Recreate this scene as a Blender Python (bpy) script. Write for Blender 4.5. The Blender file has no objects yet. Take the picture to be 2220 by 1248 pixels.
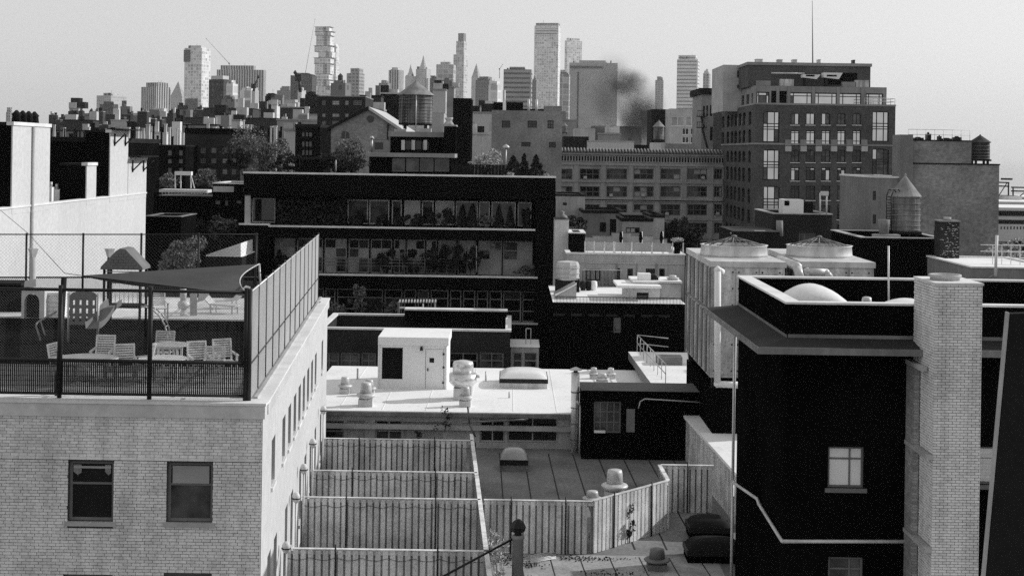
import bpy, math, random
import numpy as np
from mathutils import Matrix, Vector
R = math.radians
random.seed(7)
SC = bpy.context.scene
COL = SC.collection

# ------------------------------------------------------------------ camera
F = 3083.0            # focal length in photo pixels (50 mm on 36 mm)
EYE = 24.0            # eye height above the street
HX, HY = 1110.0, 331.0
ROLL = 0.015
cam_d = bpy.data.cameras.new('camera'); cam = bpy.data.objects.new('camera', cam_d); COL.objects.link(cam)
cam_d.sensor_width = 36; cam_d.lens = 50; cam_d.clip_start = .5; cam_d.clip_end = 60000
cam_d.shift_y = -(624 - HY) / 2220.0
cam.location = (0, 0, EYE)
cam.matrix_world = Matrix.Translation((0, 0, EYE)) @ Matrix.Rotation(R(90), 4, 'X') @ Matrix.Rotation(ROLL, 4, 'Z')
SC.camera = cam

# ------------------------------------------------------------------ light
SUN_EL, SUN_AZ = R(27), math.atan2(.94, .34)      # azimuth from +Y towards +X
w = bpy.data.worlds.new('World'); SC.world = w; w.use_nodes = True
nt = w.node_tree; nt.nodes.clear()
wo = nt.nodes.new('ShaderNodeOutputWorld'); bg = nt.nodes.new('ShaderNodeBackground')
sk = nt.nodes.new('ShaderNodeTexSky'); sk.sky_type = 'NISHITA'; sk.sun_disc = False
sk.sun_elevation = SUN_EL; sk.sun_rotation = SUN_AZ
sk.air_density = 2.2; sk.dust_density = 0.3; sk.ozone_density = 2.0
bw = nt.nodes.new('ShaderNodeRGBToBW')             # black-and-white photograph: neutral sky light
veil = nt.nodes.new('ShaderNodeMath'); veil.operation = 'MULTIPLY_ADD'      # thin even cloud veil over the clear sky
veil.inputs[1].default_value = .6; veil.inputs[2].default_value = 2.0
nt.links.new(sk.outputs[0], bw.inputs[0]); nt.links.new(bw.outputs[0], veil.inputs[0]); nt.links.new(veil.outputs[0], bg.inputs[0])
bg.inputs[1].default_value = 0.125
nt.links.new(bg.outputs[0], wo.inputs[0])
sl = bpy.data.lights.new('sun', 'SUN'); sl.energy = 3.1; sl.angle = R(.5); sl.color = (1, 1, 1)
sun = bpy.data.objects.new('sun', sl); COL.objects.link(sun)
SD = Vector((math.sin(SUN_AZ) * math.cos(SUN_EL), math.cos(SUN_AZ) * math.cos(SUN_EL), math.sin(SUN_EL)))
sun.rotation_euler = SD.to_track_quat('Z', 'Y').to_euler(); sun.location = SD * 200
vs = SC.view_settings
vs.view_transform = 'Standard'; vs.look = 'None'; vs.exposure = 0.18; vs.gamma = 1.0
SC.render.engine = 'CYCLES'
SC.cycles.max_bounces = 5; SC.cycles.diffuse_bounces = 3; SC.cycles.glossy_bounces = 2
SC.cycles.transmission_bounces = 3; SC.cycles.transparent_max_bounces = 8; SC.cycles.volume_bounces = 0
SC.cycles.caustics_reflective = False; SC.cycles.caustics_refractive = False
SC.cycles.use_denoising = False

# ------------------------------------------------------------------ photo pixel + distance -> place
_c, _s = math.cos(ROLL), math.sin(ROLL)
def WX(px, py, d): return ((px - HX) * _c + (py - HY) * _s) / F * d
def WZ(px, py, d): return EYE - (-(px - HX) * _s + (py - HY) * _c) / F * d
def PT(px, py, d): return Vector((WX(px, py, d), d, WZ(px, py, d)))
def FR(x0, y0, x1, y1, d):
    ym, xm = (y0 + y1) / 2, (x0 + x1) / 2
    return WX(x0, ym, d), WX(x1, ym, d), WZ(xm, y1, d), WZ(xm, y0, d)     # X0 X1 Zbottom Ztop

# ------------------------------------------------------------------ materials
MATS = {}
def mat(name, v, rough=.85, var=.18, scale=.6, streak=0.0, bump=0.0, metal=0.0, spec=.3, isl=0.0, brick=None, objc=False, fine=.08):
    m = bpy.data.materials.new(name); m.use_nodes = True; n = m.node_tree; N = n.nodes; L = n.links
    b = N['Principled BSDF']; b.inputs['Roughness'].default_value = rough; b.inputs['Metallic'].default_value = metal
    b.inputs['Specular IOR Level'].default_value = spec
    if objc:
        tc = N.new('ShaderNodeTexCoord'); pos = tc.outputs['Object']
    else:
        g = N.new('ShaderNodeNewGeometry'); pos = g.outputs['Position']
    def noise(sc, det=4, vec=None):
        t = N.new('ShaderNodeTexNoise'); t.inputs['Scale'].default_value = sc; t.inputs['Detail'].default_value = det
        L.new(vec or pos, t.inputs['Vector']); return t.outputs['Fac']
    def mrange(s, a, b2, lo=.3, hi=.7):
        t = N.new('ShaderNodeMapRange'); L.new(s, t.inputs[0]); t.inputs[1].default_value = lo; t.inputs[2].default_value = hi
        t.inputs[3].default_value = a; t.inputs[4].default_value = b2; return t.outputs[0]
    def mul(a, b2):
        t = N.new('ShaderNodeMath'); t.operation = 'MULTIPLY'
        for i, q in enumerate((a, b2)):
            if isinstance(q, (int, float)): t.inputs[i].default_value = q
            else: L.new(q, t.inputs[i])
        return t.outputs[0]
    f = mrange(noise(scale, 5), 1 - var, 1 + var)
    if fine: f = mul(f, mrange(noise(scale * 14, 3), 1 - fine, 1 + fine))
    if streak:
        mp = N.new('ShaderNodeMapping'); mp.inputs['Scale'].default_value = (2.6, 2.6, .16); L.new(pos, mp.inputs['Vector'])
        f = mul(f, mrange(noise(1.0, 4, mp.outputs[0]), 1 - streak, 1 + streak * .35))
    if isl:
        gi = N.new('ShaderNodeNewGeometry'); oi = N.new('ShaderNodeObjectInfo')
        ad = N.new('ShaderNodeMath'); ad.operation = 'ADD'; L.new(gi.outputs['Random Per Island'], ad.inputs[0]); L.new(oi.outputs['Random'], ad.inputs[1])
        fr = N.new('ShaderNodeMath'); fr.operation = 'FRACT'; L.new(ad.outputs[0], fr.inputs[0])
        f = mul(f, mrange(fr.outputs[0], 1 - isl, 1 + isl, 0, 1))
    bh = None
    if brick:
        bw_, bhh, mort, mv = brick        # brick length, course height, joint, joint tone relative to brick
        sp = N.new('ShaderNodeSeparateXYZ'); L.new(pos, sp.inputs[0])
        ad = N.new('ShaderNodeMath'); ad.operation = 'ADD'; L.new(sp.outputs[0], ad.inputs[0]); L.new(sp.outputs[1], ad.inputs[1])
        cb = N.new('ShaderNodeCombineXYZ'); L.new(ad.outputs[0], cb.inputs[0]); L.new(sp.outputs[2], cb.inputs[1])
        bt = N.new('ShaderNodeTexBrick'); L.new(cb.outputs[0], bt.inputs['Vector'])
        bt.inputs['Scale'].default_value = 1.0; bt.inputs['Brick Width'].default_value = bw_; bt.inputs['Row Height'].default_value = bhh
        bt.inputs['Mortar Size'].default_value = mort; bt.inputs['Mortar Smooth'].default_value = .1
        bt.inputs['Color1'].default_value = (.8, .8, .8, 1); bt.inputs['Color2'].default_value = (1.2, 1.2, 1.2, 1)
        bt.inputs['Mortar'].default_value = (mv, mv, mv, 1)
        f = mul(f, bt.outputs['Color'])
    out = mul(f, v); cl = N.new('ShaderNodeClamp'); L.new(out, cl.inputs[0]); cl.inputs[2].default_value = .86
    L.new(cl.outputs[0], b.inputs['Base Color'])
    if bump:
        bp = N.new('ShaderNodeBump'); bp.inputs['Strength'].default_value = bump; bp.inputs['Distance'].default_value = .02
        L.new(noise(scale * 20, 3), bp.inputs['Height']); L.new(bp.outputs[0], b.inputs['Normal'])
    MATS[name] = m; return m
def glass(name, v, rough=.06, metal=0.0, var=.5, scale=.7, spec=.5):
    return mat(name, v, rough=rough, var=var, scale=scale, metal=metal, spec=spec, fine=.0)
def facade(name, wall, win, ww, wh, joint=.35, rough=.7, offs=0.0, bands=False, mix=.35):
    """distant curtain wall whose windows are too small to tell apart: grid in object space"""
    m = bpy.data.materials.new(name); m.use_nodes = True; N = m.node_tree.nodes; L = m.node_tree.links
    b = N['Principled BSDF']; b.inputs['Roughness'].default_value = rough; b.inputs['Specular IOR Level'].default_value = .4
    tc = N.new('ShaderNodeTexCoord'); sp = N.new('ShaderNodeSeparateXYZ'); L.new(tc.outputs['Object'], sp.inputs[0])
    ad = N.new('ShaderNodeMath'); ad.operation = 'ADD'; L.new(sp.outputs[0], ad.inputs[0]); L.new(sp.outputs[1], ad.inputs[1])
    cb = N.new('ShaderNodeCombineXYZ'); L.new(ad.outputs[0], cb.inputs[0]); L.new(sp.outputs[2], cb.inputs[1])
    bt = N.new('ShaderNodeTexBrick'); L.new(cb.outputs[0], bt.inputs['Vector']); bt.offset = offs; bt.offset_frequency = 2
    bt.inputs['Scale'].default_value = 1; bt.inputs['Brick Width'].default_value = ww; bt.inputs['Row Height'].default_value = wh
    bt.inputs['Mortar Size'].default_value = joint * min(ww, wh) * .5; bt.inputs['Mortar Smooth'].default_value = .05
    a, c = win * (1 - mix), min(.85, win * (1 + mix * 2))
    bt.inputs['Color1'].default_value = (a, a, a, 1); bt.inputs['Color2'].default_value = (c, c, c, 1); bt.inputs['Mortar'].default_value = (wall,) * 3 + (1,)
    ns = N.new('ShaderNodeTexNoise'); ns.inputs['Scale'].default_value = .03; L.new(tc.outputs['Object'], ns.inputs['Vector'])
    mr = N.new('ShaderNodeMapRange'); L.new(ns.outputs['Fac'], mr.inputs[0]); mr.inputs[1].default_value = .3; mr.inputs[2].default_value = .7
    mr.inputs[3].default_value = .85; mr.inputs[4].default_value = 1.12
    mx = N.new('ShaderNodeMix'); mx.data_type = 'RGBA'; mx.blend_type = 'MULTIPLY'; mx.inputs[0].default_value = 1
    L.new(bt.outputs['Color'], mx.inputs[6]); L.new(mr.outputs[0], mx.inputs[7]); L.new(mx.outputs[2], b.inputs['Base Color'])
    MATS[name] = m; return m

mat('white_wall', .58, var=.06, scale=.25, streak=.03)
mat('white_paint', .86, var=.08, scale=1.2)
mat('white_roof', .86, var=.13, scale=.35, fine=.1, bump=.1)
mat('white_brick', .80, var=.16, scale=.55, streak=.22, isl=.10, bump=.25, fine=.12)
mat('mortar', .07, var=.25, scale=1.3)
mat('fascia', .62, var=.14, scale=.5, streak=.08, rough=.5)
mat('coping_light', .72, var=.12, scale=1.0)
mat('coping_mid', .42, var=.2, scale=1.0)
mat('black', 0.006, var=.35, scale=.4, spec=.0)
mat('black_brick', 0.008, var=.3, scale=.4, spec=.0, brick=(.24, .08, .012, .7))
mat('black_metal', 0.01, rough=.5, var=.2, spec=.3)
mat('dark', .02, var=.3, scale=.4, spec=.05)
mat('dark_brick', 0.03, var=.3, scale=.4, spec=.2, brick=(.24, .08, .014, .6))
mat('tar', .035, var=.35, scale=.5, spec=.2)
mat('roofing_grey', .13, var=.22, scale=.35, fine=.18, bump=.2)
mat('paver_light', .33, var=.3, scale=.8, fine=.2, bump=.2)
mat('deck_grey', .2, var=.3, scale=.45, fine=.2, bump=.25)
mat('rubber', 0.008, spec=0, var=.3, scale=1)
mat('brick_mid', .28, var=.3, scale=.25, fine=.2, brick=(.24, .08, .012, .75), spec=.2)
mat('brick_tower', .105, var=.2, scale=.2, fine=.2, brick=(.3, .1, .014, .7), spec=.2)
mat('stucco_mid', .42, var=.16, scale=.4, streak=.18, fine=.1)
mat('stucco_dim', .22, var=.2, scale=.3, streak=.15, fine=.1)
mat('factory_stone', .44, var=.2, scale=.3, streak=.15)
mat('stone_mid', .29, var=.2, scale=.3, streak=.12)
mat('stone_light', .5, var=.15, scale=.5, streak=.1)
mat('metal_light', .62, rough=.45, var=.15, scale=.8, metal=.15, streak=.2)
mat('metal_bright', .75, rough=.3, var=.12, scale=1.5, metal=.55)
mat('metal_panel', .55, rough=.55, var=.3, scale=.7, streak=.5, fine=.2)
mat('metal_dim', .2, rough=.6, var=.3, scale=.6, streak=.3)
mat('wire_dark', .03, rough=.5)
mat('wire_mid', .13, rough=.6)
mat('wire_light', .42, rough=.4, var=.1, metal=.3)
mat('galv', .5, rough=.45, var=.15, metal=.3)
mat('board_wood', .74, var=.22, scale=1.4, streak=.35, isl=.15, fine=.25, rough=.8)
mat('board_back', .30, var=.25, scale=1.4, streak=.3)
mat('wood_light', .66, var=.14, scale=3, isl=.1)
mat('tank_wood', .19, var=.4, scale=.9, streak=.85, fine=.2)
mat('tank_dark', .06, var=.3, scale=.9, streak=.6, fine=.2)
mat('tank_roof', .26, var=.25, scale=.8, streak=.3)
mat('sail_cloth', .05, var=.15, scale=1.2, rough=.9)
mat('plastic_mid', .16, var=.15, scale=2)
mat('plastic_light', .6, var=.12, scale=2, rough=.5)
mat('dome_white', .8, rough=.3, var=.08, scale=1)
mat('dome_mid', .4, rough=.25, var=.2, scale=1)
mat('bark', .06, var=.3, scale=3, bump=.5)
mat('leaf_dark', .03, var=.4, scale=2.5, isl=.5, spec=.2)
mat('leaf_mid', .17, var=.4, scale=2.5, isl=.5, spec=.25)
mat('leaf_light', .45, var=.3, scale=2.5, isl=.4, spec=.3)
mat('asphalt', .045, var=.25, scale=.2)
mat('frame_light', .42, rough=.5, var=.12)
mat('frame_white', .7, rough=.5, var=.1)
mat('frame_dark', .02, rough=.5, var=.1)
mat('frame_mid', .17, rough=.5, var=.12)
glass('glass_dark', .012, rough=.04)
glass('glass_dim', .07, rough=.06, var=.95, scale=1.1)
glass('glass_blind', .38, rough=.3, var=.3, scale=.6)
glass('glass_white', .86, rough=.35, var=.1, scale=1)
glass('glass_sky', .62, rough=.05, metal=.85, var=.15, scale=.3)
mat('water', .12, rough=.12, var=.1, scale=.02, spec=.5)

# ------------------------------------------------------------------ mesh builder and object tree
W = {}
class MB:
    def __init__(s): s.v = []; s.f = []; s.sm = []
    def add(s, vs, fs, smooth=False):
        o = len(s.v); s.v += [tuple(q) for q in vs]; s.f += [tuple(i + o for i in q) for q in fs]; s.sm += [smooth] * len(fs); return s
    def box(s, x0, x1, y0, y1, z0, z1):
        return s.add([(x0, y0, z0), (x1, y0, z0), (x1, y1, z0), (x0, y1, z0), (x0, y0, z1), (x1, y0, z1), (x1, y1, z1), (x0, y1, z1)],
                     [(0, 3, 2, 1), (4, 5, 6, 7), (0, 1, 5, 4), (1, 2, 6, 5), (2, 3, 7, 6), (3, 0, 4, 7)])
    def prism(s, poly, z0, z1, z1b=None):
        n = len(poly); vs = [(x, y, z0) for x, y in poly] + [(x, y, z1) for x, y in poly]
        return s.add(vs, [tuple(range(n - 1, -1, -1)), tuple(range(n, 2 * n))] + [(i, (i + 1) % n, n + (i + 1) % n, n + i) for i in range(n)])
    def hull(s, a, b):            # two corresponding rings of points
        n = len(a)
        return s.add(list(a) + list(b), [tuple(range(n - 1, -1, -1)), tuple(range(n, 2 * n))] + [(i, (i + 1) % n, n + (i + 1) % n, n + i) for i in range(n)])
    def quad(s, a, b, c, d): return s.add([a, b, c, d], [(0, 1, 2, 3)])
    def tube(s, p, q, r, n=6, r2=None, smooth=True):
        p, q = Vector(p), Vector(q); r2 = r if r2 is None else r2
        t = (q - p).normalized(); a = t.cross(Vector((0, 0, 1)) if abs(t.z) < .9 else Vector((1, 0, 0))).normalized(); b = t.cross(a)
        A = [p + (a * math.cos(2 * math.pi * i / n) + b * math.sin(2 * math.pi * i / n)) * r for i in range(n)]
        B = [q + (a * math.cos(2 * math.pi * i / n) + b * math.sin(2 * math.pi * i / n)) * r2 for i in range(n)]
        o = len(s.v); s.v += [tuple(x) for x in A + B]
        for i in range(n): s.f.append((o + i, o + (i + 1) % n, o + n + (i + 1) % n, o + n + i)); s.sm.append(smooth)
        s.f.append(tuple(o + i for i in range(n - 1, -1, -1))); s.f.append(tuple(o + n + i for i in range(n))); s.sm += [False, False]
        return s
    def path(s, pts, r, n=6):
        for a, b in zip(pts[:-1], pts[1:]): s.tube(a, b, r, n)
        return s
    def lathe(s, cx, cy, prof, n=20, smooth=True, sx=1, sy=1):
        o = len(s.v)
        for r, z in prof:
            for i in range(n): s.v.append((cx + sx * r * math.cos(2 * math.pi * i / n), cy + sy * r * math.sin(2 * math.pi * i / n), z))
        k = len(prof)
        for j in range(k - 1):
            for i in range(n): s.f.append((o + j * n + i, o + j * n + (i + 1) % n, o + (j + 1) * n + (i + 1) % n, o + (j + 1) * n + i)); s.sm.append(smooth)
        s.f.append(tuple(o + i for i in range(n - 1, -1, -1))); s.f.append(tuple(o + (k - 1) * n + i for i in range(n))); s.sm += [False, False]
        return s
    def mesh(s, name, m):
        me = bpy.data.meshes.new(name); me.from_pydata(s.v, [], s.f); me.materials.append(MATS[m])
        me.polygons.foreach_set('use_smooth', s.sm); me.update(); return me
    def build(s, name, m, parent=None): return put(name, s.mesh(name, m), parent)
I4 = Matrix.Identity(4)
def put(name, me, parent=None, M=None):
    o = bpy.data.objects.new(name, me); COL.objects.link(o); M = M or I4
    o.matrix_basis = M; W[o.name] = M
    if parent is not None:
        o.parent = parent; o.matrix_parent_inverse = W[parent.name].inverted()
    return o
def thing(name, label, cat, loc=(0, 0, 0), group=None, rotz=0.0):
    o = bpy.data.objects.new(name, None); COL.objects.link(o); o.empty_display_size = .1
    M = Matrix.Translation(Vector(loc)) @ Matrix.Rotation(rotz, 4, 'Z'); o.matrix_basis = M; W[o.name] = M
    return tag(o, label, cat, group)
def tag(o, label=None, cat=None, group=None, kind=None):
    if label: o['label'] = label
    if cat: o['category'] = cat
    if group: o['group'] = group
    if kind: o['kind'] = kind
    return o
def struct(name, mb, m, label=None): return tag(mb.build(name, m), label, None, None, 'structure')
def copy_tree(o, M, label=None, parent=None, name=None):
    """copy of a thing with its parts; M is the world move of the whole tree"""
    c = o.copy(); COL.objects.link(c); nm = M @ W[o.name]; W[c.name] = nm; c.matrix_basis = nm
    if parent is not None:
        c.parent = parent; c.matrix_parent_inverse = W[parent.name].inverted()
    if label: c['label'] = label
    for ch in o.children: copy_tree(ch, M, None, c)
    return c
def shift(p, q): return Matrix.Translation(Vector(q) - Vector(p))

# ------------------------------------------------------------------ walls with real openings, windows
def frameM(ox, oy, ang): return Matrix.Translation((ox, oy, 0)) @ Matrix.Rotation(ang, 4, 'Z')
def wall_mb(mb, M, u0, u1, z0, z1, holes, rev=.18):
    """wall sheet in the local plane y=0 (outside is -y) with rectangular holes and reveals"""
    us = sorted({u0, u1, *[h[0] for h in holes], *[h[1] for h in holes]}); zs = sorted({z0, z1, *[h[2] for h in holes], *[h[3] for h in holes]})
    us = [u for u in us if u0 - 1e-6 <= u <= u1 + 1e-6]; zs = [z for z in zs if z0 - 1e-6 <= z <= z1 + 1e-6]
    T = lambda x, y, z: tuple(M @ Vector((x, y, z)))
    for za, zb in zip(zs[:-1], zs[1:]):
        zc = (za + zb) / 2; run = None
        for ua, ub in zip(us[:-1], us[1:]):
            uc = (ua + ub) / 2
            if any(h[0] < uc < h[1] and h[2] < zc < h[3] for h in holes):
                if run: mb.quad(T(run[0], 0, za), T(run[1], 0, za), T(run[1], 0, zb), T(run[0], 0, zb)); run = None
            else: run = (run[0], ub) if run else (ua, ub)
        if run: mb.quad(T(run[0], 0, za), T(run[1], 0, za), T(run[1], 0, zb), T(run[0], 0, zb))
    for a, b, c, d in holes:
        mb.quad(T(a, 0, c), T(a, 0, d), T(a, rev, d), T(a, rev, c)); mb.quad(T(b, 0, d), T(b, 0, c), T(b, rev, c), T(b, rev, d))
        mb.quad(T(a, 0, d), T(b, 0, d), T(b, rev, d), T(a, rev, d)); mb.quad(T(b, 0, c), T(a, 0, c), T(a, rev, c), T(b, rev, c))
_cache = {}
def window(parent, M, h, nx=1, ny=2, fw=.07, fm='frame_light', panes=(('glass_dark', .6), ('glass_blind', .4)), rev=.18, rows=None, cols=None, split=True, sill=None, sillm='coping_light', name='window', arch=0):
    a, b, c, d = h; w_, h_ = b - a, d - c
    rows = rows or [i / ny for i in range(1, ny)]; cols = cols or [i / nx for i in range(1, nx)]
    key = (round(w_, 2), round(h_, 2), tuple(round(r, 3) for r in rows), tuple(round(r, 3) for r in cols), round(fw, 3), fm)
    X = [0] + [w_ * q for q in cols] + [w_]; Z = [0] + [h_ * q for q in rows] + [h_]
    if key not in _cache:
        m = MB(); t = .07
        m.box(0, fw, 0, t, 0, h_); m.box(w_ - fw, w_, 0, t, 0, h_); m.box(fw, w_ - fw, 0, t, 0, fw); m.box(fw, w_ - fw, 0, t, h_ - fw, h_)
        for z in Z[1:-1]: m.box(fw, w_ - fw, .012, t - .006, z - fw * .38, z + fw * .38)
        for x in X[1:-1]: m.box(x - fw * .38, x + fw * .38, .006, t, fw, h_ - fw)
        _cache[key] = m.mesh(name, fm)
    Mw = M @ Matrix.Translation((a, rev - .09, c)); o = put(name, _cache[key], parent, Mw)
    def pick():
        r = random.random() * sum(p for _, p in panes)
        for n_, p in panes:
            r -= p
            if r <= 0: return n_
        return panes[-1][0]
    def pane(x0, x1, z0, z1):
        gm = pick(); k = ('p', round(x1 - x0, 2), round(z1 - z0, 2), gm)
        if k not in _cache: _cache[k] = MB().box(0, x1 - x0, 0, .012, 0, z1 - z0).mesh('pane', gm)
        put('pane', _cache[k], o, Mw @ Matrix.Translation((x0, .035, z0)))
    if split:
        for x0, x1 in zip(X[:-1], X[1:]):
            for z0, z1 in zip(Z[:-1], Z[1:]): pane(x0 + .004, x1 - .004, z0 + .004, z1 - .004)
    else: pane(.004, w_ - .004, .004, h_ - .004)
    if sill:
        k = ('s', round(w_, 2), sill, sillm)
        if k not in _cache: _cache[k] = MB().box(-.08, w_ + .08, -sill, rev * .6, -.12, -.004).mesh('sill', sillm)
        put('sill', _cache[k], o, M @ Matrix.Translation((a, 0, c)))
    return o
def arch_fill(mb, M, h, rise, n=8):
    """two spandrels that turn the head of a rectangular hole into a segmental arch"""
    a, b, c, d = h; T = lambda x, z: tuple(M @ Vector((x, .004, z))); m_ = (a + b) / 2; hw = (b - a) / 2
    f = lambda x: d - rise + rise * math.sqrt(max(0, 1 - ((x - m_) / hw) ** 2))
    for i in range(n):
        x0, x1 = a + (b - a) * i / n, a + (b - a) * (i + 1) / n
        mb.quad(T(x0, f(x0)), T(x1, f(x1)), T(x1, d), T(x0, d))
def building(name, label, x0, x1, ytop, d, dep, m, wins=(), zb=0.0, cat='building', ybot=None, par=.5, roofm='tar', cop=None, copt=.10, left=(), right=(), rev=.18, xr=None, group=None, kw=None, arches=0, copo=.06):
    """block with its front at distance d between photo columns x0..x1 and top at photo row ytop; wins: rows of (x0,y0,x1,y1,options)"""
    ym = ytop + 30; X0, X1 = WX(x0, ym, d), WX(x1, ym, d); zt = WZ((x0 + x1) / 2, ytop, d)
    if ybot: zb = WZ((x0 + x1) / 2, ybot, d)
    t = thing(name, label, cat, ((X0 + X1) / 2, d + dep / 2, zb), group)
    mb = MB(); hs = []; todo = []
    Mf = frameM(0, d, 0)
    for q in wins:
        a, b, c, e = FR(q[0], q[1], q[2], q[3], d); h = (max(a, X0 + .05), min(b, X1 - .05), max(c, zb + .02), min(e, zt - .05)); hs.append(h); todo.append((Mf, h, q[4] if len(q) > 4 else {}))
    wall_mb(mb, Mf, X0, X1, zb, zt, hs, rev)
    Ml = frameM(X0, d, -math.pi / 2); hl = []      # local u = -Y
    for (da, db, za, zc_, o) in left: h = (-(db - d), -(da - d), za, zc_); hl.append(h); todo.append((Ml, h, o))
    wall_mb(mb, Ml, -dep, 0, zb, zt, hl, rev)
    Mr = frameM(X1, d, math.pi / 2); hr = []
    for (da, db, za, zc_, o) in right: h = (da - d, db - d, za, zc_); hr.append(h); todo.append((Mr, h, o))
    wall_mb(mb, Mr, 0, dep, zb, zt, hr, rev)
    mb.quad((X1, d + dep, zb), (X0, d + dep, zb), (X0, d + dep, zt), (X1, d + dep, zt))
    for Mx, h, o in todo:
        if o.get('arch'): arch_fill(mb, Mx, h, o['arch'] * (h[1] - h[0]))
    if par:
        th = .25
        mb.quad((X0 + th, d + th, zt), (X1 - th, d + th, zt), (X1 - th, d + th, zt - par), (X0 + th, d + th, zt - par))
        mb.quad((X0 + th, d + dep - th, zt - par), (X1 - th, d + dep - th, zt - par), (X1 - th, d + dep - th, zt), (X0 + th, d + dep - th, zt))
        mb.quad((X0 + th, d + th, zt), (X0 + th, d + th, zt - par), (X0 + th, d + dep - th, zt - par), (X0 + th, d + dep - th, zt))
        mb.quad((X1 - th, d + th, zt - par), (X1 - th, d + th, zt), (X1 - th, d + dep - th, zt), (X1 - th, d + dep - th, zt - par))
        ring = [(X0, d), (X1, d), (X1, d + dep), (X0, d + dep)]; inn = [(X0 + th, d + th), (X1 - th, d + th), (X1 - th, d + dep - th), (X0 + th, d + dep - th)]
        for i in range(4):
            j = (i + 1) % 4; mb.quad((*ring[i], zt), (*ring[j], zt), (*inn[j], zt), (*inn[i], zt))
    mb.build('wall', m, t)
    r = MB(); z = zt - par
    th = .25 if par else -.05
    r.quad((X0 + th, d + th, z + .003), (X1 - th, d + th, z + .003), (X1 - th, d + dep - th, z + .003), (X0 + th, d + dep - th, z + .003)); r.build('roof', roofm, t)
    if cop:
        k = MB(); o = copo; w_ = .3
        k.box(X0 - o, X1 + o, d - o, d + w_, zt + .003, zt + copt); k.box(X0 - o, X1 + o, d + dep - w_, d + dep + o, zt + .003, zt + copt)
        k.box(X0 - o, X0 + w_, d + w_, d + dep - w_, zt + .003, zt + copt - .002); k.box(X1 - w_, X1 + o, d + w_, d + dep - w_, zt + .003, zt + copt - .002); k.build('coping', cop, t)
    base = dict(rev=rev); base.update(kw or {})
    for Mx, h, o in todo:
        kk = dict(base); kk.update({q: v for q, v in o.items() if q != 'arch'}); window(t, Mx, h, **kk)
    EXT[t.name] = (X0, X1, zb, zt)
    return t
EXT = {}
def ext(t): return EXT[t.name]
def grid(xs, ys, o=None): return [(a, c, b, e, o or {}) for c, e in ys for a, b in xs]
# ------------------------------------------------------------------ recurring things
def leaves_mesh(name, pts, size, m, seed=0, flat=.0):
    rng = np.random.default_rng(seed); n = len(pts)
    a = rng.normal(size=(n, 3)); a /= np.linalg.norm(a, axis=1)[:, None]
    b = rng.normal(size=(n, 3)); b -= (a * b).sum(1)[:, None] * a; b /= np.linalg.norm(b, axis=1)[:, None]
    s = size * rng.uniform(.55, 1.35, n)[:, None]; a *= s; b *= s * .55
    v = np.stack([pts - a, pts + b * .9, pts + a, pts - b * .9], 1).reshape(-1, 3)
    me = bpy.data.meshes.new(name); me.vertices.add(4 * n); me.vertices.foreach_set('co', v.ravel())
    me.loops.add(4 * n); me.loops.foreach_set('vertex_index', np.arange(4 * n)); me.polygons.add(n)
    me.polygons.foreach_set('loop_start', np.arange(0, 4 * n, 4)); me.materials.append(MATS[m]); me.update(calc_edges=True); me.validate(); return me
_seed = [1]
def tree(name, label, base, top, rx, ry, crown_z0, n, size, m='leaf_mid', cat='tree', clumps=14, tr=.12, group=None, cone=False):
    """base=(x,y,z); crown between crown_z0 and top (world z)"""
    _seed[0] += 1; rng = np.random.default_rng(_seed[0]); bx, by, bz = base
    t = thing(name, label, cat, base, group)
    cz = (crown_z0 + top) / 2; rz = (top - crown_z0) / 2
    if cone:
        hgt = rng.uniform(0, 1, n) ** 1.0; r = (1 - hgt) ** .8 * (.55 + .45 * rng.uniform(0, 1, n) ** .4); th = rng.uniform(0, 2 * math.pi, n)
        lump = (1 + .2 * np.sin(th * 3 + hgt * 9 + _seed[0]) + .16 * np.sin(hgt * 23 + th * 2)) * rng.uniform(.75, 1.2, n)
        P = np.stack([bx + rx * r * lump * np.cos(th), by + ry * r * lump * np.sin(th), crown_z0 + hgt * (top - crown_z0)], 1); cl = []
    else:
        cl = rng.normal(size=(clumps, 3)); cl /= np.linalg.norm(cl, axis=1)[:, None]; cl *= rng.uniform(.3, 1.0, clumps)[:, None]
        cl *= np.array([rx, ry, rz]); cl += np.array([bx, by, cz])
        k = rng.integers(0, clumps, n); q = rng.normal(size=(n, 3)); q /= np.linalg.norm(q, axis=1)[:, None]
        q *= (rng.uniform(.25, 1, n) ** .5)[:, None]; sp = rng.uniform(.14, .46, clumps)[k][:, None]
        P = cl[k] + q * sp * np.array([rx, ry, rz])
        P[:, 2] = np.maximum(P[:, 2], bz + .03)
    put('crown', leaves_mesh('crown', P, size, m, _seed[0]), t)
    mb = MB(); mb.tube((bx, by, bz), (bx, by, crown_z0 + rz * .5), tr, 7, tr * .55)
    mb.build('trunk', 'bark', t)
    lm = MB()
    for c in list(cl)[:9]: lm.tube((bx, by, crown_z0 + rz * .2), tuple(c), tr * .4, 5, tr * .1)
    if len(cl): lm.build('limb', 'bark', t)
    return t
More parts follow.
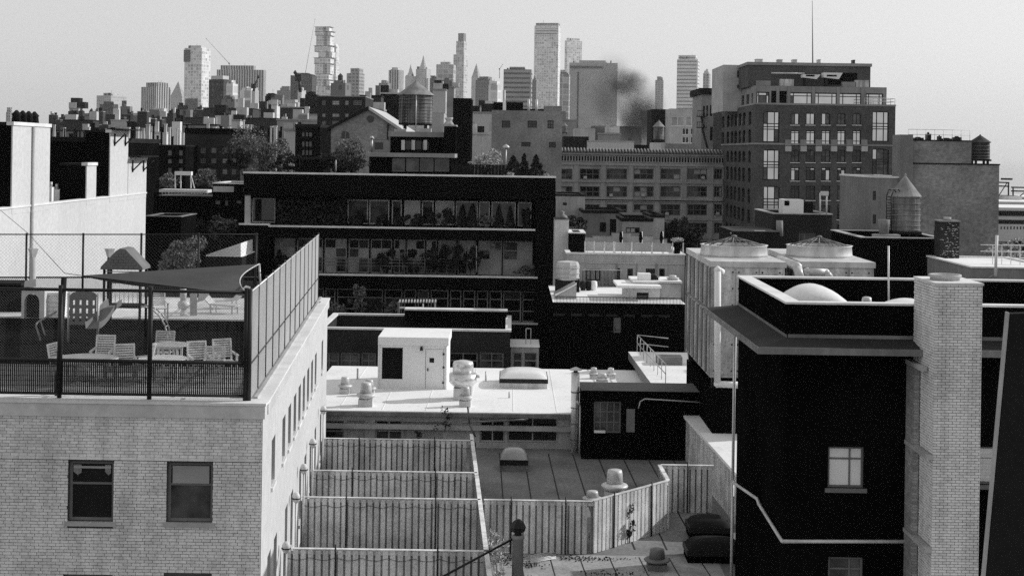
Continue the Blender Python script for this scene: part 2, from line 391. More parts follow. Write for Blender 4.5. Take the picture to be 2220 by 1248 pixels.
def water_tank(label, cx, cy, z0, r, h, cone_h, legs=.8, m='tank_wood', roofm='tank_roof', pipe=True, hoops=7, group='rooftop water tanks', wide=1.12):
    t = thing('water_tank', label, 'water tank', (cx, cy, z0), group)
    b = MB(); b.lathe(cx, cy, [(r * 1.0, z0 + legs), (r * 1.01, z0 + legs + h * .4), (r * .97, z0 + legs + h)], 28, smooth=False); b.build('tank_body', m, t)
    for i in range(hoops):
        z = z0 + legs + h * (.04 + .92 * (i / (hoops - 1)) ** 1.15); q = MB(); rr = r * 1.022; q.lathe(cx, cy, [(rr, z - .012), (rr + .018, z - .012), (rr + .018, z + .03), (rr, z + .03)], 28); q.build('hoop', 'metal_dim', t)
    c = MB(); zt = z0 + legs + h; c.lathe(cx, cy, [(r * wide, zt - .05), (r * wide, zt), (r * .08, zt + cone_h), (r * .05, zt + cone_h * 1.06)], 24, smooth=False)
    rf = c.build('tank_roof', roofm, t); MB().lathe(cx, cy, [(.05, zt + cone_h), (.07, zt + cone_h * 1.08), (.02, zt + cone_h * 1.16)], 8).build('finial', 'metal_dim', rf)
    f = MB()
    for sx in (-1, 1):
        for sy in (-1, 1):
            MB().box(cx + sx * r * .62 - .09, cx + sx * r * .62 + .09, cy + sy * r * .62 - .09, cy + sy * r * .62 + .09, z0, z0 + legs - .16).build('leg', 'black_metal', t)
    for k in (-.75, -.25, .25, .75): f.box(cx - r * .95, cx + r * .95, cy + k * r - .06, cy + k * r + .06, z0 + legs - .16, z0 + legs)
    f.build('platform', 'black_metal', t)
    if pipe:
        MB().tube((cx + r * .1, cy - r * 1.05, z0), (cx + r * .1, cy - r * 1.05, zt - h * .02), r * .035, 6).build('riser_pipe', 'metal_light', t)
        l = MB(); lx = cx - r * .55; ly = cy - r * .92
        for dx in (-.14, .14): l.tube((lx + dx * r, ly, z0 + legs * .4), (lx + dx * r, ly, zt + .05), r * .02, 5)
        k = z0 + legs * .5
        while k < zt: l.tube((lx - .14 * r, ly, k), (lx + .14 * r, ly, k), r * .014, 4); k += .32
        l.build('ladder', 'black_metal', t)
    return t
def roof_fan(label, p, r, h, kind='hat', m='metal_light', group='exhaust vents on the roofs'):
    """mushroom exhaust fan: square curb, flared skirt, dome or drum hood"""
    x, y, z = p; t = thing('roof_fan', label, 'roof vent', p, group); c = r * .78; hc = h * .3
    MB().box(x - c, x + c, y - c, y + c, z, z + hc).build('curb', 'metal_dim' if kind == 'dark' else m, t)
    if kind == 'drum':
        MB().lathe(x, y, [(r * .7, z + hc), (r * .95, z + hc + h * .06), (r * 1.15, z + hc + h * .12), (r * 1.2, z + hc + h * .14), (r * 1.2, z + hc + h * .36), (r * 1.16, z + hc + h * .36)], 24).build('skirt', 'metal_bright', t)
        MB().lathe(x, y, [(r * .9, z + hc + h * .30), (r * .9, z + h * .9), (r * .84, z + h * .96), (r * .3, z + h)], 24).build('hood', 'metal_bright', t)
        b = MB(); b.tube((x + r * 1.15, y - r * .3, z + hc + h * .3), (x + r * 1.45, y - r * .3, z + hc + h * .3), r * .14, 8); b.build('motor_box', m, t)
    else:
        MB().lathe(x, y, [(r * .7, z + hc), (r * .8, z + hc + h * .05), (r * 1.02, z + hc + h * .1), (r * 1.08, z + hc + h * .15), (r * 1.0, z + hc + h * .2), (r * .75, z + hc + h * .24)], 22).build('skirt', m, t)
        MB().lathe(x, y, [(r * .66, z + hc + h * .22), (r * .6, z + h * .88), (r * .55, z + h * .97), (r * .3, z + h)], 22).build('hood', m, t)
    return t
def skylight(label, p, w_, dp, h, rise, dm='dome_white', cm='metal_light', group='domed skylights'):
    x, y, z = p; t = thing('skylight', label, 'skylight', p, group)
    MB().box(x - w_ / 2, x + w_ / 2, y - dp / 2, y + dp / 2, z, z + h * .55).build('curb', cm, t)
    MB().box(x - w_ / 2 - .04, x + w_ / 2 + .04, y - dp / 2 - .04, y + dp / 2 + .04, z + h * .55 + .003, z + h).build('frame', 'black_metal', t)
    n = 12; vs, fs = [], []
    for j in range(n + 1):
        for i in range(n + 1):
            u, v = i / n * 2 - 1, j / n * 2 - 1; k = (1 - abs(u) ** 3.2) ** .55 * (1 - abs(v) ** 3.2) ** .55
            vs.append((x + u * w_ / 2, y + v * dp / 2, z + h + .003 + rise * k))
    for j in range(n):
        for i in range(n): q = j * (n + 1) + i; fs.append((q, q + 1, q + n + 2, q + n + 1))
    MB().add(vs, fs, True).build('dome', dm, t); return t
def pipe_thing(name, label, pts, r, m, cat='pipe', group=None, n=10):
    t = MB().path([Vector(p) for p in pts], r, n)
    for p in pts[1:-1]: t.lathe(p[0], p[1], [(r * .3, p[2] - r * 1.05), (r * 1.05, p[2] - r * .4), (r * 1.05, p[2] + r * .4), (r * .3, p[2] + r * 1.05)], n)
    return tag(t.build(name, m), label, cat, group)
def chain_link(O, u, L, H, pitch, r, m, parent, name='mesh'):
    """woven wire mesh: two sets of straight diagonal wires in a rectangle"""
    O, u = Vector(O), Vector(u).normalized(); z = Vector((0, 0, 1)); n = u.cross(z); mb = MB(); k = -H
    while k < L:
        a0, b0 = max(0, k), min(L, k + H)
        if b0 - a0 > .02:
            mb.tube(O + u * a0 + z * (a0 - k) + n * r, O + u * b0 + z * (b0 - k) + n * r, r, 3, smooth=False)
            mb.tube(O + u * a0 + z * (H - (a0 - k)) - n * r, O + u * b0 + z * (H - (b0 - k)) - n * r, r, 3, smooth=False)
        k += pitch
    return mb.build(name, m, parent)
def armchair(label, p, ang, group='slatted wooden armchairs'):
    t = thing('armchair', label, 'armchair', p, group, ang); M = W[t.name]
    def part(name, fn):
        mb = MB(); fn(mb); mb.v = [tuple(M @ Vector(v)) for v in mb.v]; mb.build(name, 'wood_light', t)
    part('seat', lambda b: [b.box(-.27, .27, -.26 + i * .09, -.26 + i * .09 + .07, .42, .445) for i in range(6)])
    def back(b):
        for i in range(7):
            z = .52 + i * .075; y = .27 + (z - .45) * .18; b.box(-.26, .26, y, y + .02, z, z + .052)
        for s in (-1, 1): b.hull([(s * .29 - .025, .24, .44), (s * .29 + .025, .24, .44), (s * .29 + .025, .29, .44), (s * .29 - .025, .29, .44)], [(s * .29 - .025, .35, 1.06), (s * .29 + .025, .35, 1.06), (s * .29 + .025, .4, 1.06), (s * .29 - .025, .4, 1.06)])
        b.box(-.31, .31, .345, .405, 1.045, 1.1)
    part('backrest', back)
    for s in (-1, 1):
        part('leg', lambda b: b.box(s * .29 - .03, s * .29 + .03, -.29, -.23, 0, .62)); part('leg', lambda b: b.box(s * .29 - .03, s * .29 + .03, .24, .3, 0, .44))
        part('armrest', lambda b: b.hull([(s * .3 - .04, -.32, .62), (s * .3 + .04, -.32, .62), (s * .3 + .04, -.32, .66), (s * .3 - .04, -.32, .66)], [(s * .3 - .03, .3, .68), (s * .3 + .03, .3, .68), (s * .3 + .03, .3, .72), (s * .3 - .03, .3, .72)]))
    return t
def round_table(label, p, r, h=.74):
    x, y, z = p; t = thing('patio_table', label, 'table', p, 'patio tables')
    MB().lathe(x, y, [(r * .98, z + h - .05), (r, z + h - .03), (r, z + h)], 28).build('tabletop', 'wood_light', t)
    MB().lathe(x, y, [(r * .72, z + h - .13), (r * .72, z + h - .052)], 12).build('apron', 'wood_light', t)
    for a in (45, 135, 225, 315):
        q = (x + r * .68 * math.cos(R(a)), y + r * .68 * math.sin(R(a))); MB().box(q[0] - .035, q[0] + .035, q[1] - .035, q[1] + .035, z, z + h - .05).build('leg', 'wood_light', t)
    return t
def tower(name, label, xl, xc, xr, ytop, d, m, ang=28, zb=0, parts=(), cat='tower', group='skyline towers', ybot=None):
    """distant tower: nearest corner at photo column xc, shaded face to xl, sunlit face to xr"""
    k = d / F; th = R(ang); X = WX(xc, ytop + 60, d); zt = WZ(xc, ytop, d)
    La = max(4, (xc - xl) * k / math.cos(th)); Lb = max(4, (xr - xc) * k / math.sin(th)) if xr > xc else La * .8
    t = thing(name, label, cat, (X, d, zb), group, -th)
    # local: left-front face runs along -x, right face along +y ; th turns it so that the corner faces the camera
    M = W[t.name]
    def part(nm, mb, mm): return put(nm, mb.mesh(nm, mm), t, M)
    part('shaft', MB().box(-La, 0, 0, Lb, 0, zt - zb), m)
    H = zt - zb
    part('roof_plant', MB().box(-La * .8, -La * .25, Lb * .25, Lb * .75, H, H + 6 * k), m)
    rg = random.Random(label)
    if not parts:
        n_ = rg.randint(0, 2)
        for i in range(n_): a0 = rg.uniform(.0, .45); part('setback', MB().box(-La * rg.uniform(.55, .98), -La * a0, Lb * .08, Lb * .85, H, H + rg.uniform(3, 10) * k), m)
    for i in range(rg.randint(2, 5)):
        x_ = -La * rg.uniform(.05, .95); w2 = rg.uniform(.6, 2.2) * k; part('roof_unit', MB().box(x_ - w2, x_ + w2, Lb * .2, Lb * .2 + 2 * w2, H, H + rg.uniform(1.5, 7) * k), rg.choice((m, 'dark', 'stone_light')))
    if rg.random() < .4: x_ = -La * rg.uniform(.2, .8); part('antenna', MB().tube((x_, Lb * .4, H), (x_, Lb * .4, H + rg.uniform(8, 16) * k), .35 * k, 4), 'metal_dim')
    for q in parts: q(part, La, Lb, H, k)
    return t
# ------------------------------------------------------------------ ground
g = MB(); g.quad((-9000, -200, 0), (9000, -200, 0), (9000, 14000, 0), (-9000, 14000, 0)); struct('ground', g, 'asphalt')
g = MB(); g.quad((150, 60, .02), (8900, 60, .02), (8900, 13900, .02), (420, 13900, .02)); struct('river_water', g, 'water')

# ------------------------------------------------------------------ white brick apartment house, left foreground
DA = 38.0
zA = WZ(300, 869, DA)                       # coping top
xA = WX(570, 880, DA); xA2, dA2 = -8.35, 65.2
def side_x(d): return xA + (xA2 - xA) * (d - DA) / (dA2 - DA)
ap = thing('apartment_building', 'white brick apartment house with a fenced roof playground and two sash windows', 'building', (xA - 5, DA + 10, 0))
fb = zA - .42                               # underside of the metal fascia
bL, bH, jt = .226, .0828, .012
wrects = [(148, 1000, 246, 1129), (362, 1003, 461, 1131), (137, 1246, 243, 1375), (355, 1248, 458, 1377)]
wh = []
for q in wrects:
    a, b, c, e = FR(*q, DA); wh.append((a, b, c, e))
XL = -24.0
mb = MB(); Mf = frameM(0, DA + .02, 0)
zlow = WZ(300, 1290, DA)
wall_mb(mb, Mf, XL, xA, 0, fb, wh, .2)
ang_s = math.atan2(dA2 - DA, xA2 - xA)
Ms = frameM(xA, DA + .02, ang_s); Ls = math.hypot(dA2 - DA, xA2 - xA)
# side wall: sunlit painted wall with deep windows
sw = []
for dd in (41.0, 44.2, 46.2, 48.2, 50.1, 52.0, 54.0, 56.0, 58.0, 62.0):
    u = (dd - DA); sw.append((u - .5, u + .5, EYE - 9.62, EYE - 8.3))
for dd in (40.2, 42.0, 45.5, 47.5, 50.9, 53.2, 55.8, 58.4, 61.6, 63.4):
    u = (dd - DA); sw.append((u - .45, u + .45, EYE - 13.3, EYE - 11.4))
swm = MB(); wall_mb(swm, Ms, 0, Ls, 0, fb, sw, .28)
mb.quad((xA2, dA2, 0), (XL, dA2, 0), (XL, dA2, fb), (xA2, dA2, fb)); mb.quad((XL, dA2, 0), (XL, DA, 0), (XL, DA, fb), (XL, dA2, fb))
mb.build('wall', 'mortar', ap); swm.build('side_wall', 'white_wall', ap)
for i, h in enumerate(wh[:2]):
    o = window(ap, Mf, h, 1, 2, fw=.075, fm='frame_mid', panes=(('glass_dark' if i == 0 else 'glass_dim', 1),), rev=.2, rows=[.62], sill=.09, sillm='coping_mid')  # second window: reflected clouds painted in as the mottled glass_dim tone
for h in wh[2:]: window(ap, Mf, h, 1, 2, fw=.075, fm='frame_mid', panes=(('glass_dark', 1),), rev=.2, rows=[.6])
for h in sw: window(ap, Ms, h, 1, 2, fw=.06, fm='frame_mid', panes=(('glass_dark', .7), ('glass_dim', .3)), rev=.26, sill=.06, split=False)
# blinds and curtain inside the upper sashes
a, b, c, e = wh[1]; MB().box(a + .12, b - .12, DA + .115, DA + .122, c + (e - c) * .64, e - .1).build('blind', 'glass_blind', ap)
a, b, c, e = wh[0]
cu = MB()
for x0, x1, k in ((a + .1, a + .32, .5), (b - .26, b - .1, .55)):
    n = 10
    for i in range(n): cu.box(x0 + (x1 - x0) * i / n, x0 + (x1 - x0) * (i + .6) / n, DA + .112, DA + .12, e - .1 - (e - c) * .18 * (1 - .6 * abs(i / n - k)), e - .1)
cu.box(a + .1, b - .1, DA + .108, DA + .118, e - .2, e - .14); cu.build('curtain', 'glass_blind', ap)
# bricks: the course work of the front as real blocks
bm = MB().box(0, bL - jt, -.022, .05, 0, bH - jt).mesh('brick', 'white_brick'); sold = MB().box(0, bL - jt * .6, -.04, .05, 0, bH * 1.25).mesh('brick', 'white_brick')
zs0 = WZ(300, 997, DA)                    # header band over the windows
rest = MB(); count = 0; row = 0; z = fb - bH; cand = []
while z > zlow - .6:
    offx = (row % 2) * bL / 2 + (.06 if row % 5 == 4 else 0); x = -13.95 + offx
    while x < xA - .03:
        x1 = min(x + bL, xA - .004); segs = [(x, x1)]
        for a, b, c, e in wh:
            if z + bH > c - .1 and z < e + .02:
                ns = []
                for s0, s1 in segs:
                    if s1 <= a or s0 >= b: ns.append((s0, s1)); continue
                    if s0 < a: ns.append((s0, a - .004))
                    if s1 > b: ns.append((b + .004, s1))
                segs = ns
        for s0, s1 in segs:
            if s1 - s0 > .04: cand.append((s0, s1, z, row))
        x += bL
    row += 1; z -= bH
random.shuffle(cand)
full = [q for q in cand if abs(q[1] - q[0] - bL) < 1e-4 and q[2] > zlow and q[0] > -13.9]; pick_ = set(map(id, full[:296]))
for q in cand:
    s0, s1, z, row_ = q
    dz = random.uniform(-.002, .002); dy = random.uniform(-.004, .004)
    if id(q) in pick_: put('brick', bm, ap, Matrix.Translation((s0, DA + .02 + dy, z + dz)))
    else: rest.box(s0, s1 - jt, DA - .002 + dy, DA + .03, z + dz, z + bH - jt + dz)
tag(rest.build('brickwork', 'white_brick', ap), kind='stuff')
MB().box(-14, xA - .006, DA + .009, DA + .0199, zs0 + bH, fb).build('upper_joints', 'stone_mid', ap)
# dark gap line of the header band
hb = MB(); hb.box(XL, xA - .004, DA - .006, DA + .012, zs0 - .02, zs0 - .004); hb.build('band_joint', 'dark', ap)
hx = -13.95
hbr = MB()
while hx < xA - .45: hbr.box(hx, hx + bL * 2 - .02, DA - .02, DA + .018, zs0, zs0 + bH * .9); hx += bL * 2
hbr.build('header_course', 'white_brick', ap)
# quoin end with headers slightly darker is part of the brickwork; roof slab, fascia and coping
fl = zA - .38
sx = lambda d: side_x(d)
MB().prism([(XL, DA + .2), (xA - .1, DA + .2), (xA2 - .1, dA2 - .05), (XL, dA2 - .05)], fl - .25, fl).build('roof_slab', 'rubber', ap)
fs = MB(); fs.hull([(XL, DA - .07, fb), (xA + .07, DA - .07, fb), (xA + .02, DA + .6, fb), (XL, DA + .6, fb)], [(XL, DA - .07, zA - .07), (xA + .07, DA - .07, zA - .07), (xA + .02, DA + .6, zA - .07), (XL, DA + .6, zA - .07)])
fs.build('fascia', 'fascia', ap)
fs = MB(); fs.hull([(xA - .6, DA + .61, fb), (xA + .05, DA + .61, fb), (xA2 + .07, dA2 + .07, fb), (xA2 - .6, dA2 + .07, fb)], [(xA - .6, DA + .61, zA - .07), (xA + .05, DA + .61, zA - .07), (xA2 + .07, dA2 + .07, zA - .07), (xA2 - .6, dA2 + .07, zA - .07)]); fs.build('fascia', 'fascia', ap)
cp = MB(); cp.box(XL, xA + .1, DA - .1, DA + .62, zA - .068, zA); cp.build('coping', 'coping_light', ap)
cp = MB(); cp.hull([(xA - .62, DA + .63, zA - .068), (xA + .085, DA + .63, zA - .068), (xA2 + .1, dA2 + .1, zA - .068), (xA2 - .62, dA2 + .1, zA - .068)], [(xA - .62, DA + .63, zA), (xA + .085, DA + .63, zA), (xA2 + .1, dA2 + .1, zA), (xA2 - .62, dA2 + .1, zA)]); cp.build('coping', 'coping_light', ap)
cp = MB(); cp.hull([(xA - .36, DA + .66, zA + .002), (xA - .26, DA + .66, zA + .002), (xA2 - .26, dA2, zA + .002), (xA2 - .36, dA2, zA + .002)], [(xA - .36, DA + .66, zA + .05), (xA - .26, DA + .66, zA + .05), (xA2 - .26, dA2, zA + .05), (xA2 - .36, dA2, zA + .05)]); cp.build('coping_ridge', 'coping_mid', ap)

MB().hull([(XL + .1, DA + .63, fl + .004), (xA - .7, DA + .63, fl + .004), (side_x(46.4) - .7, 46.4, fl + .004), (XL + .1, 46.4, fl + .004)], [(XL + .1, DA + .63, fl + .03), (xA - .7, DA + .63, fl + .03), (side_x(46.4) - .7, 46.4, fl + .03), (XL + .1, 46.4, fl + .03)]).build('terrace_paving', 'coping_light', ap)
# raised deck at the far end of the roof terrace
dk = thing('roof_deck', 'raised pale deck at the far end of the roof playground', 'deck', (-13, 58, fl))
zd = WZ(430, 690, 56); xd0, xd1 = -23.8, side_x(56) - .7
n = 16
for i in range(n):
    y0 = 55.8 + i * .5; MB().box(xd0, side_x(y0) - .75, y0, y0 + .48, zd - .06, zd).build('plank', 'wood_light', dk)
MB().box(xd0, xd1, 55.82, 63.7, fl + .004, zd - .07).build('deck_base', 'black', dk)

# ------------------------------------------------------------------ fences round the roof terrace
def post(t, p, h, r=.05, m='black_metal'): MB().tube(p, (p[0], p[1], p[2] + h), r, 8).build('post', m, t)
fr = thing('chain_link_fence', 'black chain link fence with slatted lower panel along the front roof edge', 'fence', (-12, DA + .35, zA))
yf = DA + .32; fx1 = WX(533, 760, yf); fx0 = -15
zt_ = WZ(300, 630, yf); zm_ = WZ(300, 783, yf)
for px in (130, 325, 533): post(fr, (WX(px, 760, yf), yf, zA), zt_ - zA + .12, .065)
for z, r in ((zt_, .045), (zm_, .05), (zA + .12, .04)):
    MB().tube((fx0, yf, z), (fx1, yf, z), r, 8).build('rail', 'black_metal', fr)
chain_link((fx0, yf, zm_), (1, 0, 0), fx1 - fx0, zt_ - zm_, .075, .0022, 'wire_mid', fr)
sl_ = MB(); x = fx0
while x < fx1: sl_.box(x, x + .036, yf - .012, yf + .012, zA + .1, zm_ - .03); x += .052
tag(sl_.build('privacy_slats', 'black_metal', fr), kind='stuff')
wr = MB(); k = zA + .2
while k < zm_: wr.tube((fx0, yf - .016, k), (fx1, yf - .016, k), .007, 3, smooth=False); k += .13
wr.build('tie_wires', 'black_metal', fr)
# leaning thick pole at the fence
lp = MB(); lp.tube(PT(124, 866, DA + .75), PT(139, 600, DA + .75), .075, 10); tag(lp.build('sail_mast', 'dark'), 'thick dark pole leaning behind the front roof fence', 'pole')
# sunlit side fence
sf = thing('chain_link_fence', 'sunlit tall mesh fence along the side edge of the roof terrace', 'fence', (fx1, yf, zA))
d0, d1 = yf + .02, 64.6; off = .42
P0 = Vector((side_x(d0) - off, d0, zA)); P1 = Vector((side_x(d1) - off, d1, zA)); uu = (P1 - P0).normalized(); LL = (P1 - P0).length; HH = zt_ - zA
npost = 14
for i in range(npost):
    p = P0 + uu * (LL * i / (npost - 1)); post(sf, p, HH + .1, .035 if i else .06, 'wire_dark')
for z in (HH, .95): MB().tube(P0 + Vector((0, 0, z)), P1 + Vector((0, 0, z)), .03, 7).build('rail', 'galv' if z > 2 else 'wire_dark', sf)
chain_link(P0, uu, LL, HH, .075, .0035, 'wire_light', sf)
vs_ = MB(); k = 0
while k < LL: vs_.tube(P0 + uu * k + Vector((-.012, 0, .02)), P0 + uu * k + Vector((-.012, 0, HH)), .009, 3, smooth=False); k += .095
tag(vs_.build('slats', 'wire_light', sf), kind='stuff')
# back fence
bf = thing('chain_link_fence', 'thin dark fence at the back of the roof terrace before the white wall', 'fence', (-16, 64.4, zA))
yb = 64.4
for px in (-60, 57, 180, 306, 430, 555): post(bf, (WX(px, 560, yb), yb, zA - .3), WZ(px, 505, yb) - zA + .3, .05)
MB().tube((WX(-60, 505, yb), yb, WZ(-60, 508, yb)), (WX(560, 505, yb), yb, WZ(560, 508, yb)), .03, 6).build('rail', 'black_metal', bf)
MB().tube((WX(-60, 600, yb), yb, WZ(-60, 601, yb)), (WX(560, 600, yb), yb, WZ(560, 601, yb)), .04, 6).build('rail', 'black_metal', bf)
chain_link((WX(-60, 600, yb), yb, zA - .3), (1, 0, 0), WX(560, 600, yb) - WX(-60, 600, yb), WZ(200, 603, yb) - zA + .3, .09, .008, 'wire_dark', bf)
chain_link((WX(-60, 600, yb), yb, WZ(200, 600, yb)), (1, 0, 0), WX(560, 600, yb) - WX(-60, 600, yb), WZ(200, 508, yb) - WZ(200, 600, yb), .16, .003, 'wire_dark', bf)

# ------------------------------------------------------------------ roof terrace things
def fl_pt(px, py): # on the terrace floor
    d = DA + 5
    for _ in range(12): d = (EYE - fl) * F / (-(px - HX) * _s + (py - HY) * _c)
    return Vector((WX(px, py, d), d, fl))
def dk_pt(px, py):
    d = (EYE - zd) * F / (-(px - HX) * _s + (py - HY) * _c); return Vector((WX(px, py, d), d, zd))
round_table('round pale table with wide top among three chairs on the roof terrace', fl_pt(185, 828), .98)
round_table('round pale table nearest the fence in front of another table', fl_pt(352, 828), .72)
round_table('tall pale table with visible legs behind the nearer round table', fl_pt(368, 800), .62, .82)
ch = [((222, 803), 0, 'slatted chair facing the fence behind the wide round table'), ((272, 826), 22, 'slatted chair with tilted back between two round tables'),
      ((137, 822), 80, 'slatted chair seen side on by the leaning pole'), ((308, 822), -80, 'slatted chair half hidden behind a fence post left of the tables'),
      ((352, 792), 0, 'slatted chair behind the tall table below the climbing arch'), ((432, 818), 28, 'slatted armchair turned to the table with curved arm'),
      ((488, 812), 30, 'slatted armchair in the corner by the sunlit fence'), ((464, 832), 10, 'slatted chair nearest the fence corner with shaded back')]
for (px, py), a, l in ch: armchair(l, fl_pt(px, py), R(a))
p = dk_pt(344, 692); armchair('slatted chair standing up on the raised deck', p, R(25))
# loungers on the deck
def lounger(label, p, ang):
    t = thing('lounger', label, 'lounger', p, 'deck loungers', ang); M = W[t.name]
    def part(nm, pts, th, m='plastic_light'):
        mb = MB(); a = [(x, y, z) for x, y, z in pts]; b = [(x, y, z + th) for x, y, z in pts]; mb.hull([tuple(M @ Vector(q)) for q in a], [tuple(M @ Vector(q)) for q in b]); mb.build(nm, m, t)
    part('seat', [(-.3, -.95, .3), (.3, -.95, .3), (.3, .2, .34), (-.3, .2, .34)], .06); part('backrest', [(-.3, .2, .34), (.3, .2, .34), (.3, .75, .85), (-.3, .75, .85)], .06)
    for sx_ in (-1, 1):
        for y in (-.8, .15):
            mb = MB(); mb.box(sx_ * .26 - .025, sx_ * .26 + .025, y - .025, y + .025, 0, .3); mb.v = [tuple(M @ Vector(v)) for v in mb.v]; mb.build('leg', 'plastic_light', t)
lounger('pale lounger with raised back on the deck under the shade sail', dk_pt(470, 678), R(75))
lounger('pale folded lounger behind another one at the deck end', dk_pt(500, 668), R(-60))
t = thing('deck_screen', 'pale upright panel screen leaning on the deck edge', 'screen', dk_pt(412, 684)); p = dk_pt(412, 684)
MB().hull([p + Vector((0, 0, 0)), p + Vector((.25, .1, 0)), p + Vector((.25, .14, 0)), p + Vector((0, .04, 0))], [p + Vector((-.02, 0, 1.0)), p + Vector((.24, .1, .95)), p + Vector((.24, .14, .95)), p + Vector((-.02, .04, 1.0))]).build('board', 'coping_mid', t)
MB().hull([p + Vector((.2, .3, .5)), p + Vector((.5, .3, .6)), p + Vector((.5, .33, .6)), p + Vector((.2, .33, .5))], [p + Vector((.3, .3, .9)), p + Vector((.75, .3, .95)), p + Vector((.75, .33, .95)), p + Vector((.3, .33, .9))]).build('flap', 'plastic_light', t)
p = dk_pt(398, 684); t = thing('garden_ornament', 'pale stacked stone ornament beside the panel screen', 'ornament', p)
MB().lathe(p.x, p.y, [(.13, p.z), (.16, p.z + .1), (.1, p.z + .22), (.13, p.z + .3)], 12).build('foot', 'plastic_light', t)
MB().lathe(p.x, p.y, [(.22, p.z + .3), (.26, p.z + .45), (.2, p.z + .58), (.13, p.z + .6)], 12).build('bowl', 'plastic_light', t)
MB().lathe(p.x - .02, p.y, [(.12, p.z + .6), (.14, p.z + .95), (.1, p.z + 1.15)], 12).build('cap', 'plastic_light', t)
# play tower
pt_ = fl_pt(262, 738); t = thing('play_tower', 'playground tower with shingled peaked roof and slide', 'play tower', pt_)
k = pt_.y / F; X0, X1 = pt_.x - 38 * k, pt_.x + 40 * k; y0, y1 = pt_.y, pt_.y + .9
zp = WZ(262, 662, pt_.y); ze = WZ(262, 584, pt_.y); zr = WZ(262, 538, pt_.y)
for x in (X0, X1):
    for y in (y0, y1): MB().tube((x, y, fl), (x, y, ze + .1), .05, 8).build('post', 'black_metal', t)
MB().box(X0, X1, y0, y1, zp - .1, zp).build('platform', 'dark', t)
rf = MB(); e = .12; hx = (X0 + X1) / 2 - .02
prof = [(X0 - e, ze), (X0 - e + .02, ze + .1), (hx - .2, zr - .1), (hx - .05, zr), (hx + .16, zr - .03), (X1 + e - .02, ze + .1), (X1 + e, ze)]
rf.hull([(x, y0 - e, z) for x, z in prof], [(x, y1 + e, z) for x, z in prof]); rfo = rf.build('roof', 'plastic_mid', t)
for j in range(6):
    z0_, z1_ = ze + .06 + j * (zr - ze - .16) / 6, ze + .06 + (j + .86) * (zr - ze - .16) / 6; w0 = (X1 - X0) / 2 * (1 - j / 6.6)
    n = max(2, int(7 - j))
    for i in range(n): MB().box(hx - w0 + 2 * w0 * i / n + .006, hx - w0 + 2 * w0 * (i + 1) / n - .006, y0 - e - .02, y0 - e - .003, z0_, z1_).build('shingle', 'plastic_mid', rfo)
br = MB()
for i in range(9): x = X0 + (X1 - X0) * i / 8; br.tube((x, y1, zp), (x, y1, zp + .75), .012, 5)
br.tube((X0, y1, zp + .75), (X1, y1, zp + .75), .025, 6); br.tube((X0, y0, zp + 1.25), (X1, y0, zp + 1.25), .02, 6); br.build('railing', 'galv', t)
# slide
ns = 12; up, lo, ed = [], [], []
sc_ = MB(); w_ = .26; sx0 = X0 + .42
pth = [(0, 0), (.25, -.06), (.5, -.22), (.75, -.45), (1.0, -.62), (1.25, -.72), (1.4, -.74)]
for (a0, b0), (a1, b1) in zip(pth[:-1], pth[1:]):
    A = Vector((sx0, y0 - a0 * .75, zp + b0)); B = Vector((sx0, y0 - a1 * .75, zp + b1)); dx0, dx1 = -a0 * .38, -a1 * .38
    for (ya, za), (yb_, zb_) in (((-w_, .25), (-w_ + .03, 0)), ((-w_ + .03, 0), (w_ - .03, 0)), ((w_ - .03, 0), (w_, .25))):
        sc_.quad((A.x + dx0 + ya, A.y, A.z + za), (B.x + dx1 + ya, B.y, B.z + za), (B.x + dx1 + yb_, B.y, B.z + zb_), (A.x + dx0 + yb_, A.y, A.z + zb_))
sc_.build('slide', 'stucco_dim', t)
# arched climber
ac = MB()
for yy in (0, .45):
    pts = [Vector((X1 + .1 + .85 * (1 - math.cos(q * math.pi / 2 / 7)), y0 - .2 + yy, zp - .02 - 1.0 * (1 - math.cos(q / 7 * math.pi / 2)))) for q in range(8)]
    pts = [Vector((X1 + .1 + 1.0 * math.sin(q / 7 * math.pi / 2), y0 - .2 + yy, fl + (zp - fl) * math.cos(q / 7 * math.pi / 2))) for q in range(8)]
    ac.path(pts, .03, 7)
for q in range(1, 7): a_ = q / 7 * math.pi / 2; ac.tube((X1 + .1 + math.sin(a_), y0 - .2, fl + (zp - fl) * math.cos(a_)), (X1 + .1 + math.sin(a_), y0 + .25, fl + (zp - fl) * math.cos(a_)), .02, 6)
ac.build('climbing_arch', 'galv', t)
# rear peaks of the tower: two small caps
for px in (238, 72):
    q = PT(px, 558, 58); tt = thing('lantern_post', 'flared lantern topped post behind the play tower' if px > 100 else 'tall lattice post with flared cap by the white wall', 'post', (q.x, q.y, fl))
    MB().tube((q.x, q.y, fl), (q.x, q.y, q.z), .1 if px > 100 else .12, 6).build('shaft', 'coping_mid' if px < 100 else 'dark', tt); MB().lathe(q.x, q.y, [(.1, q.z), (.2, q.z + .3), (.22, q.z + .36)], 4, smooth=False).build('cap', 'coping_mid', tt)
